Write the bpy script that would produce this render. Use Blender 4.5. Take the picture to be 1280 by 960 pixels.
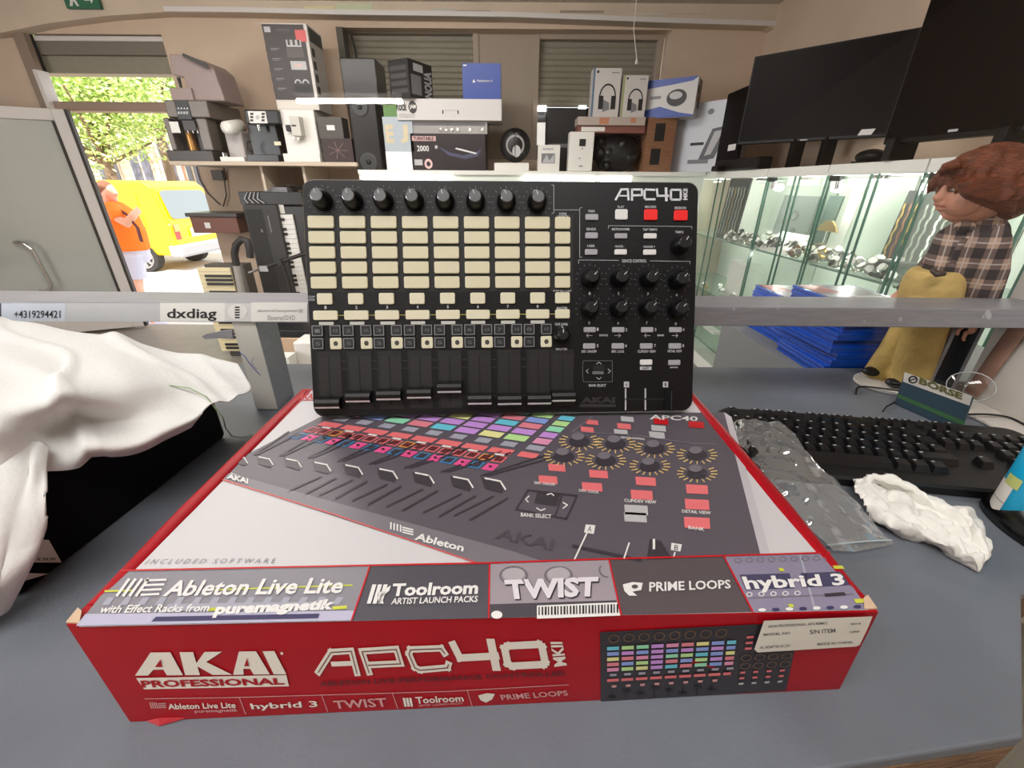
import bpy, bmesh, math, random
from mathutils import Vector, Matrix
from math import sin, cos, pi, radians, sqrt
for o in list(bpy.data.objects): bpy.data.objects.remove(o, do_unlink=True)
SC = bpy.context.scene
COL = SC.collection
random.seed(7)

# ---------------- camera ----------------
FPX, TH, RO, HC = 530.0, 0.4395, -0.0075, 0.3236      # focal length in px (1280 wide), pitch, roll, height over the counter
_f = Vector((0, cos(TH), -sin(TH))); _r0 = Vector((1, 0, 0)); _u0 = Vector((0, sin(TH), cos(TH)))
_r = _r0*cos(RO) - _u0*sin(RO); _u = _r0*sin(RO) + _u0*cos(RO)
EYE = Vector((0, 0, HC))
cam = bpy.data.cameras.new('camera'); camo = bpy.data.objects.new('camera', cam); COL.objects.link(camo)
cam.sensor_width = 36; cam.sensor_fit = 'HORIZONTAL'; cam.lens = 36*FPX/1280; cam.clip_start = 0.02; cam.clip_end = 300
camo.matrix_world = Matrix(((_r.x, _u.x, -_f.x, 0), (_r.y, _u.y, -_f.y, 0), (_r.z, _u.z, -_f.z, HC), (0, 0, 0, 1)))
SC.camera = camo

# ---------------- light ----------------
SC.view_settings.view_transform = 'Standard'; SC.view_settings.look = 'None'
SC.view_settings.gamma = 1; SC.view_settings.exposure = 0.0; SC.view_settings.use_curve_mapping = False
SC.cycles.use_denoising = True; SC.cycles.max_bounces = 8; SC.cycles.transparent_max_bounces = 24
SC.cycles.caustics_reflective = False; SC.cycles.caustics_refractive = False
SC.cycles.sample_clamp_indirect = 6
W = bpy.data.worlds.new('World'); SC.world = W; W.use_nodes = True
bg = W.node_tree.nodes['Background']; bg.inputs[0].default_value = (.93, .97, 1, 1); bg.inputs[1].default_value = 2.4
def light(name, kind, loc, rot, energy, color=(1, 1, 1), size=1, size_y=None, angle=None):
    l = bpy.data.lights.new(name, kind); l.energy = energy; l.color = color
    if kind == 'AREA':
        l.size = size
        if size_y: l.shape = 'RECTANGLE'; l.size_y = size_y
    if kind == 'POINT': l.shadow_soft_size = size
    if angle is not None: l.angle = angle
    o = bpy.data.objects.new(name, l); o.location = loc; o.rotation_euler = rot; COL.objects.link(o); return o
light('sun', 'SUN', (0, 0, 10), (radians(38), 0, radians(24)), 9, (1, .97, .9), angle=radians(1))
light('side_fill', 'AREA', (-4.9, -1.1, .5), (radians(90), 0, radians(-78)), 130, (.93, .97, 1), 2.2, 1.7)  # added soft fill from the left, there is no window in that wall
light('ceiling_fill', 'AREA', (-.25, -.36, 1.52), (radians(8), 0, 0), 27, (1, .98, .96), 1.7, .5)  # added soft fill overhead, out of view, without a fixture
light('ceiling_fill', 'AREA', (-1.3, 2.1, 1.53), (radians(16), 0, 0), 84, (1, .95, .9), 2.6, .5)  # second unseen fill, added to brighten the back wall

# ---------------- helpers ----------------
def ray(px, py): return _r*((px-640)/FPX) + _u*((480-py)/FPX) + _f
def oz(px, py, z=0.0): d = ray(px, py); return EYE + d*((z-HC)/d.z)
def oy(px, py, y): d = ray(px, py); return EYE + d*(y/d.y)
def ox(px, py, x): d = ray(px, py); return EYE + d*(x/d.x)
def opl(px, py, p0, n): d = ray(px, py); return EYE + d*((Vector(p0)-EYE).dot(n)/d.dot(n))
def lin(c):
    return tuple((v/255/12.92 if v/255 <= .04045 else ((v/255+.055)/1.055)**2.4) for v in c)
_M = {}
def mat(name, rgb, rough=.5, metal=0, noise=0, nscale=20, bump=0, bscale=60, emit=0, spec=.5, coat=0, alpha=None, stretch=None):
    if name in _M: return _M[name]
    m = bpy.data.materials.new(name); m.use_nodes = True; nt = m.node_tree; b = nt.nodes['Principled BSDF']
    c = lin(rgb) if max(rgb) > 1 else rgb
    b.inputs['Base Color'].default_value = (*c, 1); b.inputs['Roughness'].default_value = rough; b.inputs['Metallic'].default_value = metal
    b.inputs['Specular IOR Level'].default_value = spec; b.inputs['Coat Weight'].default_value = coat
    m.diffuse_color = (*c, 1)
    if emit: b.inputs['Emission Color'].default_value = (*c, 1); b.inputs['Emission Strength'].default_value = emit
    if noise or bump:
        tc = nt.nodes.new('ShaderNodeTexCoord'); mp = nt.nodes.new('ShaderNodeMapping'); nt.links.new(tc.outputs['Object'], mp.inputs[0])
        if stretch: mp.inputs['Scale'].default_value = stretch
    if noise:
        n = nt.nodes.new('ShaderNodeTexNoise'); n.inputs['Scale'].default_value = nscale; n.inputs['Detail'].default_value = 5
        nt.links.new(mp.outputs[0], n.inputs['Vector'])
        r = nt.nodes.new('ShaderNodeMapRange'); r.inputs[1].default_value = .3; r.inputs[2].default_value = .7
        r.inputs[3].default_value = 1-noise; r.inputs[4].default_value = 1+noise; nt.links.new(n.outputs['Fac'], r.inputs[0])
        x = nt.nodes.new('ShaderNodeVectorMath'); x.operation = 'SCALE'; x.inputs[0].default_value = c
        nt.links.new(r.outputs[0], x.inputs['Scale']); nt.links.new(x.outputs[0], b.inputs['Base Color'])
    if bump:
        n2 = nt.nodes.new('ShaderNodeTexNoise'); n2.inputs['Scale'].default_value = bscale; n2.inputs['Detail'].default_value = 6
        nt.links.new(mp.outputs[0], n2.inputs['Vector'])
        bp = nt.nodes.new('ShaderNodeBump'); bp.inputs['Strength'].default_value = bump; bp.inputs['Distance'].default_value = .01
        nt.links.new(n2.outputs['Fac'], bp.inputs['Height']); nt.links.new(bp.outputs[0], b.inputs['Normal'])
    _M[name] = m; return m
def glass(name, tint=(1, 1, 1), refl=.06, rough=.02, graz=True, base=0.0, basecol=(.8, .85, .85), bump=0):
    if name in _M: return _M[name]
    m = bpy.data.materials.new(name); m.use_nodes = True; nt = m.node_tree; nt.nodes.clear()
    o = nt.nodes.new('ShaderNodeOutputMaterial'); t = nt.nodes.new('ShaderNodeBsdfTransparent'); g = nt.nodes.new('ShaderNodeBsdfGlossy')
    t.inputs[0].default_value = (*tint, 1); g.inputs['Roughness'].default_value = rough; g.inputs[0].default_value = (1, 1, 1, 1)
    mx = nt.nodes.new('ShaderNodeMixShader')
    if graz:
        lw = nt.nodes.new('ShaderNodeLayerWeight'); lw.inputs[0].default_value = .5; pw = nt.nodes.new('ShaderNodeMath'); pw.operation = 'POWER'; pw.inputs[1].default_value = 5
        ma = nt.nodes.new('ShaderNodeMath'); ma.operation = 'MULTIPLY_ADD'; ma.inputs[1].default_value = .7; ma.inputs[2].default_value = refl
        nt.links.new(lw.outputs['Facing'], pw.inputs[0]); nt.links.new(pw.outputs[0], ma.inputs[0]); nt.links.new(ma.outputs[0], mx.inputs[0])
    else: mx.inputs[0].default_value = refl
    if bump:
        tc = nt.nodes.new('ShaderNodeTexCoord'); n2 = nt.nodes.new('ShaderNodeTexNoise'); n2.inputs['Scale'].default_value = bump; n2.inputs['Detail'].default_value = 3; bp = nt.nodes.new('ShaderNodeBump'); bp.inputs['Strength'].default_value = .8; bp.inputs['Distance'].default_value = .02
        nt.links.new(tc.outputs['Object'], n2.inputs['Vector']); nt.links.new(n2.outputs['Fac'], bp.inputs['Height']); nt.links.new(bp.outputs[0], g.inputs['Normal'])
    nt.links.new(t.outputs[0], mx.inputs[1]); nt.links.new(g.outputs[0], mx.inputs[2]); out = mx
    if base:
        d = nt.nodes.new('ShaderNodeBsdfDiffuse'); d.inputs[0].default_value = (*basecol, 1)
        m2 = nt.nodes.new('ShaderNodeMixShader'); m2.inputs[0].default_value = base
        nt.links.new(mx.outputs[0], m2.inputs[1]); nt.links.new(d.outputs[0], m2.inputs[2]); out = m2
    nt.links.new(out.outputs[0], o.inputs[0]); _M[name] = m; return m

_txt = {}
def text_geo(s, bold=0.0, shear=0.0):
    k = (s, bold, shear)
    if k in _txt: return _txt[k]
    cu = bpy.data.curves.new('t', 'FONT'); cu.body = s; cu.offset = bold; cu.shear = shear; cu.resolution_u = 2
    ob = bpy.data.objects.new('t', cu); COL.objects.link(ob)
    dg = bpy.context.evaluated_depsgraph_get(); me = ob.evaluated_get(dg).to_mesh()
    v = [(p.co.x, p.co.y) for p in me.vertices]; f = [tuple(p.vertices) for p in me.polygons]
    ob.evaluated_get(dg).to_mesh_clear(); bpy.data.objects.remove(ob); bpy.data.curves.remove(cu)
    x0 = min(a for a, b in v); x1 = max(a for a, b in v); y0 = min(b for a, b in v); y1 = max(b for a, b in v)
    r = ([((a-x0)/(x1-x0), (b-y0)/(y1-y0)) for a, b in v], f, (x1-x0)/(y1-y0)); _txt[k] = r; return r

class Map:
    """2D -> 3D surface coordinates: fn(a,b) gives a point, n the outward normal"""
    def __init__(s, fn, n): s.fn = fn; s.n = Vector(n).normalized()
    def __call__(s, a, b, off=0): return s.fn(a, b) + s.n*off
def face_map(bl, br, tl, tr=None, n=None):
    bl, br, tl = Vector(bl), Vector(br), Vector(tl); tr = Vector(tr) if tr is not None else br+tl-bl
    nn = n or (br-bl).cross(tl-bl)
    return Map(lambda s, t: (bl*(1-s)+br*s)*(1-t) + (tl*(1-s)+tr*s)*t, nn)

class MB:
    def __init__(s): s.v = []; s.f = []; s.m = []; s.sm = []; s.mats = []; s.dec = .0003
    def mi(s, m):
        if m not in s.mats: s.mats.append(m)
        return s.mats.index(m)
    def add(s, vs, fs, m, smooth=False):
        b = len(s.v); s.v += [Vector(p) for p in vs]; k = s.mi(m)
        for f in fs: s.f.append([b+i for i in f]); s.m.append(k); s.sm.append(smooth)
        return s
    def poly(s, pts, m): return s.add(pts, [list(range(len(pts)))], m)
    def hexa(s, b, t, m):          # 4 bottom points (ccw), 4 top points
        return s.add(list(b)+list(t), [(3, 2, 1, 0), (4, 5, 6, 7), (0, 1, 5, 4), (1, 2, 6, 5), (2, 3, 7, 6), (3, 0, 4, 7)], m)
    def box(s, a, b, m, M=None):
        x0, y0, z0 = a; x1, y1, z1 = b
        B = [(x0, y0, z0), (x1, y0, z0), (x1, y1, z0), (x0, y1, z0)]; T = [(x, y, z1) for x, y, _ in B]
        if M is not None: B = [M @ Vector(p) for p in B]; T = [M @ Vector(p) for p in T]
        return s.hexa(B, T, m)
    def ext(s, pts, d, m):         # polygon extruded along the vector d
        n = len(pts); d = Vector(d); q = [Vector(p) for p in pts]
        return s.add(q+[p+d for p in q], [list(range(n))[::-1], list(range(n, 2*n))] + [(i, (i+1) % n, n+(i+1) % n, n+i) for i in range(n)], m)
    def cyl(s, p0, p1, r0, r1, m, seg=16, smooth=True, caps=True):
        return s.rings([(p0, r0), (p1, r1)], m, seg, smooth, caps)
    def rings(s, prs, m, seg=14, smooth=True, caps=True, flat=None):
        """tube through (point, radius or (ra, rb)) stations"""
        P = [Vector(p) for p, r in prs]; n = len(P); vs = []; a = None
        for i in range(n):
            d = (P[min(i+1, n-1)]-P[max(i-1, 0)]).normalized()
            if a is None:
                ref = Vector(flat) if flat is not None else (Vector((0, 0, 1)) if abs(d.z) < .9 else Vector((1, 0, 0)))
                a = (ref-d*ref.dot(d)).normalized()
            else: a = (a-d*a.dot(d)).normalized()
            b = d.cross(a); r = prs[i][1]; ra, rb = r if isinstance(r, tuple) else (r, r)
            vs += [P[i]+a*(ra*cos(2*pi*k/seg))+b*(rb*sin(2*pi*k/seg)) for k in range(seg)]
        fs = [(i*seg+k, i*seg+(k+1) % seg, (i+1)*seg+(k+1) % seg, (i+1)*seg+k) for i in range(n-1) for k in range(seg)]
        s.add(vs, fs, m, smooth)
        if caps: s.add(vs[:seg], [list(range(seg))[::-1]], m); s.add(vs[-seg:], [list(range(seg))], m)
        return s
    def tube(s, pts, r, m, seg=8): return s.rings([(p, r) for p in pts], m, seg)
    def ball(s, c, r, m, seg=16, rg=10, M=None):
        c = Vector(c); rx, ry, rz = r if isinstance(r, tuple) else (r, r, r); vs = []
        for i in range(rg+1):
            t = pi*i/rg
            for k in range(seg):
                p = Vector((rx*sin(t)*cos(2*pi*k/seg), ry*sin(t)*sin(2*pi*k/seg), rz*cos(t)))
                vs.append(c+(M @ p if M is not None else p))
        return s.add(vs, [(i*seg+k, (i+1)*seg+k, (i+1)*seg+(k+1) % seg, i*seg+(k+1) % seg) for i in range(rg) for k in range(seg)], m, True)
    # decals on a Map
    def dpoly(s, mp, pts, m, l=1): return s.poly([mp(a, b, s.dec*l) for a, b in pts], m)
    def drect(s, mp, a0, b0, a1, b1, m, l=1): return s.dpoly(mp, [(a0, b0), (a1, b0), (a1, b1), (a0, b1)], m, l)
    def dell(s, mp, a, b, ra, rb, m, l=1, seg=20): return s.dpoly(mp, [(a+ra*cos(2*pi*k/seg), b+rb*sin(2*pi*k/seg)) for k in range(seg)], m, l)
    def dring(s, mp, a, b, ra, rb, w, m, l=1, seg=24, t0=0, t1=2*pi, gap=0):
        for k in range(seg):
            u = t0+(t1-t0)*k/seg; v = t0+(t1-t0)*(k+1-gap)/seg
            s.dpoly(mp, [(a+ra*cos(u), b+rb*sin(u)), (a+ra*cos(v), b+rb*sin(v)), (a+ra*(1-w)*cos(v), b+rb*(1-w)*sin(v)), (a+ra*(1-w)*cos(u), b+rb*(1-w)*sin(u))], m, l)
        return s
    def dline(s, mp, pts, w, m, l=1):
        for (a, b), (c, d) in zip(pts, pts[1:]):
            L = sqrt((c-a)**2+(d-b)**2) or 1; nx, ny = -(d-b)/L*w/2, (c-a)/L*w/2; ex, ey = (c-a)/L*w/2, (d-b)/L*w/2
            s.dpoly(mp, [(a-ex+nx, b-ey+ny), (c+ex+nx, d+ey+ny), (c+ex-nx, d+ey-ny), (a-ex-nx, b-ey-ny)], m, l)
        return s
    def dtext(s, mp, t, q, m, l=2, bold=0.0, shear=0.0):
        """q: bottom-left, bottom-right, top-right, top-left in map coordinates"""
        V, F, _ = text_geo(t, bold, shear); (a, b, c, d) = q
        P = []
        for x, y in V:
            P.append(mp(*[(a[i]*(1-x)+b[i]*x)*(1-y)+(d[i]*(1-x)+c[i]*x)*y for i in (0, 1)], s.dec*l))
        return s.add(P, F, m)
    def dtr(s, mp, t, a0, b0, a1, b1, m, l=2, bold=0.0, shear=0.0):   # text in a rectangle (a0,b0)=bottom-left (a1,b1)=top-right
        return s.dtext(mp, t, [(a0, b0), (a1, b0), (a1, b1), (a0, b1)], m, l, bold, shear)
    def build(s, name, parent=None, bev=0, sub=0, seg=2, origin=None):
        if not s.v: return None
        if parent is not None:
            O = Vector((0, 0, 0)); p = parent
            while p is not None: O += p.location; p = p.parent
        elif origin is not None: O = Vector(origin)
        else:
            xs = [p.x for p in s.v]; ys = [p.y for p in s.v]; O = Vector(((min(xs)+max(xs))/2, (min(ys)+max(ys))/2, min(p.z for p in s.v)))
        me = bpy.data.meshes.new(name); me.from_pydata([p-O for p in s.v], [], s.f)
        for m in s.mats: me.materials.append(m)
        me.polygons.foreach_set('material_index', s.m); me.polygons.foreach_set('use_smooth', s.sm); me.update()
        ob = bpy.data.objects.new(name, me); COL.objects.link(ob)
        if parent is not None: ob.parent = parent
        else: ob.location = O
        if bev:
            b = ob.modifiers.new('bevel', 'BEVEL'); b.width = bev; b.segments = seg; b.limit_method = 'ANGLE'; b.angle_limit = radians(40)
        if sub:
            b = ob.modifiers.new('sub', 'SUBSURF'); b.levels = sub; b.render_levels = sub
        return ob
def tag(o, label=None, cat=None, group=None, kind=None):
    if label: o['label'] = label
    if cat: o['category'] = cat
    if group: o['group'] = group
    if kind: o['kind'] = kind
    return o
def thing(name, loc, label, cat, group=None):
    o = bpy.data.objects.new(name, None); o.location = loc; o.empty_display_size = .05; COL.objects.link(o)
    return tag(o, label, cat, group)
def struct(o): o['kind'] = 'structure'; return o
def wid(o, label):
    o['label'] = label; return o
def carton(px0, px1, pyb, pyt, Y, depth, m, side=None, yaw=0, top=None, m_side=None):
    """upright carton: front face on the plane y=Y from pixel px0..px1 at its base row pyb, up to row pyt; returns builder, front map, side maps, base centre"""
    a = oy(px0, pyb, Y); b = oy(px1, pyb, Y); t = oy((px0+px1)/2, pyt, Y)
    z0 = (a.z+b.z)/2; z1 = t.z
    a.z = b.z = z0; w = b-a; R = Matrix.Rotation(yaw, 3, 'Z'); w = R @ w if yaw else w
    if yaw < 0: a2 = a; b2 = a+w
    elif yaw > 0: b2 = b; a2 = b-w
    else: a2, b2 = a, b
    dv = R @ Vector((0, depth, 0)); h = Vector((0, 0, z1-z0)); mb = MB()
    mb.hexa([a2, b2, b2+dv, a2+dv], [a2+h, b2+h, b2+dv+h, a2+dv+h], m)
    F = face_map(a2, b2, a2+h); Rt = face_map(b2, b2+dv, b2+h); Lf = face_map(a2+dv, a2, a2+dv+h)
    return mb, F, Rt, Lf, Vector(((a2.x+b2.x)/2, a2.y+depth/2, z0))

# common materials
WHITE = mat('white_print', (222, 220, 218), .45); BLACK = mat('black_print', (18, 18, 20), .4); GREY = mat('grey_print', (120, 120, 124), .5)
DARK = mat('dark_plastic', (22, 22, 24), .42); RED = mat('red_print', (190, 20, 30), .4); LGREY = mat('light_grey_print', (180, 180, 182), .5)
CHROME = mat('chrome', (200, 200, 200), .2, 1); SILVER = mat('silver_plastic', (150, 148, 146), .35, .6); BLUE = mat('blue_print', (20, 60, 150), .4)
PALE = mat('white_plastic', (225, 222, 216), .4)
# ================= room =================
WALL = mat('plaster_wall', (204, 182, 160), .85, noise=.05, nscale=3, bump=.15, bscale=40)
CEIL = mat('ceiling_paint', (205, 196, 184), .9); FLOORM = mat('floor_tiles', (140, 132, 124), .5, noise=.08, nscale=8)
STEEL = mat('painted_frame_steel', (214, 208, 204), .45); SLAT = mat('shutter_slats', (138, 132, 116), .6, noise=.05, nscale=30)
LAM = mat('dark_grey_laminate', (108, 113, 121), .42, noise=.13, nscale=9, bump=.05, bscale=300, spec=.4)
WOOD = mat('worn_wood_edge', (120, 92, 68), .7, noise=.45, nscale=18, bump=.5, bscale=80, stretch=(1, 4, 4))
ALU = mat('brushed_aluminium', (150, 150, 156), .4, .35, noise=.1, nscale=25, stretch=(1, 8, 8)); GASKET = mat('black_gasket', (25, 24, 24), .7)
YB = 4.2
FZ = -1.0
struct(MB().box((-5.2, -2.8, FZ-.1), (2.2, YB, FZ), FLOORM).build('floor'))
struct(MB().box((-5.2, -2.8, 1.56), (2.2, YB+.3, 1.7), CEIL).build('ceiling'))
struct(MB().box((1.98, -2.8, FZ), (2.2, YB+.3, 1.56), WALL).build('wall_right'))
struct(MB().box((-5.4, -2.8, FZ), (-5.2, YB+.3, 1.56), WALL).build('wall_left'))
struct(MB().box((-5.4, -3.0, FZ-.1), (2.2, -2.8, 1.7), WALL).build('wall_rear'))
DXL = oy(80, 110, YB).x; DX0, DX1 = DXL-.12, oy(206, 60, YB).x
dz_box0, dz_box1 = oy(140, 91, YB+.03).z, oy(140, 44, YB+.03).z
WX0, WX1 = oy(428, 90, YB).x, oy(834, 90, YB).x; WZ1 = oy(640, 36, YB).z
w = MB()
w.box((-5.2, YB, FZ), (DX0, YB+.03, 1.56), WALL)
w.box((DX0, YB, dz_box1), (DX1, YB+.3, 1.56), WALL)
w.box((DX1, YB, FZ), (WX0, YB+.3, 1.56), WALL)
w.box((WX0, YB, FZ), (WX1, YB+.3, oy(640, 205, YB+.1).z+.03), WALL); w.box((WX0, YB, WZ1), (WX1, YB+.3, 1.56), WALL)
w.box((WX1, YB, FZ), (2.0, YB+.3, 1.56), WALL)
struct(w.build('wall_back'))
# overhanging plaster beam with an arched lower edge, flat patches on it imitate reflections in the clear screen
YT = 4.09
bot = [(-90, 62), (0, 41), (60, 29), (130, 20), (205, 15), (300, 16), (420, 19), (640, 22), (830, 29), (960, 33), (1100, 37)]
P = [oy(a, b, YT) for a, b in bot]; P[0].x = -5.2; P[-1].x = 1.98
PLASTER = mat('pale_plaster', (205, 188, 168), .85, noise=.05, nscale=4)
bm_ = MB(); ztop = 1.56
for p, q in zip(P, P[1:]):
    d = Vector((0, YB-YT, 0)); bm_.hexa([p, q, q+d, p+d], [Vector((p.x, YT, ztop)), Vector((q.x, YT, ztop)), Vector((q.x, YB, ztop)), Vector((p.x, YB, ztop))], PLASTER)
struct(bm_.build('trim_1'))
tm = MB()
for (a, b) in zip(bot[4:-1], bot[5:]):
    p, q = oy(a[0], a[1]-1, YT-.02), oy(b[0], b[1]-1, YT-.02); h = Vector((0, 0, .03)); d = Vector((0, .02, 0))
    tm.hexa([p, q, q+d, p+d], [p+h, q+h, q+d+h, p+d+h], STEEL)
struct(tm.build('trim_2'))
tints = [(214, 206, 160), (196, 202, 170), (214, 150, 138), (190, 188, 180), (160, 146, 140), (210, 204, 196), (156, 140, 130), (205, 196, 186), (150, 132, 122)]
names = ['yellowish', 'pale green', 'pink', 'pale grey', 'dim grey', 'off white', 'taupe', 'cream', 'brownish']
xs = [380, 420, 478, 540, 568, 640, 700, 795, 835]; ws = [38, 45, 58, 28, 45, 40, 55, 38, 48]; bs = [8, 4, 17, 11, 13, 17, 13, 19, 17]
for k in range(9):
    m = mat('reflection_'+names[k].replace(' ', '_'), tints[k], .8); a, b = oy(xs[k], bs[k], YT), oy(xs[k]+ws[k], bs[k], YT)
    tag(MB().box((a.x, YT-.004, a.z), (b.x, YT-.0005, 1.5), m).build('reflection_patch'), '%s patch imitating a screen reflection on the plaster beam above the %s' % (names[k], ['tall printed carton', 'stacked speakers', 'dark boxed set', 'blue carton', 'blue carton edge', 'window mullion', 'right shutter', 'pull cord', 'window corner'][k]), 'reflection patch', 'imitated reflections along the plaster beam')
# exit sign
es = MB(); a, b = oy(85, 11, YT-.02), oy(126, 8, YT-.02); GREEN = mat('sign_green', (20, 100, 66), .5)
es.box((a.x, YT-.03, a.z), (b.x, YT-.002, a.z+.13), GREEN); F = face_map((a.x, YT-.03, a.z), (b.x, YT-.03, a.z), (a.x, YT-.03, a.z+.13))
es.dec = .001
es.dpoly(F, [(.12, .1), (.2, .1), (.27, .35), (.33, .1), (.4, .1), (.32, .5), (.36, .7), (.44, .6), (.46, .68), (.34, .85), (.22, .75), (.14, .55), (.2, .5), (.24, .62)], WHITE)
es.dell(F, .31, .93, .035, .07, WHITE); es.drect(F, .6, .35, .78, .65, WHITE); es.dpoly(F, [(.78, .2), (.92, .5), (.78, .8)], WHITE)
tag(es.build('exit_sign'), 'green emergency exit sign with running figure above the street door', 'sign')
# roller shutter box over the door, transom, jambs
sb = MB(); sb.box((DX0-.45, YB+.035, dz_box0+.12), (DX1-.002, YB+.2, dz_box1-.002), mat('shutter_box_grey', (118, 108, 96), .6)); sb.box((DX0-.45, YB+.06, dz_box0), (DX1-.002, YB+.2, dz_box0+.12), SLAT)
z1 = oy(140, 52, YB+.03).z; sb.box((DX0, YB+.02, z1), (DX1-.002, YB+.034, z1+.035), STEEL)
struct(sb.build('trim_3', bev=.008))
jm = MB(); jm.box((DX0-.09, YB-.05, FZ), (DX0, YB+.03, dz_box1), mat('door_jamb_taupe', (140, 122, 106), .6)); jm.box((DX0-.02, YB-.07, FZ), (DX0+.012, YB+.03, dz_box0), STEEL)
struct(jm.build('trim_4'))
za, zb = oy(140, 139, YB-.03).z, oy(140, 127, YB-.03).z
struct(MB().box((DX0, YB-.03, za), (DX1, YB+.08, zb), mat('transom_bar', (150, 128, 112), .6)).build('trim_5', bev=.006))
# open glazed door leaf (hinged on the left jamb, swung inwards)
h0 = oy(88, 200, 4.12); h0 = Vector((DXL+.03, 4.1, FZ+.02)); zt = oy(75, 137, 4.1).z
ld = Vector((-.90, -.42, 0)).normalized(); LW = 1.5; ln = Vector((ld.y, -ld.x, 0))
if ln.y > 0: ln = -ln
def leafbox(mb, s0, s1, z0, z1, t0, t1, m):
    B = [h0+ld*s0+ln*t0, h0+ld*s1+ln*t0, h0+ld*s1+ln*t1, h0+ld*s0+ln*t1]
    for p in B: p.z = z0
    mb.hexa(B, [Vector((p.x, p.y, z1)) for p in B], m)
dr = struct(thing('door_1', h0, None, None)); DG = glass('door_glass', (.75, .82, .80), .16, .04, base=.5, basecol=(.68, .72, .69))
f_ = MB(); fw = .085
leafbox(f_, 0, fw, h0.z, zt, -.03, .03, STEEL); leafbox(f_, LW-fw, LW, h0.z, zt, -.03, .03, STEEL)
leafbox(f_, fw, LW-fw, zt-fw, zt, -.03, .03, STEEL); leafbox(f_, fw, LW-fw, h0.z, h0.z+.16, -.03, .03, STEEL)
f_.build('door_frame', dr, bev=.006)
g_ = MB()
for s0, s1, z0, z1 in ((fw, fw+.018, h0.z+.16, zt-fw), (-.02, 0, h0.z, zt)): leafbox(g_, s0, s1, z0, z1, -.034, .034, GASKET)
g_.build('gasket', dr)
p_ = MB(); leafbox(p_, fw+.018, LW-fw, h0.z+.16, zt-fw, -.006, .006, DG); p_.build('glass_pane', dr)
hm = MB(); c = lambda s, z, t: Vector(((h0+ld*s+ln*t).x, (h0+ld*s+ln*t).y, z)); zh0, zh1 = oy(15, 362, 3.85).z, oy(15, 302, 3.85).z
hm.tube([c(.64, zh0, .03), c(.6, zh0, .06), c(.55, zh0+.02, .07), c(.53, zh0+.06, .07), c(.55, zh1-.06, .07), c(.58, zh1-.01, .07), c(.62, zh1, .06), c(.66, zh1, .03)], .014, CHROME)
hm.build('handle', dr)
# the recessed window wall with roller shutters
WY = YB+.14
FRM = mat('window_frame_taupe', (160, 146, 130), .6)
wz0 = .3
def shutter_window(n, px0, px1, pyt, pyb, py_gap):
    a, b = oy(px0, 80, WY).x, oy(px1, 80, WY).x; zt, zb = oy(640, pyt, WY).z, oy(640, pyb, WY).z
    r = struct(thing('window_%d' % n, Vector(((a+b)/2, WY, zb)), None, None))
    fr = MB(); t = .05
    fr.box((a-t, WY-.03, zb), (a, WY+.06, zt+t), FRM); fr.box((b, WY-.03, zb), (b+t, WY+.06, zt+t), FRM); fr.box((a, WY-.03, zt), (b, WY+.06, zt+t), FRM)
    fr.build('window_frame', r, bev=.005)
    sh = MB(); zg = oy(640, py_gap, WY).z; z = zt
    while z > zg:
        zz = max(z-.042, zg)
        sh.ext([(a, WY+.03, z), (a, WY+.024, z-.006), (a, WY+.022, zz+.010), (a, WY+.03, zz)], (b-a, 0, 0), SLAT); z = zz
    sh.build('shutter', r)
    if zg > zb+.05: MB().box((a, WY+.05, zb), (b, WY+.056, zg), mat('dark_window_glass', (20, 22, 24), .08)).build('glass_pane', r)
shutter_window(1, 441, 592, 44, 205, 205); shutter_window(2, 674, 818, 50, 205, 133)
a, b = oy(598, 80, WY).x, oy(671, 80, WY).x
struct(MB().box((a, WY-.02, .3), (b, WY+.06, WZ1), FRM).build('trim_6', bev=.004))
cm = MB(); cm.box((WX0-.0, YB-.02, .9), (WX0+.05, YB+.1, WZ1), mat('dark_conduit', (82, 78, 68), .6))
cm.tube([(WX0+.09, YB+.06, WZ1-.02), (WX0+.12, YB+.07, 1.2), (WX0+.11, YB+.07, .95)], .008, GASKET); struct(cm.build('trim_7'))
for x0, x1, who in ((672, 683, 'left'), (723, 733, 'right')):  # glowing squares imitating daylight in the shutter gap
    p, q = oy(x0, 139, WY-.06), oy(x1, 132, WY-.06)
    tag(MB().box((p.x, WY-.07, p.z), (q.x, WY-.035, q.z), mat('daylight_glow', (255, 255, 255), .5, emit=2.5)).build('daylight_square', bev=.002), 'small glowing square imitating daylight under the right shutter, %s one of the two' % who, 'lamp')
# ================= counter =================
n0, n1 = oz(1060, 957), oz(1280, 921)
near = [(-1.3, .09), (-.4, .10), (.05, .115), (n0.x, n0.y), (n1.x, n1.y), (.45, .26), (.79, .40)]
ct = thing('shop_counter', (0, .45, FZ), 'dark grey laminate shop counter with worn wooden front edge', 'counter')
YE = oz(960, 459).y
top = [Vector((x, y, 0)) for x, y in near]+[Vector((.79, YE, 0)), Vector((-1.3, YE, 0))]
MB().ext(top[::-1], (0, 0, -.012), LAM).build('countertop', ct, bev=.002)
MB().ext([p+Vector((0, 0, -.0125)) for p in top[::-1]], (0, 0, -.05), WOOD).build('wooden_edge', ct)
inner = [Vector((-1.25, .16, -.063)), Vector((.4, .3, -.063)), Vector((.75, .45, -.063)), Vector((.75, YE-.03, -.063)), Vector((-1.25, YE-.03, -.063))]
MB().ext(inner[::-1], (0, 0, FZ+.063), mat('counter_panel', (150, 146, 140), .5)).build('front_panel', ct)
lg = MB(); lg.box((.612, YE+.004, FZ), (1.16, YE+.42, -.03), mat('ledge_grey', (120, 122, 124), .6))
struct(lg.build('trim_8'))
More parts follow.
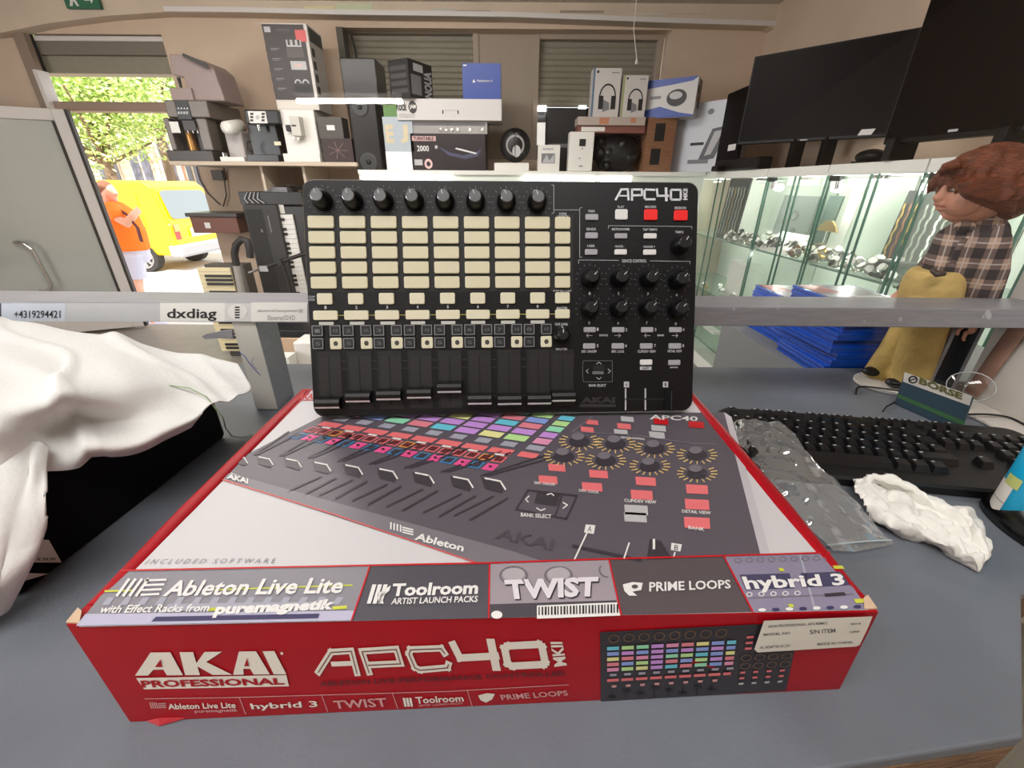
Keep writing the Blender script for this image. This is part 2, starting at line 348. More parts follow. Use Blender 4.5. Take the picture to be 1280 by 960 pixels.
# rail on posts with a clear screen standing in it
RY0 = .58; RZ1 = oy(200, 378.5, RY0).z; RZ0 = oy(200, 402.5, RY0).z; RY1 = RY0+.066
rt = thing('counter_rail', (0, RY0+.03, 0), 'aluminium rail with clear screen running across the back of the counter', 'rail')
MB().box((-1.15, RY0, RZ0), (1.05, RY1, RZ1), ALU).build('rail_bar', rt, bev=.0015)
q0, q1 = oz(327, 528), oz(291, 520)
po = MB(); xa, xb = oy(292, 404, RY0+.008).x, oy(321, 404, RY0+.008).x
po.box((xa, RY0+.006, 0), (xb+.0, RY0+.06, RZ0-.0005), ALU); po.build('post', rt, bev=.001); po = MB(); po.box((xa, RY0+.0045, .002), (xb, RY0+.0058, RZ0-.001), mat('post_facing', (196, 194, 186), .45)); wid(po.build('post_facing', rt), 'pale facing on the front of the post')  # front face of the post set in a lighter tone
LAB = mat('paper_label', (226, 226, 222), .5); LABB = mat('bluish_label', (196, 204, 216), .5); INK = mat('ink_black', (28, 28, 30), .5); INKG = mat('ink_grey', (140, 140, 142), .5)
PX = lambda y: Map(lambda a, b: oy(a, b, y), (0, -1, 0))
R = PX(RY0)
def label(fn, lab): q = MB(); fn(q); wid(q.build('label', rt), lab)
def _a(q): q.drect(R, 2, 401.5, 82, 379, LABB); q.dtr(R, '+4319294421', 18, 397.5, 76, 388, INK, 2, .012)
def _b(q): q.drect(R, 200, 401.8, 281, 378.7, LAB); q.dtr(R, 'dxdiag', 209, 401.3, 271, 385.5, INK, 2, .02)
def _c(q):
    q.drect(R, 281, 401.8, 314, 379, mat('tape_light', (206, 206, 206), .5), 1); q.dell(R, 297, 389.5, 12, 10, WHITE, 2)
    for k in range(5): q.drect(R, 294, 383+k*3.2, 300, 384.8+k*3.2, INK, 3)
def _d(q): q.drect(R, 314, 402, 384, 378, LAB, 1); q.dtr(R, 'eboerse?newpower@', 322, 391, 379, 386, INKG, 2); q.dtr(R, 'Eboerse?DVD', 335, 400, 369, 394, INKG, 2)
label(_a, 'bluish label with a printed phone number'); label(_b, 'white label with bold black lettering'); label(_c, 'round white barcode sticker'); label(_d, 'white label with two faint grey lines')
label(lambda q: q.drect(R, -60, 401.5, 1.8, 379, mat('navy_label', (40, 46, 66), .5)), 'dark navy label'); label(lambda q: q.drect(R, 82.2, 401.8, 199.8, 379, mat('tape_grey', (188, 190, 194), .45)), 'strip of grey tape')
for x, y, r in ((917, 386, 2.5), (940, 383, 2), (972, 386, 1.4), (1125, 399, 2.5), (1235, 393, 5), (1229, 396, 2), (1080, 401, 1.2)):
    q = MB(); q.dpoly(R, [(x+r*cos(t)*random.uniform(.6, 1.1), y+1.4*r*sin(t)*random.uniform(.6, 1.1)) for t in [k*pi/4 for k in range(8)]], LGREY); wid(q.build('scrape_mark', rt), 'pale scrape mark')
TILT = radians(8); bz = Vector((0, RY0+.034, RZ1+.0005)); up = Vector((0, sin(TILT), cos(TILT))); th = Vector((0, cos(TILT), -sin(TILT)))*.004
PG = glass('clear_acrylic', (1, 1, 1), .013, .0); s_ = MB()
B = [bz+Vector((-1.12, 0, 0)), bz+Vector((1.0, 0, 0)), bz+Vector((1.0, 0, 0))+th, bz+Vector((-1.12, 0, 0))+th]
s_.hexa(B, [p+up*1.0 for p in B], PG); wid(s_.build('clear_screen', rt), 'clear upright acrylic sheet')
# the tube light on the ceiling that the screen mirrors
n = Vector((0, -cos(TILT), sin(TILT))); ends = []
for px in (371, 503):
    d = ray(px, 126); t = (bz-EYE).dot(n)/d.dot(n); hp = EYE+d*t; r = d-2*d.dot(n)*n; ends.append(hp+r*((1.49-hp.z)/r.z))
tl = thing('tube_light', ends[0].lerp(ends[1], .5), 'long white fluorescent tube light mirrored in the clear screen', 'lamp')
MB().cyl(ends[0], ends[1], .016, .016, mat('tube_glow', (255, 252, 245), .5, emit=55)).build('tube', tl)
u3 = Vector((0, 0, .03)); hx = MB(); d = (ends[1]-ends[0]).normalized(); q = Vector((-d.y, d.x, 0))*.04
hx.hexa([ends[0]-q+u3, ends[1]-q+u3, ends[1]+q+u3, ends[0]+q+u3], [p+Vector((0, 0, .07)) for p in (ends[0]-q, ends[1]-q, ends[1]+q, ends[0]+q)], STEEL); hx.build('fixture', tl)
# white partition at the end of the counter
XP = .768
pa = MB(); PW = mat('white_panel', (205, 198, 190), .5, noise=.05, nscale=6); y0, y1 = .36, ox(1196, 500, XP).y
pa.box((XP, y0, .0005), (XP+.02, y1, .30), PW); pa.box((XP-.055, y0, .0005), (XP, y1-.02, .006), PW)
struct(pa.build('trim_9', bev=.002))
# ================= the red and white carton =================
BH = .0905
tl_, tr_, fr_, fl_ = oz(378, 486, BH), oz(863, 488, BH), oz(1098, 765, BH), oz(83, 781, BH)
bl_, br_ = oz(163, 903, 0), oz(1049, 862, 0)
bl_.z = br_.z = .0006
ddep = (tl_-fl_); bb_l = Vector((bl_.x-.012, tl_.y, .0006)); bb_r = Vector((br_.x+.01, tr_.y, .0006))
REDC = mat('carton_red', (160, 9, 24), .42, spec=.3, noise=.06, nscale=30); TOPW = mat('carton_white', (200, 197, 200), .42); KRAFT = mat('bare_cardboard', (196, 168, 140), .8)
cx = thing('carton', Vector(((fl_.x+fr_.x)/2, .33, 0)), 'red and white retail carton lying flat on the counter in the foreground', 'box')
cb = MB(); cb.add([bl_, br_, bb_r, bb_l, fl_, fr_, tr_, tl_], [(3, 2, 1, 0), (4, 5, 6, 7), (1, 2, 6, 5), (2, 3, 7, 6), (3, 0, 4, 7)], REDC)
bil = lambda s, t: (bl_*(1-s)+br_*s)*(1-t)+(fl_*(1-s)+fr_*s)*t
cb.add([bil(i/24, j/6) for j in range(7) for i in range(25)], [(j*25+i, j*25+i+1, j*25+i+26, j*25+i+25) for j in range(6) for i in range(24)], REDC)
cb.build('carton_body', cx)
TOP = Map(lambda a, b: oz(a, b, BH), (0, 0, 1))
def homog(src, dst):
    A = []
    for (u, v), (x, y) in zip(src, dst):
        A.append([u, v, 1, 0, 0, 0, -u*x, -v*x, x]); A.append([0, 0, 0, u, v, 1, -u*y, -v*y, y])
    n = 8
    for i in range(n):
        k = max(range(i, n), key=lambda r: abs(A[r][i])); A[i], A[k] = A[k], A[i]
        A[i] = [q/A[i][i] for q in A[i]]
        for r in range(n):
            if r != i: A[r] = [a-A[r][i]*b for a, b in zip(A[r], A[i])]
    h = [A[i][8] for i in range(n)]
    return lambda u, v: ((h[0]*u+h[1]*v+h[2])/(h[6]*u+h[7]*v+1), (h[3]*u+h[4]*v+h[5])/(h[6]*u+h[7]*v+1))
fn = (br_-bl_).cross(fl_-bl_); HF = homog([(163, 903), (1049, 862), (1098, 765), (83, 781)], [(0, 0), (1, 0), (1, 1), (0, 1)]); FR = Map(lambda a, b: bil(*HF(a, b)), fn if fn.y < 0 else -fn)
tp = MB()
tp.dpoly(TOP, [(390, 488), (859, 489), (1085, 763), (99, 784)], TOPW, 1)
# folded ribs of the lid along both sides, crushed front corners
for A, Bq in (((84, 779), (379, 486)), ((1097, 763), (864, 489))):
    rib = MB(); p, q = oz(*A, BH), oz(*Bq, BH); sgn = 1 if A[0] < 500 else -1; v = Vector((sgn, 0, 0))
    rib.rings([(p+v*.004+Vector((0, .012, -.001)), (.0018, .004)), (p.lerp(q, .3)+v*.0045, (.0032, .0062)), (p.lerp(q, .7)+v*.0045, (.003, .0062)), (q+v*.004+Vector((0, -.004, -.001)), (.002, .005))], REDC, 12, flat=(0, 0, 1))
    rib.build('folded_rim', cx)
for (x, y, s) in ((86, 775, 1), (1094, 758, -1)):
    p = oz(x, y, BH); e = Vector((s, 0, 0)); ck = MB()
    ck.add([p+e*.0005+Vector((0, -.002, .001)), p+e*.009+Vector((0, -.0025, .0012)), p+e*.005+Vector((0, .004, .0026)), p+e*.001+Vector((0, .006, .003)), p+e*.003+Vector((0, -.002, -.005))], [(0, 1, 2, 3), (0, 4, 1), (0, 3, 4)], KRAFT)
    wid(ck.build('torn_corner', cx), 'crushed torn corner showing bare cardboard')
ck = MB(); p = oz(178, 899, .001); ck.add([p, p+Vector((.014, -.004, 0)), p+Vector((.028, .0, .001)), p+Vector((.028, .006, .006)), p+Vector((.008, .006, .006))], [(0, 1, 2, 3, 4)], REDC); wid(ck.build('bent_flap', cx), 'bent bottom corner of the red cardboard')
# --- the picture of the controller on the lid
PIC = mat('print_slate', (88, 82, 91), .35); PIC2 = mat('print_slate_light', (116, 111, 119), .35); PIC3 = mat('print_slate_dark', (58, 53, 60), .35); PSAL = mat('print_salmon', (222, 112, 116), .4); PGR = mat('print_padgrey', (158, 158, 172), .4)
PRL = mat('print_redline', (206, 84, 84), .4); PYL = mat('print_ringyellow', (214, 182, 120), .4); PDR = mat('print_maroon', (92, 40, 44), .4)
tp.dpoly(TOP, [(280, 588), (296, 575), (400, 522), (408, 519), (905, 516), (917, 530), (950, 694), (611, 705), (580, 696)], PIC, 2)
tp.dpoly(TOP, [(278, 590), (640, 690), (680, 703), (600, 706), (278, 600)], PIC2, 3)
tp.dline(TOP, [(278, 600.5), (420, 645), (600, 706.5)], 1.6, PRL, 4)
tp.dpoly(TOP, [(905, 516), (914, 522), (962, 693), (950, 694)], mat('print_shadowgrey', (186, 180, 186), .4), 3)
HG = homog([(0, 6), (8, 6), (8, 0), (7.25, 8)], [(413, 532), (660, 570), (708, 524), (613, 585)])
PADC = [mat('pad_'+n, c, .4) for n, c in (('cyan', (104, 194, 216)), ('violet', (192, 142, 214)), ('yellow', (222, 220, 152)), ('lime', (178, 218, 146)), ('pink', (218, 144, 178)), ('blue', (134, 158, 220)), ('mint', (144, 214, 178)), ('rose', (218, 128, 142)))]
PBL = mat('print_blue', (64, 130, 186), .4); PMG = mat('print_magenta', (224, 84, 148), .4); PORG = mat('print_orange', (226, 150, 70), .4)
def hquad(c, r, wc, hr): return [HG(c-wc, r-hr), HG(c+wc, r-hr), HG(c+wc, r+hr), HG(c-wc, r+hr)]
rng = random.Random(5)
for r in range(0, 5):
    for c in range(9): tp.dpoly(TOP, hquad(c, r, .42 if c < 8 else .3, .4), PADC[(r*3+c*5+r*c) % 8], 4)
for c in range(9):
    tp.dpoly(TOP, hquad(c, 5, .27 if c < 8 else .3, .33), PGR, 4); tp.dpoly(TOP, hquad(c, 6, .43 if c < 8 else .33, .33), PSAL, 4)
    if c < 8:
        tp.dpoly(TOP, hquad(c+.1, 6.5, .18, .1), WHITE, 5)
        for k in (-.25, .25):
            for r, m in ((7, PORG if (c % 3 == 1 and k < 0) else PSAL), (8, PBL if k < 0 else PMG)):
                tp.dpoly(TOP, hquad(c+k, r, .2, .38), m, 4); tp.dpoly(TOP, hquad(c+k, r, .14, .27), (PDR if r == 7 else PIC3) if not (r == 8 and k > 0) else m, 5)
            if k > 0: x, y = HG(c+k, 8); tp.dell(TOP, x, y, 2.4, 1.6, PDR, 6, 10)
for (x, y) in ((724, 553), (769, 556), (818, 562), (871, 570), (705, 572), (757, 577), (812, 584), (871, 593)):
    tp.dell(TOP, x, y, 13, 7, PIC3, 4); tp.dell(TOP, x-2, y-6, 8, 4.5, PIC2, 5)
    for k in range(13):
        t = radians(-35+k*250/12); tp.dline(TOP, [(x+18*cos(t), y+8.5*sin(t)), (x+25*cos(t), y+11.5*sin(t))], 1.3, PYL, 5)
for (x, y, wd, m) in ((696, 586, 22, PSAL), (748, 594, 24, PSAL), (807, 603, 26, PSAL), (871, 613, 28, PSAL), (685, 601, 24, PSAL), (740, 610, 26, PSAL), (802, 620, 28, PSAL), (871, 632, 31, PSAL), (871, 655, 33, PSAL), (795, 639, 30, LGREY), (794, 648, 29, LGREY),
                  (740, 529, 16, PSAL), (734, 538, 17, PSAL), (780, 534, 18, PSAL), (776, 541.5, 18, LGREY), (784, 525, 17, LGREY), (823, 536.6, 19, LGREY), (821, 545, 20, LGREY), (826, 528, 19, RED), (870, 532, 20, RED)):
    h = wd*.23; tp.dpoly(TOP, [(x-wd/2, y-h), (x+wd/2-1, y-h+1.5), (x+wd/2, y+h), (x-wd/2+1, y+h-1.5)], m, 4)
for t, x, y, wd, hh in (('CLIP/DEV VIEW', 800, 628, 40, 4), ('DETAIL VIEW', 870, 641.5, 36, 4), ('BANK', 870, 662, 20, 4), ('DEV. LOCK', 736, 615.5, 25, 3.4), ('DEV. ON/OFF', 681, 606, 26, 3.4), ('BANK SELECT', 670, 646, 38, 5), ('DEVICE CONTROL', 791, 549, 30, 2.4), ('APC40', 842, 523.5, 60, 6)):
    tp.dtext(TOP, t, [(x-wd/2, y+hh/2-1), (x+wd/2, y+hh/2+1.5), (x+wd/2, y-hh/2+1.5), (x-wd/2, y-hh/2-1)], WHITE, 5, .02)
tp.dline(TOP, [(715, 541), (760, 543), (800, 546), (868, 556), (895, 556)], 1, PIC2, 4); tp.dline(TOP, [(716, 540), (740, 522)], 1.4, PIC2, 4)
NV = [(645, 638), (660, 614), (721, 621), (708, 650)]
tp.dline(TOP, NV+[NV[0]], 2.2, PIC3, 4); tp.dline(TOP, [(694, 646), (703, 619)], 2, PIC3, 4); tp.dpoly(TOP, [(671, 617), (700, 620), (696, 634), (668, 630)], PIC3, 4)
for pts in (((661, 622), (657, 626), (660, 629)), ((684, 620), (689, 618.5), (692, 621)), ((704, 630), (709, 633), (704, 637)), ((671, 637), (676, 640), (681, 638))): tp.dline(TOP, pts, 1.4, WHITE, 5)
for q, t in (([(730, 667), (742, 669), (744, 658), (732, 657)], 'A'), ([(838, 689), (850, 691), (852, 682), (839, 680)], 'B')):
    tp.dpoly(TOP, q, WHITE, 4); tp.dtext(TOP, t, [(734, 666), (739, 667), (740, 660), (735, 659)] if t == 'A' else [(842, 689), (847, 690), (848, 684), (843, 683)], PIC3, 5)
for a, b in (((733, 669), (718, 701)), ((786, 681), (780, 699)), ((843, 693), (842, 697)), ((817, 677), (817, 687))): tp.dline(TOP, [a, b], 2 if a[0] != 817 else 3, WHITE, 5)
tp.dline(TOP, [(717, 684), (800, 702)], 4, PIC3, 4); tp.dpoly(TOP, [(812, 675), (826, 677), (840, 700), (808, 702)], PIC3, 3)
tp.dtext(TOP, 'AKAI', [(618, 674), (690, 690), (694, 676), (624, 661)], mat('print_emboss', (74, 68, 76), .35), 4, .02)
# faders printed along the lower edge
caps = [(301, 573), (332, 574.5), (367, 577), (403, 581.5), (442, 585), (485, 590), (530, 595), (578, 600), (618, 602)]
for i, (x, y) in enumerate(caps):
    s = .8+i*.055
    tp.dpoly(TOP, [(x-13*s, y-3*s), (x+4*s, y-1), (x+9*s, y+8*s), (x+8*s, y+13*s), (x-10*s, y+8*s)], PIC3, 4)
    tp.dline(TOP, [(x-9*s, y-2*s), (x+6*s, y+1*s), (x+11*s, y+9*s)], 1.7*s, WHITE, 5)
    if i < 8:
        tp.dline(TOP, [(x+14*s+6, y-4), (x+60+6*i, y-32+i*.4)], 2, PIC3, 4); tp.dline(TOP, [(x+26*s, y-4), (x+72+6*i, y-30+i*.4)], 2, PIC3, 4)
    if 2 < i < 9:
        tp.dline(TOP, [(x-2, y+16*s), (x-34-2*i, y+42*s-8)], 2, PIC3, 4); tp.dline(TOP, [(x+16, y+18*s), (x-14-2*i, y+46*s-8)], 2.4, PIC3, 4)
tp.dtext(TOP, 'AKAI', [(284, 600), (311, 607), (311, 600), (286, 594)], WHITE, 6, .04)
for k in range(4): tp.dline(TOP, [(489+k*4, 656+k*1.1), (489+k*4, 663+k*1.1)], 1.9, WHITE, 6)
for k in range(3): tp.dline(TOP, [(504, 661.5+k*3), (516, 664.5+k*3)], 1.8, WHITE, 6)
tp.dtext(TOP, 'Ableton', [(518, 677), (579, 692), (581, 683), (522, 668)], WHITE, 6, .03)
tp.dtext(TOP, 'AKAI', [(371, 501), (392, 499), (394, 492), (377, 493)], RED, 3, .03); tp.dpoly(TOP, [(372, 502), (393, 501), (393, 500), (373, 501)], RED, 3)
tp.dtext(TOP, 'I N C L U D E D   S O F T W A R E', [(181, 706), (345, 705), (346, 699), (186, 700)], mat('print_midgrey', (132, 130, 138), .5), 3, -.005, .25)
# --- software strip along the front edge of the lid
def lid_panel(q, m, l=3): tp.dpoly(TOP, q, m, l)
PV = mat('print_lilac', (134, 128, 150), .4); PMID = mat('print_stripgrey', (134, 132, 140), .35); PTW = mat('print_twistgrey', (152, 142, 150), .38); PPR = mat('print_taupe', (86, 76, 80), .35)
PLI = mat('print_palelilac', (178, 176, 198), .38); PNV = mat('print_indigo', (58, 54, 92), .4); PLY = mat('print_limeyellow', (196, 200, 70), .4)
lid_panel([(96, 784), (152, 715), (463, 709), (440, 777)], PMID); lid_panel([(440, 777), (463, 709), (612, 706), (611, 774)], mat('print_toolgrey', (78, 76, 84), .32))
lid_panel([(611, 774), (612, 706), (761, 701), (776, 770)], PTW); lid_panel([(776, 770), (761, 701), (904, 697), (940, 766)], PPR); lid_panel([(940, 766), (904, 697), (1036, 693), (1085, 763)], PV)
lid_panel([(96, 784), (108, 769), (445, 765), (440, 777)], PLI, 4); lid_panel([(190, 779), (196, 773), (400, 769), (398, 775)], PNV, 5); lid_panel([(205, 766), (212, 757), (402, 754), (398, 762)], PGR, 5)
tp.dline(TOP, [(133, 741), (168, 740)], 2.2, PLY, 5); tp.dline(TOP, [(262, 739), (440, 733)], 1.8, PLY, 4); tp.dline(TOP, [(262, 764), (275, 763)], 4, PLY, 5); tp.dline(TOP, [(418, 762), (432, 761)], 4, PLY, 5)
for k in range(14): tp.dpoly(TOP, [(128+k*22, 758), (136+k*22, 748), (144+k*22, 748), (138+k*22, 758)], PGR, 4)
for k in range(4): tp.dline(TOP, [(148+k*8, 746.5), (162+k*8, 727)], 3.2, WHITE, 6)
for k in range(4): tp.dline(TOP, [(181-k*1.5+2, 728+k*6), (208-k*3, 727+k*6)], 2.6, WHITE, 6)
tp.dtext(TOP, 'Ableton Live Lite', [(204, 748), (428, 744), (431, 724), (212, 728)], WHITE, 6, .025, .2)
tp.dtext(TOP, 'with Effect Racks from', [(126, 769), (262, 767), (264, 757), (130, 759)], WHITE, 6, .02, .25)
tp.dtext(TOP, 'puremagnetik', [(266, 775), (416, 768), (420, 751), (270, 757)], WHITE, 6, .05, .15)
for k in range(3): tp.dpoly(TOP, [(459+k*7, 757), (466+k*7, 733), (471+k*7, 733), (464+k*7, 757)], WHITE, 6)
tp.dpoly(TOP, [(472, 745), (489, 734), (487, 741), (478, 748), (480, 757), (474, 757)], WHITE, 6)
tp.dtext(TOP, 'Toolroom', [(489, 748), (597, 745), (599, 729), (492, 732)], WHITE, 6, .035); tp.dtext(TOP, 'ARTIST LAUNCH PACKS', [(489, 758), (597, 755), (598, 747), (491, 750)], WHITE, 6, .02)
PKN = mat('print_knobring', (110, 104, 112), .35)
for x in (642, 698): tp.dring(TOP, x, 721, 18, 12, .16, PKN, 4); tp.dell(TOP, x, 719, 14, 9, mat('print_knobface', (170, 162, 168), .35), 4)
tp.dring(TOP, 760, 714, 12, 10, .2, PKN, 4, 12, pi*.5, pi*1.2)
for dx, dy, m, l, bo in ((1.5, 1.2, PIC3, 5, .05), (0, 0, mat('print_twistletter', (214, 208, 214), .35), 6, .045)):
    tp.dtext(TOP, 'TWIST', [(634+dx, 752+dy), (746+dx, 748+dy), (748+dx, 723+dy), (630+dx, 727+dy)], m, l, bo)
tp.dpoly(TOP, [(612, 757), (770, 752), (776, 770), (611, 774)], mat('print_pianodark', (70, 66, 74), .35), 4)
tp.dpoly(TOP, [(671, 775.5), (671, 759), (771, 755), (775, 771.5)], WHITE, 5)
for k in range(26): x = 673+k*3.9; tp.dpoly(TOP, [(x, 771.5-k*.12), (x, 761-k*.14), (x+1.5+(k*7 % 3)*.4, 761-k*.14), (x+1.6+(k*7 % 3)*.4, 771.5-k*.12)], INK, 6)
tp.dell(TOP, 621, 771, 7, 5, WHITE, 6)
for q in ([(778, 733), (790, 730), (803, 731), (801, 740), (790, 742), (796, 747), (786, 747), (780, 741)], ): tp.dpoly(TOP, q, WHITE, 6)
tp.dell(TOP, 793, 736, 4, 2.6, PPR, 7); tp.dtext(TOP, 'PRIME LOOPS', [(811, 742), (913, 738), (912, 727), (811, 730)], WHITE, 6, .02)
for k in range(9): tp.dring(TOP, 922+k*14, 702-k*.4, 5, 3.4, .35, PIC2, 4, 10)
lid_panel([(924, 720), (986, 718), (992, 737), (932, 739)], mat('print_hybriddark', (70, 68, 96), .35), 4); lid_panel([(1000, 718), (1050, 716), (1062, 733), (1004, 736)], mat('print_hybriddark', (70, 68, 96), .35), 4)
for q in ([(972, 712), (978, 712), (980, 716), (974, 716)], [(1040, 709), (1052, 709), (1055, 713), (1042, 713)], [(984, 757), (990, 757), (992, 761), (986, 761)], [(1066, 751), (1078, 750), (1082, 755), (1069, 756)]): lid_panel(q, PLY, 5)
for k in range(8): tp.dell(TOP, 952+k*17, 764.5-k*.6, 5, 2.2, PNV if k % 2 else WHITE, 5, 10)
tp.dline(TOP, [(936, 749), (1066, 744)], 1.3, PIC2, 4); tp.dline(TOP, [(1000, 697), (1018, 764)], 3, PGR, 4); lid_panel([(1029, 744), (1054, 742), (1057, 746), (1031, 748)], PIC3, 5)
for k in range(5): tp.dring(TOP, 936+k*15, 745-k*.4, 4, 3, .3, WHITE, 5, 10)
tp.dtext(TOP, 'hybrid 3', [(934, 744), (1057, 738), (1052, 719), (926, 723)], WHITE, 6, .03)
for q in ([(463, 709), (440, 777)], [(612, 706), (611, 774)], [(761, 701), (776, 770)], [(904, 697), (940, 766)]): tp.dline(TOP, q, 2, RED, 5)
tp.dline(TOP, [(152, 715), (463, 708.5), (612, 705.5), (761, 700.5), (904, 696.5), (1036, 692.5)], 2, RED, 5)
wid(tp.build('lid_print', cx), 'glossy lid print showing a black pad controller with coloured pads')
# --- front face
WARM = mat('print_warmwhite', (226, 220, 210), .4); DRED = mat('print_darkred', (96, 8, 16), .4); PNK = mat('print_dustyred', (206, 150, 150), .4)
fp = MB()
def P4(a, b, c, d): return [a, b, c, d]
AK = lambda pts: fp.dpoly(FR, pts, WARM, 2)
# AKAI wordmark drawn as wide slanted letters in the pixel quad of the photo, baseline y 844
def akx(u, v): return (180+u*214+v*14*(0.2-u*.4), 844-u*3-v*(29+u*0))
for q in ([(.0, 0), (.12, 1), (.26, 1), (.33, 0), (.22, 0), (.20, .25), (.13, .25), (.09, 0)], [(.345, 0), (.325, 1), (.42, 1), (.445, 0)], [(.43, .5), (.50, 1), (.62, 1), (.50, .56), (.66, 0), (.53, 0), (.43, .4)], [(.665, 0), (.735, 1), (.85, 1), (.905, 0), (.80, 0), (.785, .25), (.74, .25), (.735, 0)], [(.93, 0), (.893, 1), (.972, 1), (1.01, 0)]):
    AK([akx(u, v) for u, v in q])
for q in ([(.145, .38), (.195, .38), (.19, .72)], [(.752, .38), (.783, .38), (.782, .74)]): fp.dpoly(FR, [akx(u, v) for u, v in q], REDC, 3)
fp.dell(FR, 395, 815, 2, 2, WARM, 2, 10)
AK([(181, 847), (396, 842), (397, 856), (191, 861)]); fp.dtext(FR, 'PROFESSIONAL', [(189, 858.5), (392, 853.5), (391, 845), (187, 849.5)], REDC, 3, .035, 0)
# APC40 logo drawn as outlined wide letters
def apx(x, y): return (x, y)
def stroke(pts, w=8, m=WARM): fp.dline(FR, pts, w, m, 2); fp.dline(FR, pts, 1.1, DRED, 3)
def poly2(pts): fp.dpoly(FR, pts, WARM, 2)
stroke([(440, 838), (462, 813), (489, 811.5), (491, 839)], 8); fp.dline(FR, [(462, 828), (488, 827)], 6, WARM, 2)
stroke([(507, 838), (503, 812), (548, 809), (550, 827), (508, 829)], 8)
stroke([(608, 814), (605, 808), (566, 809.5), (563, 815), (567, 832), (573, 835), (608, 832), (610, 828)], 8)
fp.dline(FR, [(621, 803.5), (626, 820), (670, 817.5)], 9, WARM, 2); fp.dline(FR, [(668, 801), (668, 831)], 10, WARM, 2)
fp.dline(FR, [(688, 805), (725, 803), (728, 806), (728, 825), (725, 828), (688, 830), (683, 827), (683, 808), (688, 805)], 9, WARM, 2)
fp.dtext(FR, 'MKII', [(753, 829), (753, 800), (739, 800), (738, 831)], WARM, 2, .03)
fp.dtext(FR, 'ABLETON LIVE PERFORMANCE CONTROLLER', [(438, 856), (751, 842), (750, 836), (439, 850)], DRED, 2, .02)
fp.dline(FR, [(190, 873), (320, 870.5), (600, 862), (750, 853.5)], .9, PNK, 2)
for a, b in (((326, 871), (331, 891)), ((439, 868), (443, 888)), ((532, 864), (535, 883)), ((627, 860), (629, 880))): fp.dline(FR, [a, b], 1, PNK, 2)
for k in range(4): fp.dline(FR, [(197+k*3, 878), (198+k*3, 884)], 1.6, PNK, 2)
for k in range(3): fp.dline(FR, [(209, 879+k*2.4), (219, 878.5+k*2.4)], 1.3, PNK, 2)
for t, q, m in (('Ableton Live Lite', [(223, 886), (319, 883.5), (319, 876.5), (222, 879)], WARM), ('puremagnetik', [(260, 891), (321, 889), (321, 884), (260, 886)], PNK), ('hybrid 3', [(341, 887), (431, 884), (431, 874), (339, 878)], WARM), ('TWIST', [(453, 884), (523, 881), (522, 870), (452, 874)], PNK), ('Toolroom', [(560, 877.5), (620, 874.5), (620, 866.5), (560, 869)], WARM), ('ARTIST LAUNCH PACKS', [(562, 881), (618, 878), (618, 875.5), (562, 878.5)], PNK), ('PRIME LOOPS', [(667, 873), (748, 867), (747, 860.5), (666, 866)], PNK)):
    fp.dtext(FR, t, q, m, 2, .02)
for k in range(3): fp.dpoly(FR, [(544+k*4, 881), (544+k*4, 870), (547+k*4, 870), (547+k*4, 881)], WARM, 2)
fp.dpoly(FR, [(639, 867), (650, 864), (660, 865), (655, 872), (647, 876), (641, 873)], WARM, 2)
# printed picture of the controller on the front
Q = homog([(0, 0), (1, 0), (1, 1), (0, 1)], [(799, 788), (1018, 776), (992, 862), (784, 875)])
G2 = Map(lambda a, b: FR(*Q(a, b)), FR.n)
fp.drect(G2, 0, 0, 1, 1, mat('print_charcoal', (46, 42, 48), .4), 2)
for c in range(8): fp.dring(G2, .07+c*.078, .09, .03, .06, .25, mat('print_brownring', (96, 76, 60), .4), 3, 12)
for c in range(9):
    for r in range(5): fp.drect(G2, .035+c*.077, .2+r*.075, .035+c*.077+(.062 if c < 8 else .045), .2+r*.075+.05, PADC[(r*5+c*3+r*c) % 8], 3)
    fp.drect(G2, .05+c*.077, .585, .05+c*.077+.035, .62, PGR, 3); fp.drect(G2, .035+c*.077, .66, .035+c*.077+(.062 if c < 8 else .04), .7, PSAL, 3)
    if c < 8:
        fp.drect(G2, .06+c*.077, .755, .06+c*.077+.025, .79, PNK, 3); fp.drect(G2, .06+c*.077, .83, .064+c*.077, .98, BLACK, 3); fp.drect(G2, .042+c*.077, .93-.028*((c*3) % 5), .085+c*.077, .955-.028*((c*3) % 5), BLACK, 4)
for r in range(2):
    for c in range(4): fp.dring(G2, .76+c*.068, .46+r*.12, .028, .05, .25, mat('print_brownring', (96, 76, 60), .4), 3, 12)
for r in range(3):
    for c in range(4): fp.drect(G2, .74+c*.068, .66+r*.085, .765+c*.068, .69+r*.085, PSAL if r < 2 else LGREY, 3)
for r in range(3): fp.drect(G2, .745, .15+r*.08, .78, .18+r*.08, PSAL, 3)
STK = mat('sticker_white', (218, 214, 204), .45)
fp.dpoly(FR, [(979, 771), (1089, 766), (1084, 778), (1073, 801), (1069, 803), (967, 810), (964, 806)], STK, 8)
for t, q in (('AKAI PROFESSIONAL APC40MK2', [(982, 779), (1043, 775), (1043, 772), (982, 776)]), ('MODEL NO', [(976, 789), (1004, 787), (1004, 784), (976, 786)]), ('S/N ITEM', [(1024, 787), (1050, 785), (1050, 780), (1024, 782)]), ('2014', [(1066, 776), (1076, 775.5), (1076, 773), (1066, 773.5)]), ('CHINA', [(1064, 786), (1074, 785), (1074, 782.5), (1064, 783.5)]), ('AC ADAPTER DC12V', [(970, 805), (1002, 802.5), (1002, 799.5), (970, 802)]), ('MADE IN CHINA', [(1030, 801), (1066, 798.5), (1066, 795.5), (1030, 798)])):
    fp.dtext(FR, t, q, mat('print_inkgrey', (96, 96, 98), .5), 9, .01)
wid(fp.build('front_print', cx), 'white lettering and pad picture on the red front')
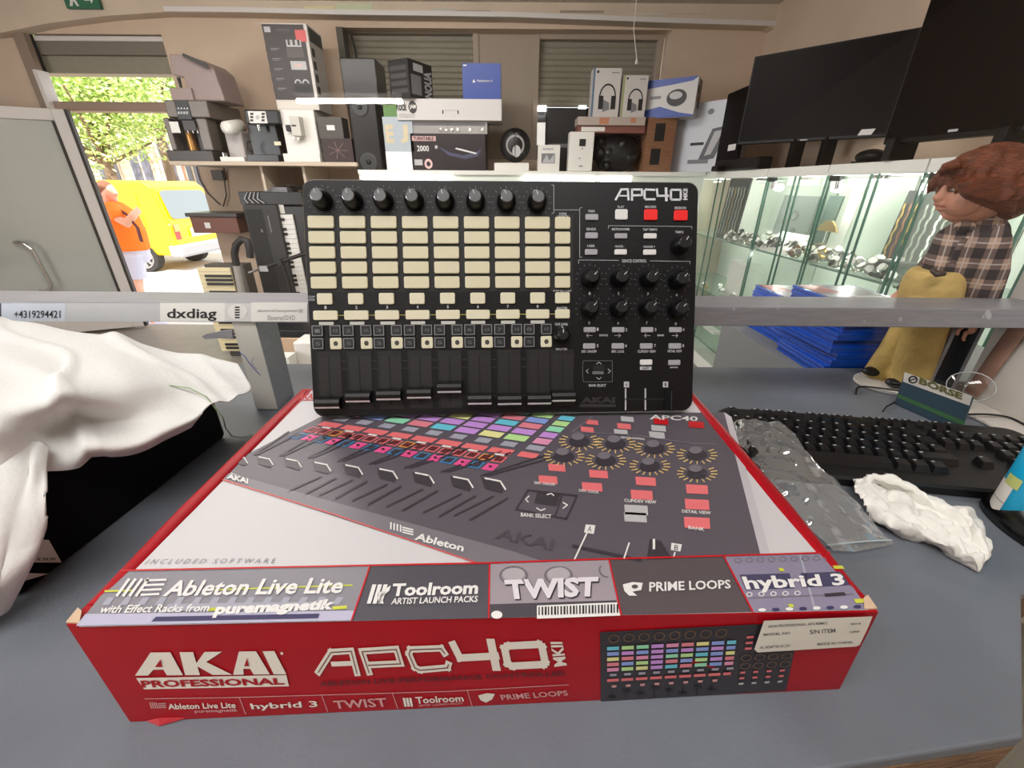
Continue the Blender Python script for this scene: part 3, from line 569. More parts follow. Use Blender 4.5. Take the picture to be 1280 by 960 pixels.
# ================= the pad controller standing on the carton =================
cBL, cBR = oz(391, 522, BH+.0065), oz(865, 514, BH+.0065); cBL.z = cBR.z = BH+.007
LEAN = .35; e1 = (cBR-cBL).normalized(); e1.z = 0; e1.normalize(); e2 = Vector((-e1.y, e1.x, 0)); cu = (e2*sin(LEAN)+Vector((0, 0, cos(LEAN)))).normalized(); cn = -e2*cos(LEAN)+Vector((0, 0, sin(LEAN)))
def Lc(px, py):
    p = opl(px, py, cBL, cn)-cBL; return p.dot(e1), p.dot(cu)
CW = (Lc(865, 514)[0]+Lc(876, 228)[0]-Lc(376, 222)[0])/2; CU0 = Lc(376, 222)[0]/2; CH = (Lc(376, 222)[1]+Lc(876, 228)[1])/2
cw0, cw1 = (Lc(391, 522)[0]+Lc(376, 222)[0])/2, (Lc(865, 514)[0]+Lc(876, 228)[0])/2
CF = Map(lambda u, v: cBL+e1*u+cu*v, cn)
def C3(u, v, d): return CF(u, v)+cn*d
LP = Map(lambda a, b: C3(*Lc(a, b), 0), cn)
ctl = thing('pad_controller', C3((cw0+cw1)/2, 0, -.01), 'black pad controller with cream pads, knobs and faders standing upright on the carton', 'music controller')
CTL = mat('controller_black', (15, 15, 18), .42, noise=.08, nscale=60, spec=.3); CTLS = mat('controller_side', (10, 10, 12), .45, spec=.3); CREAM = mat('cream_pad', (198, 192, 164), .55); CRM2 = mat('cream_pad_light', (204, 199, 174), .55)
BTNG = mat('button_grey', (150, 150, 156), .5); BTNW = mat('button_white', (206, 206, 204), .5); BTNR = mat('button_red', (222, 24, 22), .45); SLOT = mat('slot_black', (8, 8, 9), .6); KNB = mat('knob_black', (9, 9, 10), .35, spec=.35); KTOP = mat('knob_cap', (120, 122, 126), .22, .8); KCAPD = mat('knob_cap_dark', (40, 40, 43), .3, .3)
PRT = mat('panel_print', (176, 178, 182), .5); PRTD = mat('panel_print_dim', (96, 98, 104), .5)
def rrect(u0, v0, u1, v1, r, k=4):
    P = []
    for cx_, cy_, t0 in ((u1-r, v1-r, 0), (u0+r, v1-r, 90), (u0+r, v0+r, 180), (u1-r, v0+r, 270)):
        P += [(cx_+r*cos(radians(t0+90*i/k)), cy_+r*sin(radians(t0+90*i/k))) for i in range(k+1)]
    return P
b = MB(); out = rrect(cw0, 0, cw1, CH, .011); n = len(out)
rings = [(0.0, 1.0, 0.0), (-.003, 1, 0), (None, 1, 0)]
fr_pts = [C3(u+(.0015 if u < .2 else -.0015), v+(.0015 if v < .12 else -.0015), 0) for u, v in out]; md = [C3(u, v, -.0025) for u, v in out]
bk = [C3(u, max(v, (.018)*math.tan(LEAN)*1.0), -(.018+.03*min(1, v/CH))) for u, v in out]
b.add(fr_pts, [list(range(n))], CTL); b.add(fr_pts+md, [(i, (i+1) % n, n+(i+1) % n, n+i) for i in range(n)][::1], CTL); b.add(md+bk, [(i, (i+1) % n, n+(i+1) % n, n+i) for i in range(n)], CTLS); b.add(bk, [list(range(n))[::-1]], CTLS)
b.build('controller_body', ctl)
def btn(name, a0, b0, a1, b1, m, h=.0022, lab=None, dec=None, r=.0012, z=0.0):
    """raised button; pixel rectangle on the panel"""
    p = [Lc(a0, b0), Lc(a1, b0), Lc(a1, b1), Lc(a0, b1)]; u0 = (p[0][0]+p[3][0])/2; u1 = (p[1][0]+p[2][0])/2; v1 = (p[0][1]+p[1][1])/2; v0 = (p[2][1]+p[3][1])/2
    return btnl(name, u0, v0, u1, v1, m, h, lab, dec, z)
def btnl(name, u0, v0, u1, v1, m, h=.0022, lab=None, dec=None, z=0.0):
    q = MB(); r = min(.0015, (v1-v0)*.2); o = rrect(u0, v0, u1, v1, r, 2); i_ = [(u+(.0005 if u < (u0+u1)/2 else -.0005), v+(.0005 if v < (v0+v1)/2 else -.0005)) for u, v in o]; k = len(o)
    A = [C3(u, v, .0001) for u, v in o]; B = [C3(u, v, h-.0004) for u, v in o]; T = [C3(u, v, h) for u, v in i_]
    q.add(A+B+T, [(i, (i+1) % k, k+(i+1) % k, k+i) for i in range(k)]+[(k+i, k+(i+1) % k, 2*k+(i+1) % k, 2*k+i) for i in range(k)]+[list(range(2*k, 3*k))], m)
    if dec: dec(q, Map(lambda a, c: C3(u0+(u1-u0)*a, v0+(v1-v0)*c, h), cn))
    o = q.build(name, ctl)
    if lab: o['label'] = lab
    return o
# regular pad grid in panel coordinates
x1 = Lc(402, 277)[0]; x8 = Lc(671.5, 280)[0]; yr1 = (Lc(402, 277.2)[1]+Lc(671, 280)[1])/2; yr5 = (Lc(405, 352.5)[1]+Lc(671, 354)[1])/2
pu = (x8-x1)/7; pv = (yr1-yr5)/4; xs9 = Lc(703, 280)[0]; pw = pu*.41; phh = pv*.40
rec = MB(); rec_ = lambda u0, v0, u1, v1: rec.drect(CF, u0, v0, u1, v1, SLOT, 1)
rec.dec = .0002; rec_(x1-pw-.003, yr5-phh-.003, xs9+pw*.65+.003, yr1+phh+.003)
for r in range(5):
    for c in range(8): btnl('clip_pad', x1+c*pu-pw, yr1-r*pv-phh, x1+c*pu+pw, yr1-r*pv+phh, CREAM, .0028)
    btnl('scene_pad', xs9-pw*.62, yr1-r*pv-phh, xs9+pw*.62, yr1-r*pv+phh, CREAM, .0028)
ys = (Lc(408, 373)[1]+Lc(671, 373.5)[1])/2; yt = (Lc(408, 393.5)[1]+Lc(671, 393.5)[1])/2
for c in range(8):
    btnl('stop_pad', x1+c*pu-pw*.6, ys-phh*.95, x1+c*pu+pw*.6, ys+phh*.95, CRM2, .0024); btnl('track_pad', x1+c*pu-pw*.96, yt-phh*.8, x1+c*pu+pw*.96, yt+phh*.8, CRM2, .0024)
btnl('stop_pad', xs9-pw*.6, ys-phh*.95, xs9+pw*.6, ys+phh*.95, CRM2, .0024); btnl('track_pad', xs9-pw*.6, yt-phh*.8, xs9+pw*.6, yt+phh*.8, CRM2, .0024)
pr = MB(); pr.dec = .00035
for c in range(8):
    u = x1+c*pu; pr.dtext(CF, str(c+1), [(u-.0011, yt+phh*.8+.0017), (u+.0011, yt+phh*.8+.0017), (u+.0011, yt+phh*.8+.005), (u-.0011, yt+phh*.8+.005)], PRT, 2, .03)
    if c < 8: pr.dline(CF, [(u+pw*.98, yt), (u+pu-pw*(.98 if c < 7 else .6), yt)], .0007, mat('panel_yellow', (176, 170, 80), .5), 1)
    pr.drect(CF, u-.0075, yt-phh*.8-.0052, u+.0075, yt-phh*.8-.0018, mat('panel_legend', (178, 178, 172), .5), 2)
# little square buttons
yq1 = (Lc(400, 412.5)[1]+Lc(671, 412.5)[1])/2; yq2 = (Lc(400, 428.7)[1]+Lc(671, 428)[1])/2; qs = .0060; DKB = mat('dark_button', (24, 24, 27), .45)
def outl(t, frame=True):
    def f(q, M_):
        q.dec = .0002
        q.dring(M_, .5, .5, .64, .64, .13, mat('button_outline', (126, 128, 134), .5), 1, 4, pi/4, 2*pi+pi/4); q.dtr(M_, t, .28, .35, .72, .65, PRTD, 1, .0)
    return f
def recd(q, M_): q.dec = .0002; q.dell(M_, .5, .5, .2, .22, mat('rec_dot', (60, 56, 50), .5), 1, 14)
for c in range(8):
    for k, du in ((0, -.0092), (1, .0092)):
        u = x1+c*pu+du
        btnl('mode_button', u-qs, yq1-qs, u+qs, yq1+qs, DKB, .0018, None, outl(str(c+1) if k == 0 else 'A/B'))
        btnl('record_arm_button' if k else 'mode_button', u-qs, yq2-qs, u+qs, yq2+qs, CRM2 if k else DKB, .0018, None, recd if k else outl('S'))
# faders in recessed slots
yf0, yf1 = (Lc(410, 511)[1]+Lc(671, 509)[1])/2, (Lc(410, 441)[1]+Lc(671, 440)[1])/2
SLT2 = mat('slot_grey', (20, 20, 23), .5); LIN = mat('slot_line', (5, 5, 5), .7)
capy = [502, 495, 493, 491.5, 485, 500, 501, 501, 498]; fsx = [x1+c*pu+.0005 for c in range(8)]+[xs9]
for c in range(9):
    u = fsx[c]; w2 = .0125 if c < 8 else .0125
    rec_(u-w2, yf0, u+w2, yf1+.002); rec.drect(CF, u-w2+.0025, yf0, u+w2, yf1-.003, SLT2, 2); rec.drect(CF, u-.0009, yf0+.004, u+.0009, yf1-.004, LIN, 3); rec.drect(CF, u-w2, yf1-.0035, u+w2, yf1+.002, SLOT, 3)
    if c < 8:
        for yy in (.86, .72, .2): rec.drect(CF, u+w2+.001, yf0+(yf1-yf0)*yy, u+pu-w2-.001, yf0+(yf1-yf0)*yy+.0005, mat('panel_tick', (58, 58, 62), .5), 1)
    v = Lc(500, capy[c])[1]; f = MB(); hw = .0125
    prof = [(-.0065, .0015), (-.0045, .010), (-.001, .0125), (.0012, .0125), (.0045, .0105), (.0068, .0015)]
    A = [C3(u-hw, v+a, d) for a, d in prof]; B = [C3(u+hw, v+a, d) for a, d in prof]; k = len(prof)
    f.add(A+B, [(i, i+1, k+i+1, k+i) for i in range(k-1)]+[list(range(k))[::-1], list(range(k, 2*k))], KNB)
    f.add([C3(u-hw, v-.0048, .0102), C3(u+hw, v-.0048, .0102), C3(u+hw, v-.0028, .0118), C3(u-hw, v-.0028, .0118)], [(0, 1, 2, 3)], mat('fader_line', (226, 226, 226), .4))
    f.box((0, 0, 0), (1, 1, 1), LIN, Matrix(((e1.x*.003, cu.x*.02, cn.x*.002, 0), (e1.y*.003, cu.y*.02, cn.y*.002, 0), (e1.z*.003, cu.z*.02, cn.z*.002, 0), (0, 0, 0, 1))).__class__(((e1.x*.003, cu.x*.016, cn.x*.0025, C3(u-.0015, v-.008, .0004).x), (e1.y*.003, cu.y*.016, cn.y*.0025, C3(u-.0015, v-.008, .0004).y), (e1.z*.003, cu.z*.016, cn.z*.0025, C3(u-.0015, v-.008, .0004).z), (0, 0, 0, 1))))
    f.build('fader_cap', ctl)
rec.build('recess', ctl)
# knobs
def knob(u, v, r, h, top, t0, name='knob', ring=True, rng=13):
    k = MB(); c0, c1, c2, c3 = C3(u, v, .0001), C3(u, v, h*.35), C3(u, v, h*.94), C3(u, v, h)
    k.rings([(c0, r*1.02), (c1, r), (c2, r*.72), (c3, r*.64)], KNB, 18, True); k.rings([(c3, r*.62), (C3(u, v, h+.0004), r*.56)], top, 18, False)
    d = radians(t0); p = lambda a, z: C3(u+cos(d)*r*a, v+sin(d)*r*a, z)
    k.tube([p(.2, h+.0003), p(.6, h), p(.8, h*.7), p(1.03, h*.3)], .0006, PRT, 5)
    k.build(name, ctl)
    if ring:
        for i in range(rng):
            t = radians(-50+280*i/(rng-1)); pr.dline(CF, [(u+r*1.42*cos(t), v+r*1.42*sin(t)), (u+r*1.54*cos(t), v+r*1.54*sin(t))], .0006, PRTD, 1)
kv = (Lc(404, 251.6)[1]+Lc(671, 254)[1])/2+.001
for c in range(8): knob(Lc(403.7+c*38.2, 252)[0], kv, .0098, .017, KTOP, 110)
for (a, bb, r) in ((1045-0, 440, 1),): knob(*Lc(620+1047*.21875, 210+440*.21875), .0098, .015, KCAPD, 60, 'knob', False)
for row in (((535, 630), (700, 630), (868, 632), (1033, 640)), ((532, 800), (698, 800), (862, 800), (1028, 805))):
    for i, (a, bb) in enumerate(row):
        u, v = Lc(620+a*.21875, 210+bb*.21875); knob(u, v, .0096, .016, KCAPD, 45)
        pr.dtext(CF, str(i+1 if bb < 700 else i+5), [(u-.001, v-.0175), (u+.001, v-.0175), (u+.001, v-.0145), (u-.001, v-.0145)], PRT, 2, .02)
knob(*Lc(620+372*.21875, 370+222*.21875), .0088, .015, KCAPD, 90, 'knob', False)
# right-hand buttons, pixel positions read off the panel
def Z2(a, bb): return 620+a*.21875, 210+bb*.21875
def Z4(a, bb): return 620+a*.21875, 370+bb*.21875
for (a0, b0, a1, b1, m) in ((510, 265, 583, 300, BTNG), (510, 370, 580, 405, BTNG), (507, 465, 578, 498, BTNG), (680, 238, 750, 297, BTNW), (845, 238, 920, 300, BTNR), (1015, 243, 1092, 302, BTNR), (677, 375, 748, 405, BTNG), (843, 375, 915, 405, BTNW), (676, 466, 745, 497, BTNW), (840, 467, 912, 498, BTNW)):
    btn('transport_button' if b1-b0 > 50 else 'function_button', *Z2(a0, b0), *Z2(a1, b1), m, .002, 'red button' if m is BTNR else None)
for (a0, b0, a1, b1, m) in ((500, 178, 568, 208, BTNG), (662, 178, 732, 208, BTNG), (828, 178, 896, 208, BTNG), (988, 178, 1058, 208, BTNG), (497, 270, 566, 302, BTNG), (660, 270, 730, 302, BTNG), (822, 270, 892, 302, BTNG), (985, 270, 1055, 302, BTNG), (822, 363, 890, 394, BTNW), (983, 365, 1050, 395, BTNG)):
    btn('function_button', *Z4(a0, b0), *Z4(a1, b1), m, .002)
T2 = lambda t, a0, b0, a1, b1, m=PRT, bo=.02: pr.dtr(LP, t, *Z2(a0, b0), *Z2(a1, b1), m, 2, bo)
T4 = lambda t, a0, b0, a1, b1, m=PRT, bo=.02: pr.dtr(LP, t, *Z4(a0, b0), *Z4(a1, b1), m, 2, bo)
for t, a0, a1, b0, b1 in (('PAN', 528, 562, 255, 240), ('SENDS', 516, 570, 358, 343), ('USER', 520, 564, 453, 439), ('PLAY', 694, 732, 230, 216), ('RECORD', 850, 914, 230, 216), ('SESSION', 1018, 1084, 236, 222), ('METRONOME', 662, 762, 358, 344), ('TAP TEMPO', 838, 920, 360, 346), ('NUDGE -', 680, 732, 455, 442), ('NUDGE +', 842, 908, 457, 444), ('TEMPO', 1022, 1070, 374, 360), ('DEVICE CONTROL', 720, 860, 541, 523), ('SCENE', 360, 402, 268, 256), ('LAUNCH', 352, 412, 284, 270), ('STOP ALL CLIPS', 326, 430, 708, 698), ('MASTER', 346, 408, 808, 794), ('CUE LEVEL', 336, 412, 900, 886)): T2(t, a0, b0, a1, b1)
for t, a0, a1, b0, b1 in (('DEVICE', 590, 638, 230, 219), ('BANK', 922, 960, 230, 219), ('DEV. ON/OFF', 488, 574, 324, 309), ('DEV. LOCK', 660, 732, 324, 309), ('CLIP/DEV VIEW', 808, 912, 324, 309), ('DETAIL VIEW', 980, 1060, 322, 308), ('BANK SELECT', 530, 628, 518, 503), ('MASTER', 342, 408, 310, 297), ('BANK', 994, 1040, 412, 403)): T4(t, a0, b0, a1, b1)
for i, (a, y) in enumerate([(580, 190), (744, 192), (910, 192), (1070, 192), (580, 284), (742, 284), (907, 284), (1068, 284)]): T4(str(i+1), a-5, y+9, a+5, y-9)
for x in (532, 862): pr.dline(LP, [Z4(x+17, 226), Z4(x-15, 226)], .6, PRT, 2); pr.dline(LP, [Z4(x-5, 216), Z4(x-16, 226), Z4(x-5, 236)], .6, PRT, 2)
for x in (695, 1022): pr.dline(LP, [Z4(x-17, 226), Z4(x+15, 226)], .6, PRT, 2); pr.dline(LP, [Z4(x+5, 216), Z4(x+16, 226), Z4(x+5, 236)], .6, PRT, 2)
pr.drect(LP, *Z4(822, 403), *Z4(888, 422), PRT, 1); T4('SHIFT', 836, 418, 874, 407, CTL)
WL = PRT
for pts in ([(318, 98), (330, 98), (330, 258), (318, 260)], [(330, 240), (478, 240)], [(492, 226), (478, 230), (478, 510), (490, 510)], [(642, 345), (642, 330), (1118, 335), (1118, 348)], [(472, 545), (472, 526), (700, 528)], [(880, 531), (1108, 534), (1108, 549)]): pr.dline(LP, [Z2(*p) for p in pts], .55, PRT, 1)
pr.dline(LP, [Z4(*p) for p in ((500, 370), (664, 370), (664, 490), (500, 490), (495, 470), (495, 385), (500, 370))], .6, PRTD, 1)
for pts in (((574, 388), (587, 378), (600, 388)), ((574, 465), (587, 476), (600, 465)), ((526, 418), (514, 429), (526, 440)), ((640, 418), (654, 429), (640, 440))): pr.dline(LP, [Z4(*p) for p in pts], .7, PRT, 2)
pr.drect(LP, *Z4(556, 395), *Z4(620, 428), SLOT, 1); pr.drect(LP, *Z4(550, 430), *Z4(614, 447), PRTD, 2)
for t, x in (('A', 745), ('B', 968)): pr.drect(LP, *Z4(x-15, 489), *Z4(x+15, 522), PRT, 1); T4(t, x-6, 514, x+6, 497, CTL)
for x in (740, 853): pr.dline(LP, [Z4(x, 532), Z4(x, 583)], 1.9, PRT, 1); pr.dline(LP, [Z4(x, 596), Z4(x, 648)], 1.9, PRT, 1)
pr.dline(LP, [Z4(1003, 550), Z4(1003, 574)], 1.9, PRT, 1); pr.dline(LP, [Z4(1000, 630), Z4(1000, 648)], 1.9, PRT, 1); pr.dline(LP, [Z4(735, 589), Z4(1000, 589)], 2.2, SLOT, 1)
EMB = mat('embossed_black', (44, 44, 47), .4)
T4('AKAI', 484, 612, 680, 577, EMB, .06); pr.drect(LP, *Z4(478, 617), *Z4(684, 635), EMB, 1)
for q in (([(120, 745), (156, 745)]), ): pass
pr.dtr(LP, 'CLIP', 386, 372.3, 394, 369.8, PRT, 2, .02); pr.dtr(LP, 'STOP', 386, 376.3, 394, 373.6, PRT, 2, .02)
# APC40 wordmark
LG = mat('logo_silver', (206, 208, 214), .35)
S2 = lambda pts, w=2.6: pr.dline(LP, [Z2(*p) for p in pts], w, LG, 2)
S2([(684, 180), (715, 124), (752, 122), (756, 180)]); S2([(708, 160), (750, 160)], 1.8)
S2([(776, 182), (776, 124), (832, 124), (834, 156), (780, 158)]); S2([(902, 126), (856, 124), (848, 132), (848, 172), (856, 180), (904, 180)]); S2([(918, 124), (922, 160), (982, 160)]); S2([(970, 120), (972, 184)], 3.2)
S2([(1004, 126), (1050, 126), (1054, 132), (1054, 176), (1048, 182), (1004, 182), (998, 176), (998, 132), (1004, 126)])
pr.dtext(LP, 'MKII', [Z2(1093, 184), Z2(1093, 120), Z2(1068, 120), Z2(1068, 184)], LG, 2, .03)
wid(pr.build('panel_print', ctl), 'white panel lettering, scale marks and wordmark')
# crossfader cap
x0, y0 = Lc(*Z4(985, 650)); xf = MB(); u, v = Lc(*Z4(985, 592))
xf.add([C3(u-.005, v-.012, .001), C3(u+.005, v-.012, .001), C3(u+.005, v+.012, .001), C3(u-.005, v+.012, .001), C3(u-.0015, v-.011, .012), C3(u+.0015, v-.011, .012), C3(u+.0015, v+.011, .012), C3(u-.0015, v+.011, .012)], [(3, 2, 1, 0), (4, 5, 6, 7), (0, 1, 5, 4), (1, 2, 6, 5), (2, 3, 7, 6), (3, 0, 4, 7)], KNB)
xf.build('crossfader_cap', ctl, bev=.0006)
# ================= things on the counter =================
from mathutils import noise as mnoise
def cr(p0, p1, p2, p3, t): return .5*((2*p1)+(p2-p0)*t+(2*p0-5*p1+4*p2-p3)*t*t+(3*p1-p0-3*p2+p3)*t**3)
def surf(net, nu, nv):
    R_, C_ = len(net), len(net[0]); out = []
    g = lambda r, c: net[min(max(r, 0), R_-1)][min(max(c, 0), C_-1)]
    for j in range(nv+1):
        v = j/nv*(R_-1); r = min(int(v), R_-2); tv = v-r; row = []
        for i in range(nu+1):
            u = i/nu*(C_-1); c = min(int(u), C_-2); tu = u-c
            q = [cr(*[g(r+k, c+m) for m in (-1, 0, 1, 2)], tu) for k in (-1, 0, 1, 2)]; row.append(cr(*q, tv))
        out.append(row)
    return out
def sheet(mb, net, nu, nv, m, disp):
    S = surf(net, nu, nv); vs = []
    for j in range(nv+1):
        for i in range(nu+1):
            p = S[j][i].copy(); p += disp(p, i/nu, j/nv); p.z = max(p.z, .0012); vs.append(p)
    mb.add(vs, [(j*(nu+1)+i, j*(nu+1)+i+1, (j+1)*(nu+1)+i+1, (j+1)*(nu+1)+i) for j in range(nv) for i in range(nu)], m, True); return mb
# black padded case under the cloth
VEL = mat('black_case', (7, 7, 8), .8, spec=.15)
A_, B_ = oz(284, 545, 0), oz(26, 748, 0); hh = .092; lf = Vector((-.5, 0, 0)); up1 = Vector((0, 0, hh))
case = thing('equipment_case', (A_+B_)/2+lf/2, 'black equipment case under the white cloth at the left of the counter', 'case')
MB().hexa([B_+lf, B_, A_, A_+lf], [B_+lf+up1, B_+up1, A_+up1, A_+lf+up1], VEL).build('case_body', case, bev=.006)
CN = (A_-B_).cross(Vector((0, 0, 1))).normalized(); CP = Map(lambda a, b: opl(a, b, B_, CN), CN)
pt = MB(); pt.dec = .0009; pt.dpoly(CP, [(20, 703), (76, 703), (60, 675), (26, 672)], STK, 1); pt.dtext(CP, '€ 39,99', [(44, 701), (68, 701), (66, 697), (44, 697)], INK, 2, .02); pt.dpoly(CP, [(16, 730), (60, 717), (22, 716)], STK, 1)
wid(pt.build('price_tag', case), 'white price tag with small printed price')
# white cloth thrown over it
CLO = mat('white_cloth', (226, 226, 224), .85, bump=.12, bscale=240)
def Z(rows): return [[(oz(a, b, c) if c < 5 else oy(a, b, c-10)) for a, b, c in r] for r in rows]
net = Z([[(-80, 440, 10.575), (10, 440, 10.57), (80, 448, 10.57), (150, 452, 10.565), (225, 460, 10.56), (292, 470, 10.545)],
         [(-80, 399, 10.545), (15, 402, 10.54), (78, 414, 10.535), (150, 424, 10.53), (228, 441, 10.52), (297, 456, 10.5)],
         [(-80, 425, .152), (5, 425, .155), (80, 436, .145), (150, 440, .14), (235, 455, .12), (309, 474, .10)],
         [(-80, 470, .152), (0, 465, .152), (75, 470, .15), (150, 468, .145), (235, 478, .118), (313, 486, .096)],
         [(-80, 505, .15), (-5, 500, .155), (70, 500, .155), (140, 500, .135), (215, 500, .112), (303, 495, .094)],
         [(-80, 545, .14), (-5, 538, .145), (65, 530, .12), (130, 528, .11), (205, 522, .105), (280, 507, .095)],
         [(-80, 580, .125), (-5, 572, .125), (60, 566, .106), (115, 562, .104), (180, 549, .1), (250, 520, .097)],
         [(-80, 600, .115), (-8, 596, .112), (58, 588, .094), (108, 579, .09), (165, 564, .086), (238, 532, .085)]])
def folds(p, u, v):
    q = Vector((p.x*1.0+p.y*1.6, p.x*1.5-p.y*.9, 0)); a = mnoise.noise(Vector((q.x*9, q.y*2.2, 1.3))); b = mnoise.noise(Vector((p.x*26, p.y*20, 4)))
    return Vector((0, 0, (1-abs(a)*2.4)*.006-.003+b*.0016+max(0, .12-abs(mnoise.noise(Vector((q.x*6, q.y*3, 8)))))*.05))
cl = MB(); sheet(cl, net, 80, 70, CLO, folds)
net2 = Z([[(-110, 520, .15), (-50, 525, .14), (0, 535, .132), (40, 548, .122), (62, 560, .112)],
          [(-110, 575, .135), (-50, 580, .125), (0, 590, .116), (38, 592, .109), (60, 590, .102)],
          [(-110, 640, .11), (-60, 645, .1), (-10, 645, .093), (30, 635, .092), (55, 622, .096)],
          [(-110, 700, .07), (-60, 705, .065), (-15, 705, .063), (22, 690, .065), (49, 655, .078)],
          [(-110, 750, .035), (-70, 760, .03), (-25, 755, .035), (10, 735, .042), (33, 700, .055)],
          [(-110, 800, .005), (-75, 800, .005), (-40, 795, .005), (-10, 780, .008), (8, 752, .018)]])
sheet(cl, net2, 40, 60, CLO, lambda p, u, v: Vector((mnoise.noise(Vector((u*5, v*1.5, 2)))*.008*v, mnoise.noise(Vector((u*6, v*2, 7)))*.006, mnoise.noise(Vector((u*6, v*3, 0)))*.007)))
ob = tag(cl.build('cloth'), 'crumpled white cloth thrown over the black case at the left', 'cloth')
so = ob.modifiers.new('solid', 'SOLIDIFY'); so.thickness = .0012
# green thread
th_ = [(150, 509, .107), (185, 499, .112), (215, 494, .112), (240, 497, .108), (262, 508, .1), (272, 522, .085), (276, 535, .05), (284, 545, .012), (297, 547, .002), (310, 543, .002)]
tag(MB().tube([oz(*p)+Vector((0, 0, .012)) for p in th_[:5]]+[oz(*p)+Vector((.006, 0, 0)) for p in th_[5:]], .0007, mat('green_thread', (150, 176, 130), .7), 6).build('thread'), 'thin pale green thread trailing off the white cloth', 'thread')
# clamp and wire on the rail post
cmp_ = MB(); Yc = RY0+.001
cm1 = [oy(a, b, Yc) for a, b in ((290, 412), (275, 414), (256, 418), (252, 421), (256, 424), (275, 423), (291, 424))]
cmp_.ext(cm1, (0, .004, 0), ALU); wid(cmp_.build('clamp', rt, bev=.0006), 'flat metal clamp sticking out left of the post')
wr = [oy(a, b, Yc+.004) for a, b in ((299, 440), (306, 445), (313, 455), (320, 463), (326, 469))]; w2 = [oy(a, b, Yc+.004) for a, b in ((318, 446), (315, 451), (316, 456), (322, 462))]
wid(MB().tube(wr, .0009, BLUE, 6).tube(w2, .0006, BLUE, 6).build('wire', rt), 'thin blue wire')
# ---------- keyboard ----------
K0 = oz(893, 509, .02); K1 = oz(1268, 536, .02); kx = (K1-K0); kx.z = 0; KWD = kx.length; kx.normalize(); ky = Vector((kx.y, -kx.x, 0))
kf = oz(1150, 606, .012); KD = (kf-K0).dot(ky)
kb = thing('computer_keyboard', K0+kx*KWD/2+ky*KD/2-Vector((0, 0, .02)), 'black full size computer keyboard on the counter at the right', 'keyboard')
KM = mat('keyboard_black', (20, 20, 21), .4); KKM = mat('keycap_black', (26, 26, 28), .28); KGLINT = mat('key_glint', (196, 198, 202), .4)
def kp(u, v, z): return Vector((K0.x, K0.y, 0))+kx*u+ky*v+Vector((0, 0, z))
o = rrect(0, 0, KWD, KD, .018, 4); kbm = MB(); n_ = len(o)
zt_ = lambda v: .022-.009*max(0, min(1, v/KD))
kbm.add([kp(u, v, .001) for u, v in o]+[kp(u, v, zt_(v)-.003) for u, v in o]+[kp(u+(.003 if u < KWD/2 else -.003), v+(.003 if v < KD/2 else -.003), zt_(v)) for u, v in o],
        [(i, (i+1) % n_, n_+(i+1) % n_, n_+i) for i in range(n_)]+[(n_+i, n_+(i+1) % n_, 2*n_+(i+1) % n_, 2*n_+i) for i in range(n_)]+[list(range(2*n_, 3*n_)), list(range(n_))[::-1]], KM)
kbm.build('keyboard_body', kb)
U = (KWD-.024)/22.6; rows_ = []
def krow(y, ks): rows_.append((y, ks))
krow(0, [(0, 1)]+[(2+i+.5*(i//4), 1) for i in range(12)]+[(15.3+i, 1) for i in range(3)])
krow(1.25, [(i, 1) for i in range(13)]+[(13, 2)]+[(15.3+i, 1) for i in range(3)]+[(18.6+i, 1) for i in range(4)])
krow(2.25, [(0, 1.5)]+[(1.5+i, 1) for i in range(12)]+[(13.5, 1.5)]+[(15.3+i, 1) for i in range(3)]+[(18.6+i, 1) for i in range(4)])
krow(3.25, [(0, 1.8)]+[(1.8+i, 1) for i in range(12)]+[(13.8, 1.2)]+[(18.6+i, 1) for i in range(3)])
krow(4.25, [(0, 1.3)]+[(1.3+i, 1) for i in range(11)]+[(12.3, 2.7)]+[(16.3, 1)]+[(18.6+i, 1) for i in range(4)])
krow(5.25, [(0, 1.3), (1.4, 1.1), (2.6, 1.2), (3.8, 6.2), (10, 1.2), (11.2, 1.2), (12.4, 1.2), (13.6, 1.4)]+[(15.3+i, 1) for i in range(3)]+[(18.6, 2), (20.6, 1)])
VR = (KD-.03)/6.35; nk = 0
for y, ks in rows_:
    for x, wd in ks:
        if nk >= 100: continue
        nk += 1; u0 = .012+x*U; u1 = u0+wd*U-.0022; v0 = .011+y*VR; v1 = v0+VR*.9; zb = zt_((v0+v1)/2); q = MB()
        q.add([kp(u0, v0, zb-.002), kp(u1, v0, zb-.002), kp(u1, v1, zb-.002), kp(u0, v1, zb-.002), kp(u0+.0022, v0+.001, zb+.008), kp(u1-.0022, v0+.001, zb+.008), kp(u1-.0022, v1-.0045, zb+.0068), kp(u0+.0022, v1-.0045, zb+.0068)],
              [(4, 5, 6, 7), (0, 1, 5, 4), (1, 2, 6, 5), (2, 3, 7, 6), (3, 0, 4, 7)], KKM)
        if wd < 3:
            a, c = u0+.0034, v0+.0022; zz = zb+.0084
            q.poly([kp(a, c, zz), kp(a+.0036, c, zz), kp(a+.0036, c+.0016, zz-.0002), kp(a, c+.0016, zz-.0002)], KGLINT)  # pale mark painted as a glint on the keycap
        q.build('key', kb)
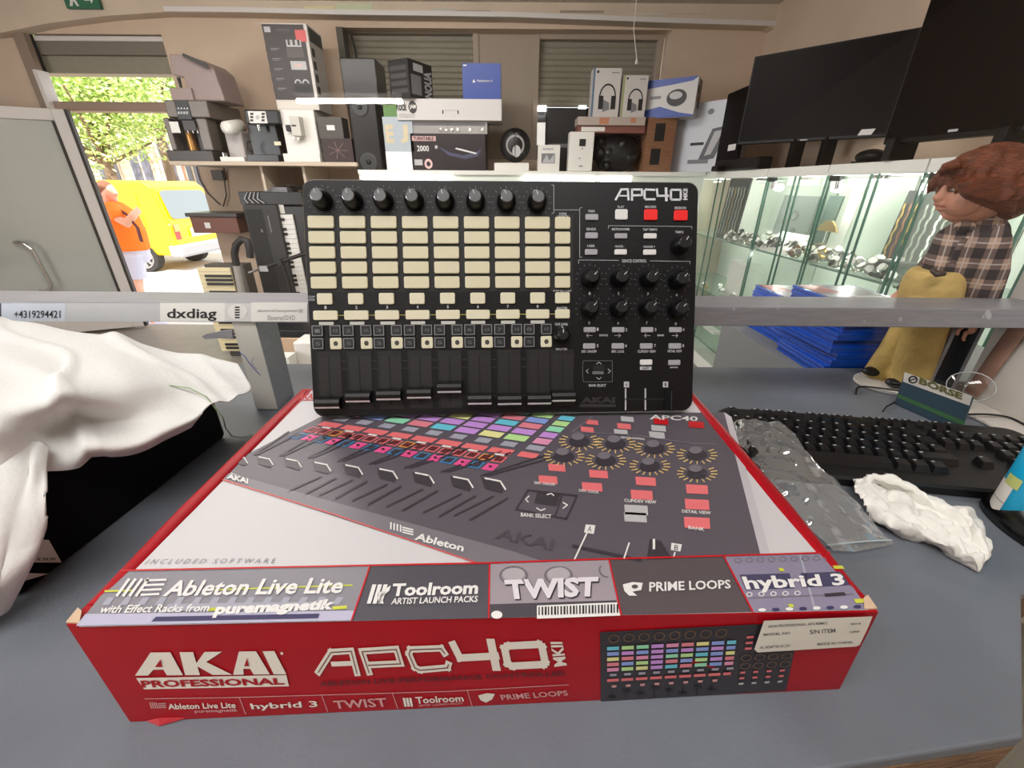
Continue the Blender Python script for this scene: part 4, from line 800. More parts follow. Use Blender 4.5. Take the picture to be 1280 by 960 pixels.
# ---------- clear zip bag ----------
BAG = glass('bag_plastic', (.93, .95, .96), .3, .09, base=.12, bump=17, basecol=(.82, .85, .87))
bn = [[oz(a, b, c) for a, b, c in r] for r in (
    [(908, 531, .012), (930, 526, .03), (955, 527, .035), (975, 533, .036), (990, 545, .032)],
    [(920, 556, .012), (945, 550, .024), (968, 551, .03), (992, 556, .032), (1012, 570, .03)],
    [(950, 590, .010), (972, 588, .018), (1000, 590, .022), (1022, 594, .02), (1042, 604, .014)],
    [(985, 632, .006), (1010, 630, .012), (1034, 632, .012), (1060, 634, .009), (1078, 640, .006)],
    [(1020, 672, .004), (1042, 668, .008), (1062, 667, .008), (1086, 668, .006), (1104, 671, .004)],
    [(1040, 692, .003), (1060, 692, .004), (1078, 690, .004), (1098, 686, .004), (1117, 682, .003)])]
bgm = MB(); amp = lambda v: .007*(1-v*.75)
sheet(bgm, bn, 60, 80, BAG, lambda p, u, v: Vector((0, 0, (abs(mnoise.noise(p*34))*1.8+abs(mnoise.noise(p*62))*.7-.3)*amp(v)+.002)))
bt = thing('zip_bag', oz(1020, 620, 0), 'crumpled clear plastic zip bag beside the right edge of the carton', 'bag')
bgm.build('bag_film', bt)
zs = surf(bn, 20, 20)[18]; wid(MB().tube([p+Vector((0, 0, .0035)) for p in zs], .0011, mat('zip_strip', (170, 182, 186), .25), 6).build('zip_strip', bt), 'pale zip strip')
# ---------- crumpled tissue ----------
TIS = mat('white_tissue', (236, 234, 228), .9, bump=.15, bscale=300)
tn = [[oz(a, b, c) for a, b, c in r] for r in (
    [(1072, 596, .004), (1100, 592, .006), (1135, 604, .006), (1170, 624, .006), (1205, 634, .007), (1224, 648, .006), (1238, 678, .004)],
    [(1068, 600, .016), (1100, 597, .02), (1138, 610, .018), (1172, 630, .018), (1205, 640, .02), (1222, 655, .02), (1236, 688, .008)],
    [(1070, 610, .02), (1100, 606, .008), (1135, 622, .008), (1170, 645, .010), (1200, 660, .014), (1220, 676, .016), (1233, 700, .008)],
    [(1078, 622, .014), (1105, 625, .008), (1135, 640, .014), (1165, 657, .018), (1195, 676, .012), (1215, 692, .012), (1230, 708, .006)],
    [(1086, 640, .010), (1110, 650, .016), (1138, 660, .018), (1165, 670, .016), (1190, 684, .016), (1210, 698, .012), (1226, 712, .004)],
    [(1092, 648, .003), (1115, 661, .003), (1140, 674, .003), (1165, 677, .003), (1186, 694, .003), (1206, 704, .003), (1224, 714, .002)])]
tb = MB(); sheet(tb, tn, 90, 60, TIS, lambda p, u, v: Vector((mnoise.noise(p*60)*.004, mnoise.noise(p*60+Vector((9, 0, 0)))*.004, (abs(mnoise.noise(Vector((u*5, v*9, 1))))*1.8-.4)*.008+abs(mnoise.noise(p*70))*.006+mnoise.noise(p*150)*.0022-.002)))
ob = tag(tb.build('tissue'), 'crumpled white paper tissue in front of the keyboard', 'tissue')
ob.modifiers.new('solid', 'SOLIDIFY').thickness = .0006
# ---------- spray can and mouse at the right edge ----------
cr_ = .0265; cb_ = oz(1229, 642, 0); sd = Vector((cb_.y, -cb_.x, 0)).normalized(); cc = Vector((cb_.x, cb_.y, 0))+sd*cr_+Vector((.01, .008, 0))
can = thing('spray_can', cc, 'blue and white cleaning spray can at the right edge behind the mouse', 'can'); CYAN = mat('can_cyan', (20, 160, 205), .3)
bd = MB(); bd.rings([(cc+Vector((0, 0, z)), r) for z, r in ((.001, cr_-.003), (.002, cr_-.0005), (.004, cr_), (.14, cr_), (.147, cr_-.006), (.15, .014))], CYAN, 32); bd.build('can_body', can)
cmap = Map(lambda a, z: cc+Vector((sin(a)*(cr_+.0004), -cos(a)*(cr_+.0004), z)), (0, 0, 1)); vw = math.atan2(cc.x, cc.y)   # angle 0 faces -y; the camera side is at -vw
lbc = MB(); lbc.dec = 0
def cpatch(a0, a1, z0, z1, m, k=10, rr=.0004):
    for i in range(k):
        p, q = a0+(a1-a0)*i/k, a0+(a1-a0)*(i+1)/k; f = lambda a, z: cc+Vector((sin(a)*(cr_+rr), -cos(a)*(cr_+rr), z)); lbc.poly([f(p, z0), f(q, z0), f(q, z1), f(p, z1)], m)
cpatch(-vw-1.7, -vw-.65, .006, .046, PALE); cpatch(-vw-1.7, -vw-.65, .024, .0248, GREY, 10, .0007); cpatch(-vw-1.1, -vw-.5, .044, .056, mat('can_limeband', (186, 196, 120), .4), 8, .0008)
for t, z in (('EN', .088), ('ER', .07)): lbc.dtr(cmap, t, -vw-.62, z, -vw-.05, z+.013, WHITE, 0, .03)
for p in lbc.v[-0:]: pass
wid(lbc.build('can_label', can), 'white label field and lettering'); MB().rings([(cc+Vector((0, 0, .1505)), .013), (cc+Vector((0, 0, .17)), .012), (cc+Vector((0, 0, .172)), .009)], PALE, 20).build('spray_cap', can)
mc = oz(1283, 668, 0)+Vector((.012, -.002, 0)); mo = thing('computer_mouse', mc, 'glossy black computer mouse at the right edge in front of the spray can', 'mouse')
GLB = mat('gloss_black', (10, 10, 11), .18); mm = MB(); vs = []; RGN, SG = 12, 28
for i in range(RGN+1):
    t = (pi/2)*i/RGN
    for k in range(SG):
        a = 2*pi*k/SG; vs.append(mc+Vector((.034*sin(t)**.75*cos(a)*(1-.1*sin(a)), .056*sin(t)**.75*sin(a), .036*cos(t)*(1-.18*sin(a)*sin(t))+.001)))
mm.add(vs, [(i*SG+k, (i+1)*SG+k, (i+1)*SG+(k+1) % SG, i*SG+(k+1) % SG) for i in range(RGN) for k in range(SG)]+[[RGN*SG+k for k in range(SG)][::-1]], GLB, True); mm.build('mouse_body', mo)
MB().cyl(mc+Vector((-.003, .028, .031)), mc+Vector((.003, .028, .031)), .007, .007, KNB, 16).build('scroll_wheel', mo); MB().tube([mc+Vector((0, .056*cos(t)*.98, .0362*sin(t)*.99)) for t in (.25, .5, .7, .9)], .0008, GREY, 6).build('button_seam', mo)
# ---------- blue game cases ----------
GB = mat('case_blue', (20, 78, 186), .22, coat=.3); GB2 = mat('case_insert', (36, 66, 150), .4); COV = [mat('cover_grey', (140, 140, 146), .25), mat('cover_darkred', (150, 40, 44), .3), mat('cover_navy', (24, 72, 168), .3), mat('cover_black', (30, 30, 34), .3)]
def stack(x, y, dx, dy, n, lab, grp, seed, top):
    rg = random.Random(seed); z = -.0295
    for i in range(n):
        yw = rg.uniform(-.05, .05)+(.12 if (i % 5 == 3) else 0); M = Matrix.Translation((x+dx/2+rg.uniform(-.006, .006), y+dy/2+rg.uniform(-.004, .004), z)) @ Matrix.Rotation(yw, 4, 'Z')
        q = MB(); q.box((-dx/2, -dy/2, 0), (dx/2, dy/2, .0052), GB, M); q.box((-dx/2+.0015, -dy/2+.0015, .0052), (dx/2-.004, dy/2-.0015, .0086), GB2, M); q.box((-dx/2, -dy/2, .0086), (dx/2, dy/2, .0138), GB, M)
        F = face_map(M @ Vector((-dx/2+.006, -dy/2+.005, .0138)), M @ Vector((dx/2-.008, -dy/2+.005, .0138)), M @ Vector((-dx/2+.006, dy/2-.005, .0138)))
        q.drect(F, 0, 0, 1, 1, COV[(i*7+seed) % 4] if i < n-1 else top, 1)
        if i == n-1: q.drect(F, 0, .55, .4, 1, COV[1], 2); q.drect(F, .45, .1, .95, .4, WHITE, 2)
        S = face_map(M @ Vector((-dx/2+.004, -dy/2, .0015)), M @ Vector((dx/2-.004, -dy/2, .0015)), M @ Vector((-dx/2+.004, -dy/2, .0125))); q.drect(S, 0, .1, 1, .9, COV[2], 1)
        pos = 'topmost' if i == n-1 else ('lowest' if i == 0 else None)
        tag(q.build('game_case'), ('%s blue game case of the %s' % (pos, lab)) if pos else 'blue game case amid the %s' % lab, 'game case', grp); z += .0141
stack(.628, .785, .135, .17, 11, 'nearer stack beside the doll', 'game cases in the nearer stack', 1, COV[0]); stack(.655, .985, .135, .17, 8, 'farther stack behind the nearer one', 'game cases in the farther stack', 2, COV[0])
# ---------- small glass showcase, sign card, stick, lid ----------
gx0, gx1, gy0, gy1, gz = .708, .757, .655, .765, .135; sc_ = thing('glass_showcase', ((gx0+gx1)/2, .71, 0), 'small dark glass showcase between the doll and the white panel', 'showcase')
fm = MB()
for x in (gx0, gx1-.006):
    for y in (gy0, gy1-.006): fm.box((x, y, .001), (x+.006, y+.006, gz), ALU)
fm.box((gx0, gy0, .001), (gx1, gy1, .006), ALU); fm.box((gx0, gy0, gz), (gx1, gy1, gz+.005), ALU); fm.build('frame', sc_)
MB().box((gx0+.006, gy0+.001, .006), (gx1-.006, gy0+.003, gz), mat('showcase_glass_dark', (30, 38, 44), .08)).box((gx0+.001, gy0+.006, .006), (gx0+.003, gy1-.006, gz), mat('showcase_glass_dark', (30, 38, 44), .08)).build('glass_pane', sc_)
S0, S1 = oz(1121, 507, 0), oz(1203, 543, 0); sn = (S1-S0).cross(Vector((0, 0, 1))).normalized(); sn = -sn if sn.dot(EYE-S0) < 0 else sn; SP = Map(lambda a, b: opl(a, b, S0, sn), sn)
crd = thing('sign_card', (S0+S1)/2, 'small shop sign card with white name strip beside the doll', 'sign'); q = MB(); pp = [SP(*p) for p in ((1121, 498), (1203, 534), (1216, 497), (1131, 466))]; pp[0].z = pp[1].z = .001
q.ext(pp, -sn*.003, mat('card_bluegreen', (46, 66, 80), .4)); q.dpoly(SP, [(1122, 492), (1207, 527), (1204, 532), (1122, 497)], mat('card_green', (58, 100, 62), .45), 1); q.build('card', crd)
q = MB(); q.dec = .0006; q.dpoly(SP, [(1129, 477), (1212, 507), (1216, 495), (1131, 465)], mat('strip_greywhite', (200, 196, 190), .45), 1)
GLD = mat('sign_olive', (92, 92, 52), .5); q.dring(SP, 1142, 474.5, 6, 5, .35, INK, 2, 16); q.dline(SP, [(1138, 475.5), (1146, 473)], 1.4, INK, 2); q.dtext(SP, 'BÖRSE', [(1149, 479.5), (1203, 500), (1205, 490), (1151, 470)], GLD, 2, .05); wid(q.build('name_strip', crd), 'white strip with shop name in dark letters')
st = MB(); s0, s1 = Vector((.762, .615, .012)), Vector((.762, .50, .20)); s0 = ox(1214, 492, .757); s1 = ox(1292, 384, .757)
st.rings([(s0, (.004, .012)), (s0.lerp(s1, .5), (.004, .013)), (s1, (.004, .013))], mat('brown_leather', (138, 104, 88), .65, noise=.1, nscale=30), 12, flat=(1, 0, 0)); s0
tag(st.build('strap'), 'broad brown strap leaning against the white panel at the right', 'strap')
lc = oy(1213, 483, .60); ln_ = (EYE-lc).normalized(); a_ = Vector((0, 0, 1)).cross(ln_).normalized(); b_ = ln_.cross(a_)
lid = thing('plastic_disc', lc-Vector((0, 0, .028)), 'clear round plastic lid leaning in front of the sign card', 'lid')
pts = [lc+a_*(.027*cos(t))+b_*(.022*sin(t)) for t in [2*pi*k/28 for k in range(29)]]
MB().tube(pts, .0007, mat('lid_rim', (186, 190, 190), .2), 6).build('rim', lid)
dm = MB(); vs = []
for i in range(7):
    for k in range(24):
        r = i/6; vs.append(lc+a_*(.027*r*cos(2*pi*k/24))+b_*(.022*r*sin(2*pi*k/24))+ln_*(.010*(1-r*r)))
dm.add(vs, [(i*24+k, (i+1)*24+k, (i+1)*24+(k+1) % 24, i*24+(k+1) % 24) for i in range(6) for k in range(24)], glass('lid_clear', (.96, .97, .97), .08, .03), True); dm.build('clear_dome', lid)
# cable
cbp = [(1070, 492, .004), (1073, 484, .006), (1090, 484, .008), (1120, 488, .012), (1150, 493, .014), (1178, 508, .012), (1200, 517, .012), (1235, 518, .012), (1262, 522, .008), (1290, 536, .008)]
net_ = [oz(*p) for p in cbp]; fine = []
for i in range(len(net_)-1):
    for k in range(5): fine.append(cr(net_[max(i-1, 0)], net_[i], net_[i+1], net_[min(i+2, len(net_)-1)], k/5))
tag(MB().tube(fine, .0016, BLACK, 8).build('cable'), 'thin black cable looping behind the keyboard', 'cable')
c2 = [oz(*p) for p in ((1104, 514, .004), (1108, 508, .004), (1120, 502, .005), (1140, 500, .006), (1160, 504, .006), (1186, 516, .006), (1196, 526, .006))]
tag(MB().tube(c2, .0011, BLACK, 8).build('cable'), 'short black cable end curling in front of the white doll base', 'cable')
# ================= red-haired doll =================
DY = oz(1108, 487, .006).y+.036
def D(px, py, dy=0.0): return oy(px, py, DY+dy)
doll = thing('doll', Vector((D(1115, 480).x, DY, 0)), 'red-haired doll in plaid shirt and khaki trousers standing on a white base', 'doll')
SKIN = mat('doll_skin', (206, 148, 124), .45); HAIR = mat('doll_hair', (102, 48, 22), .45, noise=.4, nscale=60, bump=.5, bscale=160, stretch=(1, 1, 3)); KHA = mat('khaki_cotton', (196, 168, 100), .8, noise=.12, nscale=40, bump=.2, bscale=120); SHOE = mat('shoe_black', (20, 18, 18), .4)
def plaid():
    m = bpy.data.materials.new('plaid_cotton'); m.use_nodes = True; nt = m.node_tree; b = nt.nodes['Principled BSDF']; b.inputs['Roughness'].default_value = .85
    tc = nt.nodes.new('ShaderNodeTexCoord'); mp = nt.nodes.new('ShaderNodeMapping'); mp.inputs['Rotation'].default_value = (0, radians(4), 0); sx = nt.nodes.new('ShaderNodeSeparateXYZ')
    nt.links.new(tc.outputs['Object'], mp.inputs[0]); nt.links.new(mp.outputs[0], sx.inputs[0])
    def math_(op, a, b_=None):
        n = nt.nodes.new('ShaderNodeMath'); n.operation = op
        for i, v in enumerate((a, b_)):
            if v is None: continue
            if isinstance(v, (int, float)): n.inputs[i].default_value = v
            else: nt.links.new(v, n.inputs[i])
        return n.outputs[0]
    xy = math_('ADD', sx.outputs[0], math_('MULTIPLY', sx.outputs[1], -.8))
    def band(v, k): f = math_('FRACT', math_('MULTIPLY', v, k)); return f, math_('GREATER_THAN', f, .5)
    fz, bz_ = band(sx.outputs[2], 33); fx, bx = band(xy, 33)
    s = math_('MULTIPLY', math_('ADD', bz_, bx), .5); cr_ = nt.nodes.new('ShaderNodeValToRGB'); cr_.color_ramp.interpolation = 'CONSTANT'
    e = cr_.color_ramp.elements; e[0].position = 0; e[0].color = (*lin((176, 148, 130)), 1); e[1].position = .75; e[1].color = (*lin((46, 36, 38)), 1); x = e.new(.3); x.color = (*lin((104, 86, 80)), 1)
    nt.links.new(s, cr_.inputs[0]); l = math_('MAXIMUM', math_('LESS_THAN', math_('ABSOLUTE', math_('SUBTRACT', fz, .25)), .035), math_('LESS_THAN', math_('ABSOLUTE', math_('SUBTRACT', fx, .25)), .035))
    mx = nt.nodes.new('ShaderNodeMix'); mx.data_type = 'RGBA'; nt.links.new(math_('MULTIPLY', l, .6), mx.inputs[0]); nt.links.new(cr_.outputs[0], mx.inputs[6]); mx.inputs[7].default_value = (*lin((206, 196, 190)), 1); nt.links.new(mx.outputs[2], b.inputs['Base Color'])
    return m
PLD = plaid()
def remesh(o, vox, smooth=6):
    r = o.modifiers.new('remesh', 'REMESH'); r.mode = 'VOXEL'; r.voxel_size = vox; r.use_smooth_shade = True
    s = o.modifiers.new('smooth', 'SMOOTH'); s.iterations = smooth; s.factor = .5; return o
hc = D(1222, 238, .0)
bd = MB()
bd.ball(hc, (.046, .042, .048), SKIN, 24, 16); bd.ball(D(1207, 249, -.014), .024, SKIN); bd.ball(D(1207, 249, .014), .024, SKIN); bd.ball(D(1201, 228, 0), (.02, .028, .024), SKIN)
bd.ball(D(1174, 247, 0), (.0085, .007, .0065), SKIN); bd.rings([(D(1184, 234), .006), (D(1179, 242), .0065), (D(1174, 247), .007)], SKIN, 10)
bd.ball(D(1175.5, 254.5, 0), (.008, .009, .0042), SKIN); bd.ball(D(1177, 260.5, 0), (.0078, .0085, .0042), SKIN); bd.ball(D(1190, 267, 0), (.011, .013, .010), SKIN); bd.ball(D(1236, 246, -.041), (.008, .006, .012), SKIN)
sh0 = D(1224, 285)
bd.rings([(D(1225, 262), .02), (D(1224, 280), .021), (D(1218, 300), (.034, .034)), (D(1200, 325), (.034, .034)), (D(1178, 350), (.028, .03)), (D(1165, 372), .028)], SKIN, 18)
bd.rings([(D(1235, 297, -.026), .015), (D(1234, 340, -.038), .0135), (D(1222, 385, -.038), .011), (D(1213, 405, -.038), .009)], SKIN, 12)
bd.rings([(D(1200, 297, .03), .015), (D(1165, 335, .045), .012), (D(1130, 366, .035), .010), (D(1120, 374, .03), .010)], SKIN, 12)
for hx, hy, hd, dx in ((1211, 410, -.038, -1), (1118, 376, .03, -1)):      # hands: palm, four fingers, thumb
    bd.ball(D(hx, hy, hd), (.009, .011, .011), SKIN, 12, 8)
    for k in range(4): bd.rings([(D(hx-3, hy+4, hd-.009+.006*k), .0032), (D(hx-7-k % 2, hy+13, hd-.009+.006*k), .003), (D(hx-6, hy+19-abs(k-1.5)*2, hd-.008+.0055*k), .0026)], SKIN, 8)
    bd.rings([(D(hx-6, hy-3, hd-.008), .0034), (D(hx-13, hy+3, hd-.012), .003), (D(hx-15, hy+9, hd-.011), .0026)], SKIN, 8)
for (hx, hd, fx) in ((1178, -.022, 1133), (1160, .024, 1096)):
    bd.rings([(D(hx, 372, hd*.8), .02), (D(hx-14, 400, hd), .022), (D((hx+fx)/2-4, 436, hd), .021), (D(fx+3, 464, hd), .016), (D(fx-2, 472, hd), .012)], SKIN, 14)
remesh(bd.build('doll_body', doll), .0019, 2)
fc = MB(); fc.ball(D(1190, 238, -.0235), (.003, .0030, .0022), mat('eye_white', (190, 180, 172), .3), 12, 8); fc.ball(D(1188.6, 238.2, -.025), (.0018, .0018, .0018), mat('doll_iris', (58, 42, 34), .2), 10, 8)
wid(fc.build('eye', doll), 'small brown glass eye'); fc = MB(); fc.rings([(D(1186, 232.5, -.022), .0007), (D(1190, 231, -.026), .0009), (D(1196, 232.5, -.031), .0006)], HAIR, 6); fc.build('eyebrow', doll)
fc = MB(); fc.ball(D(1176.5, 257.5, -.002), (.004, .008, .0025), mat('doll_lips', (176, 92, 84), .4), 12, 8); fc.build('lips', doll)
hr = MB(); rg = random.Random(3)
hr.ball(D(1228, 226, .0), (.052, .05, .043), HAIR, 24, 16); hr.ball(D(1250, 240, 0), (.044, .048, .044), HAIR, 20, 14); hr.ball(D(1256, 215, 0), (.038, .045, .036), HAIR, 20, 14)
for k in range(130):
    a = rg.uniform(0, 2*pi); t = rg.uniform(.1, 1.75); n_ = Vector((sin(t)*cos(a), sin(t)*sin(a), cos(t)))
    if n_.x < -.25 and n_.z < .1: continue
    p = D(1232, 229)+Vector((n_.x*.052, n_.y*.048, n_.z*.042)); tg = Vector((n_.x*.3+rg.uniform(-.5, .2), n_.y*.5, -.8+n_.z*.3)).normalized()
    hr.rings([(p-tg*.012, .004), (p+n_*.003, .008), (p+tg*.014+n_*.002, .0065), (p+tg*.026-n_*.002, .001)], HAIR, 8)
for k in range(14):                                                    # fringe over the brow
    y = -.036+k*.0055; p = D(1198, 204, y); q = D(1183-rg.uniform(0, 4), 211+rg.uniform(-3, 5), y*.9); e = D(1177-rg.uniform(-3, 5), 219+rg.uniform(-4, 4), y*.8)
    hr.rings([(p, .008), (q, .0055), (e, .0015)], HAIR, 8)
for k in range(10): y = -.046; x = 1205+k*6; hr.rings([(D(x, 225, y), .008), (D(x+4, 240+k*1.5, y-.001), .008), (D(x+5, 250+k*2.6, y+.006), .002)], HAIR, 8)
remesh(hr.build('hair', doll), .0026, 2)
sh = MB()
sh.rings([(D(1224, 273), (.026, .026)), (D(1222, 283), (.034, .036)), (D(1216, 297), (.042, .046)), (D(1200, 322), (.041, .042)), (D(1183, 342), (.034, .038)), (D(1174, 352), (.028, .032))], PLD, 24)
sh.rings([(D(1230, 290, -.026), .022), (D(1236, 302, -.034), .024), (D(1235, 340, -.038), .023), (D(1226, 376, -.038), .021), (D(1222, 388, -.038), .019)], PLD, 18)
sh.rings([(D(1204, 292, .026), .021), (D(1185, 312, .042), .021), (D(1160, 338, .045), .019), (D(1136, 362, .037), .017), (D(1131, 366, .036), .016)], PLD, 18)
remesh(sh.build('shirt', doll), .003, 3)
co = MB(); co.rings([(D(1222, 279), .030), (D(1224, 272), .027), (D(1225, 266), .0275)], PLD, 20, caps=False); co.ball(D(1206, 283, -.02), (.014, .01, .008), PLD); co.ball(D(1206, 283, .02), (.014, .01, .008), PLD); co.build('collar', doll)
tr = MB()
tr.rings([(D(1171, 336), (.029, .034)), (D(1169, 343), (.034, .040)), (D(1165, 356), (.037, .044)), (D(1158, 385), (.037, .046)), (D(1153, 396), (.030, .038))], KHA, 24)
for (hx, hd, fx) in ((1171, -.023, 1133), (1158, .026, 1097)):
    tr.rings([(D(hx-2, 375, hd), .031), (D(hx-14, 405, hd), .030), (D((hx+fx)/2-4, 438, hd), .029), (D(fx+6, 466, hd), .028), (D(fx+1, 474, hd), .028), (D(fx, 478, hd), .026)], KHA, 18)
remesh(tr.build('trousers', doll), .003, 4)
bu = MB(); bu.rings([(D(1166, 338, -.03), .004), (D(1172, 343, -.043), .005), (D(1180, 342, -.042), .004)], mat('brown_buckle', (62, 44, 32), .5), 8); bu.tube([D(1190, 330, -.041), D(1196, 315, -.044), D(1206, 298, -.044)], .004, PLD, 8); wid(bu.build('buckle', doll), 'brown strap buckle')
for (fx, hd) in ((1131, -.023), (1095, .026)):
    f = D(fx, 486, hd); f.z = .0155; q = MB(); q.ball(f+Vector((-.012, -.004, 0)), (.030, .0145, .0095), SHOE, 18, 10); q.ball(f+Vector((.004, 0, .006)), (.016, .0135, .012), SHOE, 14, 10); q.build('shoe', doll)
bs = MB(); bc = Vector((D(1116, 485).x-.004, DY-.004, .0)); k = 36
o_ = [(bc+Vector((.066*cos(2*pi*i/k), .05*sin(2*pi*i/k), 0))) for i in range(k)]; bs.ext([p+Vector((0, 0, .0008)) for p in o_], (0, 0, .005), PALE); wid(bs.build('base', doll, bev=.001), 'white oval base plate')
# ================= glass display cabinets =================
XC = 1.5; YC = 3.6
ZT = oy(640, 213.5, YC).z
CABW = mat('cabinet_white', (226, 226, 220), .4); CABB = mat('cabinet_backboard', (224, 229, 220), .5); GE = mat('glass_edge_green', (70, 104, 92), .15); CG = glass('cabinet_glass', (.975, .99, .98), .05, .0); SHG = glass('shelf_glass', (.86, .93, .89), .06, .02, base=.10, basecol=(.6, .75, .66))
SPOT = mat('spot_glow', (255, 253, 240), .5, emit=9)
ptop = lambda px: ox(px, 213-(px-905)*.0846, XC).y
cuts = [.95, ptop(1170), ptop(1042), ptop(964), 4.12]
SHELVES = (-.03, -.42, -.80)
labs = ['glass display cabinet nearest on the right, behind the doll', 'glass display cabinet beside the doll, under the wall screen', 'middle glass display cabinet with heaped watches, along the right wall', 'farthest glass display cabinet along the right wall, near the corner']
for i, (y0, y1) in enumerate(zip(cuts, cuts[1:])):
    y0 += .004; y1 -= .004; x0, x1 = XC, 1.955
    cab = thing('display_cabinet', ((x0+x1)/2, (y0+y1)/2, FZ), labs[i], 'display cabinet', 'glass display cabinets along the right wall')
    MB().box((x0-.012, y0, ZT-.045), (x1, y1, ZT), CABW).build('top_board', cab, bev=.003)
    MB().box((x0, y0, FZ), (x1, y1, FZ+.1), CABW).build('plinth', cab)
    MB().box((x1-.018, y0+.006, FZ+.1), (x1, y1-.006, ZT-.045), CABB).build('back_panel', cab)
    for s, yy in (('a', y0), ('b', y1-.006)): MB().box((x0+.008, yy, FZ+.1), (x1-.02, yy+.006, ZT-.045), CG).build('side_glass', cab)
    MB().box((x0, y0+.012, FZ+.1), (x0+.005, y1-.012, ZT-.045), CG).build('front_glass', cab)
    for yy in (y0+.003, y1-.012, y0+(y1-y0)*.42, y0+(y1-y0)*.5): MB().box((x0-.002, yy, FZ+.1), (x0+.006, yy+.007, ZT-.045), GE).build('glass_edge', cab)
    for z in SHELVES:
        MB().box((x0+.02, y0+.012, z-.007), (x1-.02, y1-.012, z), SHG).box((x0+.016, y0+.012, z-.008), (x0+.02, y1-.012, z), GE).build('glass_shelf', cab)
    for k in range(2 if y1-y0 > .5 else 1):
        yy = y0+(y1-y0)*(.75 if k == 0 else .25); q = MB(); q.cyl((x0+.14, yy, ZT-.0455), (x0+.14, yy, ZT-.062), .035, .03, CHROME, 18); q.cyl((x0+.14, yy, ZT-.0625), (x0+.14, yy, ZT-.065), .027, .027, SPOT, 18); q.build('spot_lamp', cab)
        light('cabinet_spot', 'POINT', (x0+.15, yy, ZT-.10), (0, 0, 0), 2.6, (1, .99, .92), .02)
    light('cabinet_spot', 'POINT', (x0+.12, (y0+y1)/2, -.1), (0, 0, 0), 2.0, (.97, 1, .93), .02)
    q = MB(); yy = y1-.05; q.box((x0-.02, yy-.05, ZT-.07), (x0-.004, yy+.02, ZT-.048), BLACK); q.cyl((x0-.012, yy-.04, ZT-.07), (x0-.012, yy-.04, ZT-.105), .012, .010, CHROME, 14); wid(q.build('lock', cab), 'black and chrome glass lock')
xb0 = oy(447, 214, YC).x
bc_ = thing('display_cabinet', ((xb0+XC)/2, YC+.2, FZ), 'long low display cabinet with lit front along the back wall behind the controller', 'display cabinet')
MB().box((xb0, YC, ZT-.03), (1.46, YC+.45, ZT), CABW).build('top_board', bc_, bev=.003)
MB().box((xb0, YC+.02, FZ), (1.46, YC+.45, ZT-.03), CABB).build('cabinet_body', bc_)
for a, b in ((452, 500), (503, 540), (548, 565), (655, 700), (703, 745), (752, 790)):
    p, q_ = oy(a, 216, YC-.01).x, oy(b, 216, YC-.01).x; MB().box((p, YC-.008, ZT-.085), (q_, YC+.018, ZT-.032), mat('led_strip', (255, 253, 244), .5, emit=3.2)).build('led_strip', bc_)
# ---- jewellery and watches
STE = mat('watch_steel', (208, 208, 204), .18, .9); GOLD = mat('watch_gold', (212, 176, 110), .25, .9); LEA = mat('strap_black', (30, 28, 28), .6); LEB = mat('strap_brown', (110, 70, 46), .6); DIW = mat('dial_white', (236, 236, 230), .3); DIB = mat('dial_black', (22, 24, 28), .2)
rg = random.Random(11)
def watch(x, y, z, m, dm, r, az, tilt, lab, grp):
    t = thing('wristwatch', (x, y, z), lab, 'watch', grp); M = Matrix.Translation((x, y, z)) @ Matrix.Rotation(az, 4, 'Z') @ Matrix.Rotation(tilt, 4, 'X')
    pts = [M @ Vector((r*.82*cos(a), 0, r+.004+r*sin(a))) for a in [2*pi*k/16 for k in range(17)]]; q = MB(); q.rings([(p, (.0085, .0022)) for p in pts], m, 8, flat=M.to_3x3() @ Vector((0, 1, 0)), caps=False); q.build('strap', t)
    q = MB(); c = M @ Vector((0, 0, 2*r+.004)); n_ = M.to_3x3() @ Vector((0, 0, 1)); q.cyl(c-n_*.004, c+n_*.005, .019, .018, m if m in (STE, GOLD) else STE, 18); q.cyl(c+n_*.0052, c+n_*.006, .0155, .0155, dm, 18); q.build('dial', t)
wl = {0: ('steel', STE), 1: ('gold', GOLD), 2: ('black strapped', LEA), 3: ('brown strapped', LEB)}
k = 0
for i in range(124):
    y = 1.78+(3.3-1.78)*(i/123)**1.15+rg.uniform(-.02, .02); kk = rg.choice([0, 0, 0, 1, 2, 0, 3]); dm = rg.choice([DIW, DIB, DIW])
    watch(XC+rg.uniform(.05, .17), y, SHELVES[0]+(.0, .03, .012)[i % 3], wl[kk][1], dm, rg.uniform(.022, .029), rg.uniform(-.7, .7)-1.0, rg.uniform(.5, 1.15), '%s wristwatch with %s dial in the row on the upper glass shelf' % (wl[kk][0], 'black' if dm is DIB else 'white'), '%s watches with %s dials on the upper glass shelf' % (wl[kk][0], 'black' if dm is DIB else 'white'))
for i in range(14):
    y = 2.35+i*.08; kk = rg.choice([0, 0, 1, 2]); watch(XC+rg.uniform(.05, .13), y, SHELVES[1], wl[kk][1], DIW, .027, rg.uniform(-.7, .7)-1.0, rg.uniform(.5, 1.1), '%s wristwatch on the lower glass shelf behind the game cases' % wl[kk][0], '%s watches on the lower glass shelf' % wl[kk][0])
